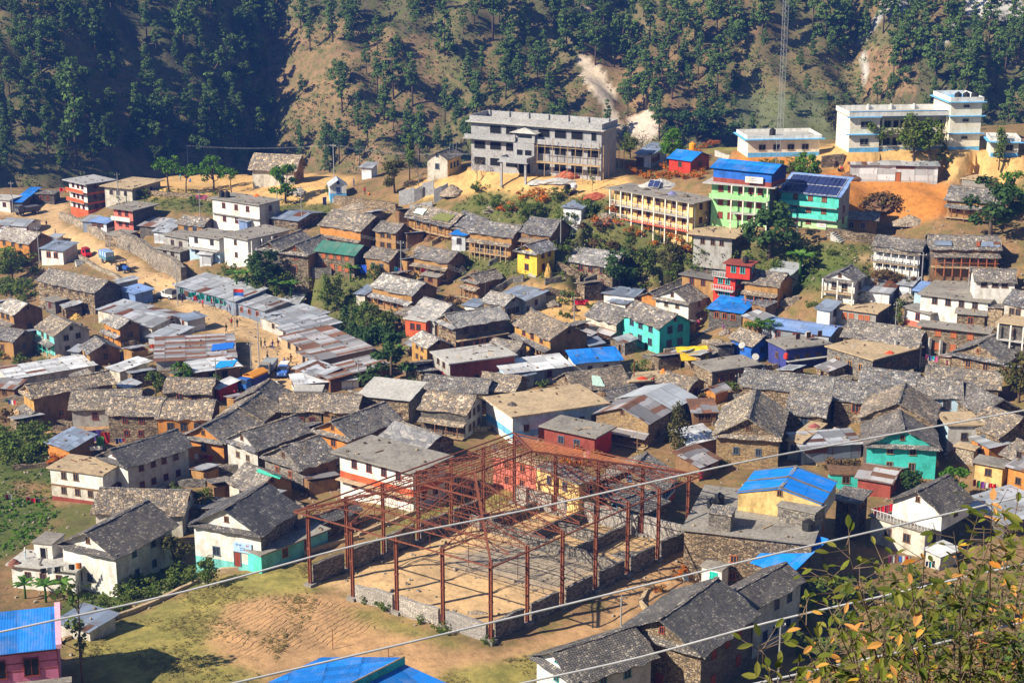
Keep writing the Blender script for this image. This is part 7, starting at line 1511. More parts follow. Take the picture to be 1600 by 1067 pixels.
def dish(label,p,r=.55,k='conc_light'):
    t=thing('satellite_dish',label,'satellite dish',p,R.uniform(2.2,4.2)); b=MB(); b.lathe([(.02,.0),(r*.5,.06),(r*.85,.2),(r,.32),(r*1.02,.33)][::1],k,14); o=b.build('reflector',t,(0,0,.8)); o.rotation_euler=(-.95,0,0); b=MB(); b.tube([(0,0,-.05),(0,.05,.8)],.03,'galv',5); b.build('stand',t)
for l,p in [('satellite dish on the flat stone roof before the blue houses',flat('dishroof',1180,566)),('satellite dish on the dark flat roof of the navy house',flat('navy',1262,531)),('satellite dish at the corner of the tan flat stone roof',at(1366,574,2)),('satellite dish above the blue gable house',at(1160,548,2.6)),('satellite dish on the passage bank right of the hall',at(1068,913,.3)),('satellite dish on the long slate roof ridge',at(1192,588,3.0))]: dish(l,p)
heap('brick_pile','heap of red bricks in front of the concrete shell','bricks',at(888,276),5.5,3,1.3,'brickpile'); heap('brick_pile','long low heap of red bricks by the dirt road','bricks',at(932,309),6.5,3,1.0,'brickpile',3)
heap('gravel_heap','grey gravel heap beside the red bricks','gravel',at(872,284),8,3,.8,'gravel'); heap('gravel_heap','grey sand heap by the concrete shell porch','sand',at(840,286),4,2.4,.7,'gravel',2)
heap('stone_heap','pale stone heap on the path below the pale old house','stones',at(466,302),4.5,3,1.2,'stone_white'); heap('stone_heap','rubble slope beside the half-built house','rubble',at(706,303),6,4,1.8,'rubble'); heap('stone_heap','grey rubble heap above the cream balcony house','rubble',at(1030,293),9,4,1.6,'gravel',4); heap('stone_heap','stone heap by the terraced flower field','rubble',at(765,330),3,2,1.0,'rubble',5)
heap('stone_heap','brick-red stone heap left of the cream house','rubble',at(945,342),4,3,1.2,'rubble',6); heap('wood_pile','pile of cut logs beside the turquoise-veranda house','firewood',at(92,563),4.2,2,1.1,'wood_tan',2,22); heap('wood_pile','brushwood pile above the orange cutting','firewood',at(1330,277),5,2.5,1.2,'brush',2,20); heap('brush_heap','dark twig heap at the foot of the orange cutting','twigs',at(1370,325),5.5,4,2.0,'brush',3,22,8,.3); heap('brush_heap','smaller twig heap beside the dark one on the orange cutting','twigs',at(1388,327),2.5,2.5,1.2,'brush',4,18,6,.3)
heap('straw_heap','round straw heap by the teal gable house','straw',at(1450,722),3.0,2.5,1.6,'straw',2); heap('straw_heap','straw heap beside the mud shelter','straw',at(650,437),2.2,2,1.4,'straw',3); heap('straw_heap','straw under the small grey tin roof left of the tin sheds','straw',at(120,497),2.6,2,1.0,'straw',4); heap('straw_heap','straw stack behind the squat ochre house','straw',at(205,553),3,2,1.2,'straw',5); heap('haystack','small haystack with pointed top beside the yellow house','straw',at(857,430),1.6,1.6,2.4,'straw',6,14,8,.08)
heap('stone_heap','rubble along the far partition inside the hall','rubble',at(870,858),6,2,.8,'stone_grey',7); heap('stone_heap','stone rubble in the right room of the hall','rubble',at(985,868),5,2.6,.6,'stone_grey',8); heap('stone_heap','broken stones at a front post of the hall','rubble',at(697,973),1.6,1.2,.6,'stone_white',9); heap('stone_heap','scattered stones at the hall front corner','rubble',at(745,958),2.5,1.2,.4,'rubble',10)
heap('stone_heap','rubble slope below the shrine terrace','rubble',at(560,330),10,3,1.8,'rubble',12,22); heap('stone_heap','reddish rubble bank right of the stone hut with posters','rubble',at(1420,350),7,3,1.6,'rubble',13); heap('stone_heap','brown stone pile behind the white-clad tin shed','rubble',at(1418,470),5,2.5,1.3,'rubble',14); heap('stone_heap','tumbled stones behind the bazaar retaining wall','rubble',at(245,396),5,3,1.1,'rubble',15)
for i,(lb,key,x,y,c) in enumerate([('red bundle at the left of the red-bundle roof','redbundle',1003,592,'c:.6,.06,.02'),('orange bundle at the back of the red-bundle roof','redbundle',1036,582,'c:.65,.2,.03'),('red basin heap on the roof terrace','terrace',116,862,'c:.5,.1,.05'),('dark heap on the roof terrace edge','terrace',22,880,'c:.2,.08,.05'),('straw-brown heap on the tan concrete roof','tanroof',940,616,'c:.2,.12,.06'),('clutter of poles on the tan concrete roof','tanroof',800,633,'c:.1,.08,.07'),('red sacks on the cream house roof','cream2',1050,304,'c:.2,.2,.4'),('dark rubbish on the cream house roof','cream2',1010,297,'c:.1,.08,.06'),('second rubbish patch on the cream house roof','cream2',1070,308,'c:.15,.12,.09'),('heap of clothes on the grey flat terraces','greyterr',1272,667,'c:.3,.08,.08'),('orange sheet folded on the white tank house roof','tankhouse',401,307,'c:.7,.16,.02'),('red heap by the laundry columns','tanstone',1390,552,'c:.6,.06,.02')]):
    heap('bundle',lb,'bundle',flat(key,x,y),R.uniform(1.2,2.0),R.uniform(.8,1.2),R.uniform(.4,.7),c,i,12,5,.2)
def sheet(name,label,cat,key,quad,k,dz=.07,n=8,wob=.03):
    "cloth or tarpaulin lying on a roof"
    H=HOUSES[key]; rr=random.Random(len(label)); g=[]; 
    for j in range(n+1):
        for i in range(n+1):
            u,v=i/n,j/n; a,b_,c,d=quad; x=(a[0]*(1-u)+b_[0]*u)*(1-v)+(d[0]*(1-u)+c[0]*u)*v; y=(a[1]*(1-u)+b_[1]*u)*(1-v)+(d[1]*(1-u)+c[1]*u)*v
            if i in(0,n) or j in(0,n): x+=rr.uniform(-.8,.8); y+=rr.uniform(-.5,.5)
            g.append(H.on(x,y,dz+rr.uniform(0,wob)))
    o=g[0].copy(); b=MB()
    for j in range(n):
        for i in range(n): q=j*(n+1)+i; b.poly([g[q]-o,g[q+1]-o,g[q+n+2]-o,g[q+n+1]-o],k)
    return tag(b.build(name,None,o),label,cat)
BT='c:.02,.16,.62'; LB='c:.02,.3,.75'
sheet('tarpaulin','dark blue tarpaulin on the biggest rust-patched bazaar roof','tarpaulin','bigrust',[(352,546),(390,538),(385,526),(349,535)],BT) if False else None
sheet('tarpaulin','dark blue tarpaulin on the biggest rust-patched bazaar roof','tarpaulin','bigrust',[(330,548),(364,544),(366,534),(332,538)],BT)
sheet('tarpaulin','light blue tarpaulin on the whitish tin shed','tarpaulin','whitetin',[(333,576),(364,572),(371,562),(343,564)],LB)
sheet('netting','green netting along the slate ridge above the sign house','netting','greennet',[(400,737),(437,748),(440,743),(403,732)],'c:.05,.42,.3',.1)
sheet('cloth','pale mint cloth hanging over the slate roof behind the tan roof','cloth','clothslate',[(926,602),(945,604),(938,588),(924,586)],'c:.5,.68,.58')
sheet('roof_sheet','left grey tin sheet on the wooden veranda house','tin sheet','halftin',[(1460,383),(1487,384),(1487,372),(1461,371)],'tin_bluegrey',.09)
sheet('roof_sheet','right tin sheet on the wooden veranda house','tin sheet','halftin',[(1533,385),(1562,386),(1563,374),(1534,373)],'tin_bluegrey',.09)
sheet('roof_sheet','rust-red strip on the wooden veranda house roof','tin sheet','halftin',[(1525,385),(1531,385),(1532,373),(1526,373)],'c:.28,.08,.03',.09)
sheet('moss_mat','mossy creeper mat on the left end of the long mud row','creeper','row1',[(672,342),(700,347),(712,336),(690,331)],'c:.16,.17,.05',.1,10,.12)
sheet('cloth','white and green cloth on the end of the long mud row','cloth','row1',[(645,333),(660,336),(668,327),(652,325)],'c:.5,.6,.52',.1)
# draped cloths on frames
def drape(label,px,py,w,h,k,rz=None,group=None,name='cloth',dz=1.8,cat='cloth'):
    p=at(px,py,dz); b=MB(); n=5
    for i in range(n):
        for j in range(2):
            x0,x1=-w/2+w*i/n,-w/2+w*(i+1)/n; f=lambda x,z:.06*math.sin(x*9+z*3)
            z0,z1=-h*j/2,-h*(j+1)/2; b.poly([(x0,f(x0,z0),z0),(x0,f(x0,z1),z1),(x1,f(x1,z1),z1),(x1,f(x1,z0),z0)],k)
    return tag(b.build(name,None,p,R.uniform(-.4,.5) if rz is None else rz),label,cat,group)
drape('large purple cloth hung to dry beside the tilted tin shed',146,672,2.2,2.2,'c:.12,.08,.35',.3); drape('green cloth hung beside the large purple one',156,682,1.1,1.6,'c:.12,.4,.06',.3); drape('red cloth behind the green one beside the tilted tin shed',164,675,1.3,2.0,'c:.5,.04,.04',.3); drape('white cloth below the purple and green cloths',150,697,1.8,.6,'white',.3)
drape('blue sack cover at the lower mud house right of the green roof',567,414,1.4,1.6,'c:.02,.1,.6'); sheet2=[('long yellow plastic sheet over the roofs right of the turquoise house',1080,541,5.2,1.6,'c:.75,.5,.02'),('second yellow plastic sheet below the first one',1084,552,4.6,1.4,'c:.65,.4,.02')]
for q in sheet2: drape(*q,.15,None,'plastic_sheet',2.6,'plastic sheet').rotation_euler=(-.95,0,.15)
drape('red and white patterned cloth on the wall of the terrace building',1186,862,5.0,.9,'c:.7,.06,.03',.1,None,'cloth',3.0); drape('beige sheet above the red patterned cloth',1163,850,3.6,1.4,'c:.6,.48,.3',.1,None,'cloth',3.6)
drape('red and white roadside banner at the foot of the yellow field',315,305,2.6,.9,'c:.5,.12,.2',.2,None,'banner',1.6,'banner'); drape('purple notice board beside the shrine steps',507,308,.9,1.6,'c:.12,.12,.4',.6,None,'notice_board',1.8,'notice board'); drape('red parasol cloth at the corner of the tin sheds',238,538,1.1,.7,'c:.7,.1,.02'); drape('red drape at the dirt yard below the tall rough stone house',909,469,2.4,.8,'c:.7,.02,.06',.1,None,'cloth',1.0)
drape('red cloth tied at the right corner of the steel hall eave',1095,737,.5,.9,'c:.7,.02,.05',.2,None,'cloth',9.0)
CLR={'red':'c:.6,.02,.03','white':'white','blue':'c:.04,.12,.45','pink':'c:.65,.1,.3','orange':'c:.65,.2,.03','black':'black','teal':'c:.02,.4,.45','purple':'c:.2,.05,.3','yellow':'c:.7,.5,.05','green':'c:.05,.3,.1','grey':'c:.35,.35,.36','brown':'c:.2,.08,.04','navy':'navy','maroon':'c:.25,.02,.04'}
def laundry(a,b_,dz,place,cols,hh=.8):
    A_=at(a[0],a[1],dz); d=ray(*b_); B_=Vector(d)*(A_.y/d[1])+Vector((0,0,CAMZ)); B_.y=A_.y+ (B_.x-A_.x)*.12; B_.z=A_.z+(B_.z-A_.z)*.9
    b=MB(); o=A_; b.tube([(0,0,0),(B_-A_)*.5+Vector((0,0,-.12)),B_-A_],.015,'cable',4); tag(b.build('clothes_line',None,o),'clothes line '+place,'clothes line')
    n=len(cols); seen={}
    for i,c in enumerate(cols):
        f=(i+.5)/n; q=A_.lerp(B_,f)+Vector((0,0,-.45*f*(1-f))); w=min(.95,(B_-A_).length/n*.86); ht=hh*R.uniform(.7,1.15); g=MB(); m=3
        for k in range(m):
            x0,x1=-w/2+w*k/m,-w/2+w*(k+1)/m; f0=.05*math.sin(x0*7+i);f1=.05*math.sin(x1*7+i); g.poly([(x0,f0,0),(x0*.94,f0*1.6-.03,-ht),(x1*.94,f1*1.6-.03,-ht*R.uniform(.9,1.05)),(x1,f1,0)],CLR[c])
        seen[c]=seen.get(c,0)+1
        rep=cols.count(c)>1
        tag(g.build('garment',None,q,math.atan2((B_-A_).y,(B_-A_).x)),('one of the %s garments hanging '%c if rep else '%s garment hanging '%c)+place,'garment',('%s garments '%c+place) if rep else None)
laundry((364,386),(383,390),2.6,'on the corner of the whitewashed pair',['red','red','pink','red'],1.0)
laundry((648,349),(668,353),2.0,'under the left eave of the long mud row',['white','white','red','red','grey']); laundry((683,353),(716,359),2.0,'under the middle eave of the long mud row',['white','blue','orange','orange','white'])
laundry((616,416),(628,421),2.2,'beside the lower mossy mud house',['teal','blue','red'],1.0); laundry((658,418),(672,422),2.0,'on the veranda below the blue kiosk',['red','pink','red'])
laundry((690,580),(708,581),2.2,'on the left of the red ground floor',['red','blue','red','white']); laundry((716,580),(738,581),2.2,'on the right of the red ground floor',['white','red','red','red'])
laundry((1446,553),(1466,558),2.6,'between the bare columns right of the tan stone roof',['pink','blue','teal','pink']); laundry((1478,563),(1496,562),2.4,'by the stone gable house at the right edge',['pink','white','purple','maroon'])
laundry((1488,668),(1530,678),2.6,'along the edge of the tan flat pale house',['yellow','teal','red','pink','grey','red','navy','white'],1.0); laundry((1528,690),(1548,706),2.2,'by the orange shed under the small tin roof',['pink','white','red','white','blue'])
laundry((1364,793),(1403,784),4.6,'on the balustraded balcony',['red','red','red','maroon','red','navy'],1.1); laundry((1388,866),(1426,870),1.9,'below the balustraded white house',['pink','white','brown','blue','white','red','white'],1.0); laundry((1446,876),(1462,876),1.7,'beside the small tin lean-to',['navy','teal','black'])
laundry((62,888),(126,880),3.9,'along the cluttered roof terrace edge',['black','grey','black','white','black','orange'],.8); laundry((98,852),(142,856),4.4,'on the back of the cluttered roof terrace',['yellow','white','red','white','red','pink','red'],.8); laundry((8,771),(18,772),1.2,'at the left end of the vegetable plots',['maroon','grey']); laundry((40,775),(70,781),1.0,'on the fence of the vegetable plots',['maroon','red','black','brown'],.6)
laundry((303,708),(346,713),1.8,'below the lowest stepped slate house',['white','brown','maroon','red','maroon','red']); laundry((180,684),(195,684),1.5,'at the foot of the tan stone house',['navy','blue','maroon']); laundry((8,622),(24,626),1.7,'under the rusty lean-to at the left edge',['green','blue','white','red']); laundry((892,711),(922,704),4.5,'behind the steel hall by the marigolds',['white','red','red','white','pink'],1.0); laundry((770,690),(782,712),4,'at the blue-banded end wall',['white','blue','white'],.9)
laundry((1520,748),(1565,760),1.6,'before the small yellow building',['maroon','green','purple','white','red','red','white'],1.0); laundry((92,293),(128,302),5.2,'on the top balcony of the three-storey white house',['red','orange','white','red','orange'],.7); laundry((1250,552),(1262,553),2,'on the side of the dark blue house',['red','blue']); laundry((306,372),(330,378),2.8,'on the balcony of the left whitewashed house',['navy','navy','grey','navy','white'],.5)
for i,x in enumerate((292,306,320,334,348,360)): drape('turquoise goods hanging at the shop row front',x+8,457+i*3.2,1.5,.9,'c:.02,.35,.32',.35,'turquoise goods of the shop row','goods',1.7,'shop goods')
for i,x in enumerate((300,327,343,356)): drape('red goods hanging at the shop row front',x+6,462+i*4.5,.9,1.0,'c:.5,.04,.04',.35,'red goods of the shop row','goods',1.3,'shop goods')
for i,(x,y) in enumerate([(1398,552),(1418,562),(1436,555),(1451,548),(1468,552),(1430,543)]):
    p=at(x,y+12); b=MB(); b.box(-.18,-.18,-1,.18,.18,3.4,'conc_light'); tag(b.build('concrete_column',None,p,.3),'bare concrete column of the unfinished house by the tan stone roof','column','bare concrete columns right of the tan stone roof')
H=HOUSES['rebar']
for x,y in [(711,548),(722,545),(750,543),(757,545),(769,541),(741,552)]:
    p=flat('rebar',x,y); b=MB()
    for dx,dy in((-.12,-.12),(.12,-.12),(.12,.12),(-.12,.12)): b.tube([(dx,dy,-.1),(dx*1.2,dy*1.2,1.9)],.022,'steel',4)
    for z in (.5,1.0,1.5): b.tube([(-.13,-.13,z),(.13,-.13,z),(.13,.13,z),(-.13,.13,z),(-.13,-.13,z)],.015,'steel',4)
    tag(b.build('rebar_cage',None,p),'standing rebar cage on the unfinished grey flat roof','rebar','rebar cages on the unfinished flat roof')
p=at(893,304); t=thing('concrete_mixer','dark concrete mixer machine on the dirt road below the shell','mixer',p,.4); b=MB(); b.box(-1.2,-.7,.4,1.2,.7,.7,'black'); b.build('frame',t); b=MB(); b.lathe([(.2,0),(.65,.35),(.7,.8),(.4,1.3)],'grate',12); o=b.build('drum',t,(.3,0,1.0)); o.rotation_euler=(.5,0,0); b=MB(); b.box(-1.3,-.5,.71,-.5,.5,2.0,'black'); b.build('hopper',t)
for x in(-.9,.9):
    for y in(-.7,.7): wheel(t,x,y,.35,.15)
for lb,x,y,n,a in [('stone steps beside the white footpath below the solar-roofed building',1318,378,6,.9),('stone steps up to the shrine hut',527,316,6,.3),('flight of stone steps beside the yellow house door',831,432,6,-.5),('outside steps at the road parapet',126,415,4,.5)]:
    p=at(x,y); b=MB()
    for i in range(n): b.box(-.8,i*.36,-.6,.8,(i+1)*.36-.004,.2+i*.24,'conc_light')
    tag(b.build('steps',None,p,a),lb,'steps')
# small solar panels
for lb,key,x,y in [('left tilted solar panel on the cream house roof','cream2',1018,293),('right tilted solar panel on the cream house roof','cream2',1026,294),('small solar panel on the roof hut of the white flat house','terrace',66,854)]:
    t=thing('solar_panel',lb,'solar panel',flat(key,x,y),-.4); b=MB(); b.box(-.6,-.9,0,.6,.9,.05,'grate'); b.box(-.55,-.85,.052,.55,.85,.06,'solar'); o=b.build('panel',t,(0,0,.7)); o.rotation_euler=(.6,0,0); b=MB(); b.tube([(0,.3,0),(0,.3,.9)],.04,'galv',5); b.tube([(0,-.5,0),(0,-.5,.45)],.04,'galv',5); b.build('stand',t)
H=HOUSES['terrace']; b=MB(); q=flat('terrace',78,864); t=thing('roof_hut','small white hut with arched door on the roof terrace','hut',q,H.rz); b.box(-1.5,-1.2,0,1.5,1.2,1.9,'white'); b.build('wall',t); b=MB(); b.box(-1.7,-1.4,1.904,1.7,1.4,2.04,'conc'); b.build('roof',t); o=link('door',win_mesh(.9,1.4,'greywhite','void','d')[0],t,(-1.505,0,.02),-math.pi/2); link('door_leaf',win_mesh(.9,1.4,'greywhite','void','d')[1],o)
# ---------------------------------------------------------------- the leafy tree close to the camera, lower right
base=Vector((5.2,17.6,g1(5.2,17.6))); ft=thing('foreground_tree','leafy tree with olive and orange autumn leaves close to the camera at lower right','tree',base)
rr=random.Random(5); tb=MB(); LV={'Lfore':([],[]),'Lforeo':([],[])}
def leaf1(p,d,up,ln_,k):
    d=d.normalized(); s=d.cross(up); 
    if s.length<.1: s=d.orthogonal()
    s.normalize(); n=s.cross(d); w=ln_*rr.uniform(.17,.25); fold=rr.uniform(.0,.6); cv=rr.uniform(-.25,.1); V,L_=LV[k]
    P=[]
    for t_,ww in ((0,.05),(.25,.8),(.55,1),(.82,.6),(1,.03)):
        c=p+d*ln_*t_+n*ln_*cv*t_*t_; P.append((c-s*w*ww+n*w*ww*fold,c,c+s*w*ww+n*w*ww*fold))
    lv=rr.random()*.95
    for a,b_ in zip(P,P[1:]):
        V.extend([a[0],b_[0],b_[1],a[1],a[1],b_[1],b_[2],a[2]]); L_.extend([lv,min(.97,lv+.04)])
tg=[(1186,1005),(1215,1030),(1245,955),(1290,885),(1322,850),(1300,960),(1345,905),(1380,870),(1370,960),(1420,880),(1445,855),(1440,930),(1490,830),(1500,900),(1480,980),(1530,800),(1545,850),(1555,930),(1590,785),(1600,870),(1600,960),(1520,1010),(1570,1030),(1400,1020),(1340,1040),(1450,1050),(1280,1050),(1550,785),(1590,820),(1410,960),(1330,995),(1620,830),(1630,920),(1515,960),(1470,900),(1560,980),(1385,1000),(1500,1050),(1600,1020),(1260,1010),(1360,1060),(1425,1005)]
roots=[Vector((rr.uniform(-.5,.5),rr.uniform(-.5,.5),1.0)) for _ in range(9)]
tb.tube([(0,0,-.5),(.02,.02,.6),(.05,0,1.2)],[.16,.13,.1],'bark',8)
for (x,y) in tg:
    dd=rr.uniform(15.2,19.5); e=Vector(ray(x,y))*dd+Vector((0,0,CAMZ))-base; s=min(roots,key=lambda q:(q-e*.25).length); m=s.lerp(e,.5)+Vector((rr.uniform(-.45,.45),rr.uniform(-.4,.4),-.1)); pts=[Vector((.03,0,.7)),s,m,s.lerp(e,.8)+Vector((rr.uniform(-.2,.2),rr.uniform(-.1,.1),.03)),e]
    tb.tube(pts,[.035,.024,.016,.01,.004],'bark',5,False)
    n=rr.randint(50,68)
    for i in range(n):
        f=rr.uniform(.3,1.0); seg=min(3,int(f*4)); q=pts[seg].lerp(pts[seg+1],f*4-seg); ax=(pts[seg+1]-pts[seg]).normalized(); sd_=Vector((rr.gauss(0,1),rr.gauss(0,1),rr.gauss(0,.7))); sd_=(sd_-ax*sd_.dot(ax)).normalized()
        tw=rr.uniform(.02,.3); q2=q+(sd_+ax*.4)*tw
        if tw>.1: tb.tube([q,q2],[.006,.003],'bark',3,False)
        leaf1(q2,sd_+ax*rr.uniform(-.2,.9)+Vector((0,0,rr.uniform(-.7,.3))),Vector((rr.uniform(-.5,.5),rr.uniform(-.8,.2),1)),rr.uniform(.085,.18),'Lforeo' if rr.random()<.12 else 'Lfore')
tb.build('branches',ft)
for k,nm in (('Lfore','green_leaves'),('Lforeo','autumn_leaves')):
    V,L_=LV[k]; link(nm,cloudmesh(nm,[(np.array([tuple(v) for v in V]),np.array(L_))],k),ft)
# ---------------------------------------------------------------- terrain meshes with colour regions
def inpoly(px,py,poly):
    ins=np.zeros(len(px),bool); n=len(poly)
    for i in range(n):
        x1,y1=poly[i]; x2,y2=poly[(i+1)%n]
        if y1==y2: continue
        c=((y1>py)!=(y2>py))&(px<(x2-x1)*(py-y1)/(y2-y1)+x1); ins^=c
    return ins
ROAD=(.55,.37,.19); DIRT=(.47,.28,.135); TAN=(.58,.36,.14); MEAD=(.3,.25,.07); GREEN=(.075,.105,.022); ORNG=(.5,.2,.045); EARTH=(.25,.15,.072); SHRUB=(.12,.115,.04); STONEY=(.34,.28,.21)
REG=[ # colour regions of the ground (painted later ones win)
(SHRUB,[(880,300),(1110,330),(1130,420),(1100,440),(880,440),(700,430),(700,330),(760,290)]),
(SHRUB,[(1060,380),(1380,380),(1360,470),(1240,450),(1100,440)]),
(GREEN,[(1250,400),(1330,395),(1345,425),(1270,450),(1235,440)]),
(SHRUB,[(290,420),(590,430),(640,460),(640,540),(540,520),(470,470),(380,440)]),
(SHRUB,[(180,290),(330,300),(520,320),(520,345),(330,335),(180,320)]),
(TAN,[(215,275),(400,265),(560,275),(520,318),(430,318),(330,308),(230,305)]),
(TAN,[(640,285),(720,272),(960,272),(985,300),(930,310),(760,300),(680,310),(620,310)]),
(TAN,[(700,262),(980,262),(985,290),(700,290)]),
(ORNG,[(1290,262),(1480,285),(1490,330),(1440,350),(1390,345),(1310,335),(1240,290)]),
(TAN,[(1180,232),(1300,225),(1600,222),(1600,275),(1480,280),(1320,262),(1200,260)]),
(ORNG,[(1150,245),(1250,245),(1250,270),(1150,262)]),
(MEAD,[(1110,225),(1170,225),(1160,240),(1095,238)]),
(ROAD,[(0,318),(90,312),(110,330),(95,350),(150,375),(250,430),(290,445),(300,465),(390,475),(430,490),(470,540),(490,600),(480,625),(400,640),(390,600),(385,560),(385,530),(330,520),(295,500),(275,480),(245,460),(190,435),(130,405),(90,390),(60,365),(40,345),(0,335)]),
(ROAD,[(1330,395),(1365,400),(1390,425),(1450,430),(1440,445),(1380,435)]),
(TAN,[(830,475),(950,460),(960,480),(900,510),(850,500)]),
(TAN,[(820,440),(950,455),(940,475),(840,470)]),
(EARTH,[(1060,515),(1180,500),(1180,540),(1070,560)]),
(DIRT,[(60,660),(180,655),(180,695),(40,700)]),
(GREEN,[(-20,700),(130,690),(130,770),(60,790),(-20,800)]),
(EARTH,[(20,745),(150,770),(150,800),(20,770)]),
(GREEN,[(-20,780),(60,775),(90,800),(50,850),(-20,880)]),
(SHRUB,[(90,790),(160,790),(150,830),(90,850)]),
(GREEN,[(160,900),(330,880),(330,910),(160,960),(60,1000),(60,960)]),
(MEAD,[(340,905),(480,880),(560,870),(640,800),(790,760),(800,790),(660,850),(500,910),(490,960),(400,1067),(100,1090),(120,1000)]),
(DIRT,[(360,940),(470,925),(560,935),(640,980),(780,1020),(960,950),(1000,930),(1010,960),(930,1010),(830,1090),(620,1090),(450,1080),(330,1020),(330,975)]),
(MEAD,[(680,1060),(760,1035),(900,1010),(900,1090),(680,1090)]),
(MEAD,[(545,945),(640,975),(740,1010),(700,1012),(560,965)]),
(ROAD,[(495,915),(640,850),(800,785),(1065,850),(900,935),(767,1000),(640,960),(560,928)]),
(STONEY,[(690,880),(760,850),(880,850),(960,880),(860,925),(770,900)]),
(DIRT,[(1000,860),(1100,850),(1110,900),(1040,930),(960,960),(930,930)]),
(EARTH,[(1240,900),(1600,880),(1600,1090),(1240,1090)]),
]
def ground_mat(hillm=False):
    s=NT('hillside_soil' if hillm else 'ground_soil')
    a=s.n('ShaderNodeAttribute',attribute_name='gcol'); g=s.n('ShaderNodeAttribute',attribute_name='grass')
    o=s.n('ShaderNodeTexCoord').outputs['Object']
    n1=s.noise(o,.12,6,.65); n2=s.noise(o,.9,5,.7); n3=s.noise(o,.35,6,.7)
    c=s.mix(1,a.outputs['Color'],s.ramp(n1,[(.3,(.72,.72,.74)),(.5,(1,1,1)),(.72,(1.25,1.2,1.12))]),'MULTIPLY')
    c=s.mix(1,c,s.ramp(n2,[(.3,(.66,.66,.66)),(.5,(1,1,1)),(.75,(1.2,1.2,1.2))]),'MULTIPLY')
    gm=s.math('MULTIPLY',s.ramp(n3,[(.44,(0,0,0)),(.6,(1,1,1))]),g.outputs['Fac'])
    c=s.mix(gm,c,s.mix(n2,(.05,.07,.015),(.16,.17,.04)) if not hillm else s.mix(n2,(.045,.07,.018),(.14,.14,.04)))
    if not hillm:
        ru=s.n('ShaderNodeAttribute',attribute_name='rut'); mp=s.n('ShaderNodeMapping'); mp.inputs['Rotation'].default_value=(0,0,.6); s.l(o,mp.inputs['Vector']); wv=s.n('ShaderNodeTexWave',wave_type='BANDS',bands_direction='X'); wv.inputs['Scale'].default_value=.42; wv.inputs['Distortion'].default_value=11; wv.inputs['Detail'].default_value=3; wv.inputs['Detail Scale'].default_value=.6; s.l(mp.outputs[0],wv.inputs['Vector'])
        gr_=s.math('MULTIPLY',s.ramp(wv.outputs['Fac'],[(.0,(1,1,1)),(.22,(0,0,0))]),ru.outputs['Fac']); c=s.mix(s.math('MULTIPLY',gr_,.25),c,(.16,.085,.035)); n2=s.math('SUBTRACT',n2,s.math('MULTIPLY',gr_,.6))
    s.bump(n2,.7,.25)
    return s.done(c,.95)
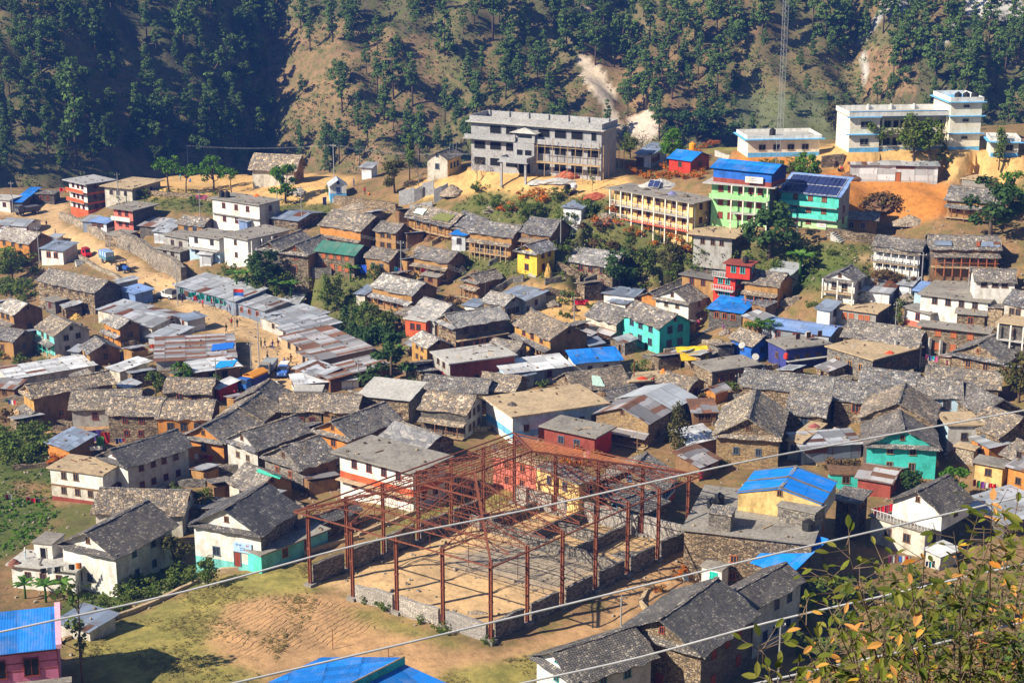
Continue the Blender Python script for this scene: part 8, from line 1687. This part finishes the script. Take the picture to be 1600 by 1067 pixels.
def tmesh(name,xs,ys,hillm):
    gx,gy=np.meshgrid(xs,ys); X=gx.ravel(); Y=gy.ravel(); Z=gnd(X,Y)
    nx,ny=len(xs),len(ys)
    px,py=proj(X,Y,Z)
    rs=np.random.RandomState(3)
    if not hillm:
        col=np.tile(np.array(EARTH),(len(X),1)); gr=np.full(len(X),.55)
        jx=px+3*np.sin(Y*.9+X*.3)+2*np.sin(X*1.7); jy=py+2*np.sin(X*.8-Y*.4)+1.5*np.sin(Y*1.9)
        for c,poly in REG:
            k=inpoly(jx,jy,poly); col[k]=c; gr[k]={ROAD:.05,DIRT:.12,TAN:.06,MEAD:.5,GREEN:1,ORNG:.05,EARTH:.5,SHRUB:.9,STONEY:.1}[c]
        col[Y>402]=(.12,.1,.06); gr[Y>402]=.9
        fg=Y<140; col[fg]=(.16,.13,.06); gr[fg]=.8
        # soften
        for _ in range(2):
            c3=col.reshape(ny,nx,3); q=c3.copy(); q[1:-1,1:-1]=(c3[1:-1,1:-1]*2+c3[:-2,1:-1]+c3[2:,1:-1]+c3[1:-1,:-2]+c3[1:-1,2:])/6; col=q.reshape(-1,3)
        Z=Z+np.where(Y<410,.12*np.sin(X*.7+np.sin(Y*.5))*np.sin(Y*.6+.4*X)+rs.randn(len(X))*.035,0)
        # wheel ruts by the hall, level pads under buildings
        for (cx,cy,rz,W,L,zb,*fl) in FOOT:
            dx=X-cx;dy=Y-cy;c_,s_=math.cos(rz),math.sin(rz); u=dx*c_+dy*s_; v=-dx*s_+dy*c_
            k=(np.abs(u)<W/2+.2)&(np.abs(v)<L/2+.2)
            Z[k]=np.minimum(Z[k],zb+.25)
            if fl: k=(np.abs(u)<W/2+1)&(np.abs(v)<L/2+1); Z[k]=np.clip(Z[k],zb-.15,zb+.25)
            k=(u<-W/2+.2)&(u>-W/2-2.2)&(np.abs(v)<L/2+.5); Z[k]=np.minimum(Z[k],zb+.15)
            k=(v<-L/2+.2)&(v>-L/2-2.2)&(np.abs(u)<W/2+.5); Z[k]=np.minimum(Z[k],zb+.3)
    else:
        col=np.tile(np.array((.17,.135,.065)),(len(X),1)); gr=np.full(len(X),.9)
        f=np.sin(X*.05+1)*np.sin(Y*.06+X*.03); col[f>.3]=(.19,.125,.06); col[f<-.4]=(.1,.085,.045)
        jx=px+4*np.sin(Y*.5+X*.3); jy=py+3*np.sin(X*.4)
        for c,g,poly in [((.24,.155,.08),.75,[(390,60),(520,30),(680,60),(700,170),(640,260),(560,270),(500,200),(430,150)]),
            ((.24,.15,.075),.65,[(900,60),(1010,60),(1120,150),(1060,220),(960,200)]),((.2,.15,.07),.7,[(1160,60),(1340,60),(1340,140),(1160,150)]),((.26,.155,.085),.55,[(1340,80),(1420,60),(1440,150),(1350,150)]),
            ((.13,.14,.07),.6,[(1150,145),(1330,145),(1320,240),(1150,240)]),
            ((.66,.54,.4),.0,[(898,92),(926,86),(946,110),(956,140),(962,170),(972,205),(950,205),(938,165),(920,135),(906,115)]),
            ((.55,.46,.38),.15,[(985,185),(1012,165),(1030,180),(1025,215),(980,215)]),
            ((.45,.43,.4),.1,[(1345,85),(1358,95),(1358,122),(1345,120)]),((.4,.39,.37),.1,[(1395,-30),(1440,-30),(1420,15),(1380,30),(1340,70),(1350,50)]),
            ((.44,.42,.4),.08,[(1500,-30),(1600,-20),(1600,40),(1540,30),(1505,20)]),((.36,.35,.33),.1,[(1440,70),(1520,25),(1540,30),(1460,75)]),((.36,.27,.2),.2,[(910,-10),(918,-10),(925,20),(935,30),(915,20)])]:
            k=inpoly(jx,jy,poly); col[k]=c; gr[k]=g
        k=inpoly(px,py,[(1150,140),(1335,140),(1330,240),(1150,240)])
        Z[k]=Z[k]+.8*np.abs(((Z[k]*.42)%1)-.5)
        Z=Z+rs.randn(len(X))*.12+.5*np.sin(X*.5+np.sin(Y*.3)*2)*np.sin(Y*.45)
        lo=ys[0]+1; Z[Y<lo]=gnd(X[Y<lo],Y[Y<lo])
    me=bpy.data.meshes.new(name)
    idx=np.arange(nx*ny).reshape(ny,nx); fc=np.stack([idx[:-1,:-1],idx[:-1,1:],idx[1:,1:],idx[1:,:-1]],-1).reshape(-1,4)
    me.vertices.add(len(X)); me.vertices.foreach_set('co',np.stack([X,Y,Z],1).ravel())
    me.loops.add(fc.size); me.loops.foreach_set('vertex_index',fc.ravel()); me.polygons.add(len(fc)); me.polygons.foreach_set('loop_start',np.arange(0,fc.size,4)); me.polygons.foreach_set('use_smooth',np.ones(len(fc),bool))
    me.update(); me.validate()
    a=me.attributes.new('gcol','FLOAT_COLOR','POINT'); a.data.foreach_set('color',np.concatenate([col,np.ones((len(X),1))],1).ravel())
    if not hillm:
        a=me.attributes.new('rut','FLOAT','POINT'); a.data.foreach_set('value',(inpoly(px,py,[(340,945),(480,930),(560,945),(600,978),(500,1012),(370,1025)])+.5*inpoly(px,py,[(300,478),(390,480),(430,495),(470,560),(440,600),(400,560),(385,520)])).astype(float))
    a=me.attributes.new('grass','FLOAT','POINT'); a.data.foreach_set('value',gr)
    me.materials.append(ground_mat(hillm))
    return struct(link(name,me))
xs=np.concatenate([np.arange(-300,-150,6),np.arange(-150,150,1.0),np.arange(150,301,6)])
tmesh('ground',xs,np.concatenate([np.arange(-40,136,5),np.arange(138,350,.9),np.arange(350,431,2.0),[431.]]),False)
tmesh('hillside',np.concatenate([np.arange(-420,-230,6),np.arange(-230,231,1.6),np.arange(236,361,6)]),np.concatenate([[431.],np.arange(433,640,1.6),np.arange(642,760,5)]),True)
# ---------------------------------------------------------------- camera, sun, sky, air
cam=bpy.data.cameras.new('camera'); co=bpy.data.objects.new('camera',cam); COL.objects.link(co)
co.location=(0,0,CAMZ); co.rotation_euler=(math.radians(90)-PIT,0,0); cam.sensor_width=36; cam.lens=36*F/1600; cam.clip_end=3000; cam.clip_start=.5; SC.camera=co
SUN_EL=math.radians(37); sd=Vector((-.895,-.446,0)).normalized()*math.cos(SUN_EL)+Vector((0,0,math.sin(SUN_EL)))
sl_=bpy.data.lights.new('sun','SUN'); sl_.energy=SUNE; sl_.angle=math.radians(.5); sl_.color=(1,.9,.74); so=bpy.data.objects.new('sun',sl_); COL.objects.link(so); so.rotation_euler=sd.to_track_quat('Z','Y').to_euler()
w=bpy.data.worlds.new('World'); SC.world=w; w.use_nodes=True; nt=w.node_tree; nt.nodes.clear()
sk=nt.nodes.new('ShaderNodeTexSky'); sk.sky_type='NISHITA'; sk.sun_disc=False; sk.sun_elevation=SUN_EL; sk.sun_rotation=math.atan2(sd.x,sd.y); sk.altitude=1500; sk.air_density=1.3; sk.dust_density=.8; sk.ozone_density=2
bg=nt.nodes.new('ShaderNodeBackground'); bg.inputs[1].default_value=SKYS; wo=nt.nodes.new('ShaderNodeOutputWorld'); nt.links.new(sk.outputs[0],bg.inputs[0]); nt.links.new(bg.outputs[0],wo.inputs[0])
if HAZE:
    hb=MB(); hb.box(-480,-60,-150,420,800,260,'air'); 
    hm=bpy.data.materials.new('air'); MATS['air']=hm; hm.use_nodes=True; t=hm.node_tree; t.nodes.clear(); pv=t.nodes.new('ShaderNodeVolumePrincipled'); pv.inputs['Density'].default_value=HAZE; pv.inputs['Color'].default_value=(.1,.28,1,1); pv.inputs['Anisotropy'].default_value=.2
    ou=t.nodes.new('ShaderNodeOutputMaterial'); t.links.new(pv.outputs[0],ou.inputs['Volume'])
    stuff(hb.build('haze'),'thin blue haze in the valley air','haze')
vs=SC.view_settings; vs.view_transform='Standard'; vs.look='None'; vs.exposure=EXPO; vs.gamma=1
SC.cycles.volume_bounces=0; SC.cycles.max_bounces=5; SC.cycles.diffuse_bounces=2; SC.cycles.transparent_max_bounces=6; SC.cycles.use_denoising=True
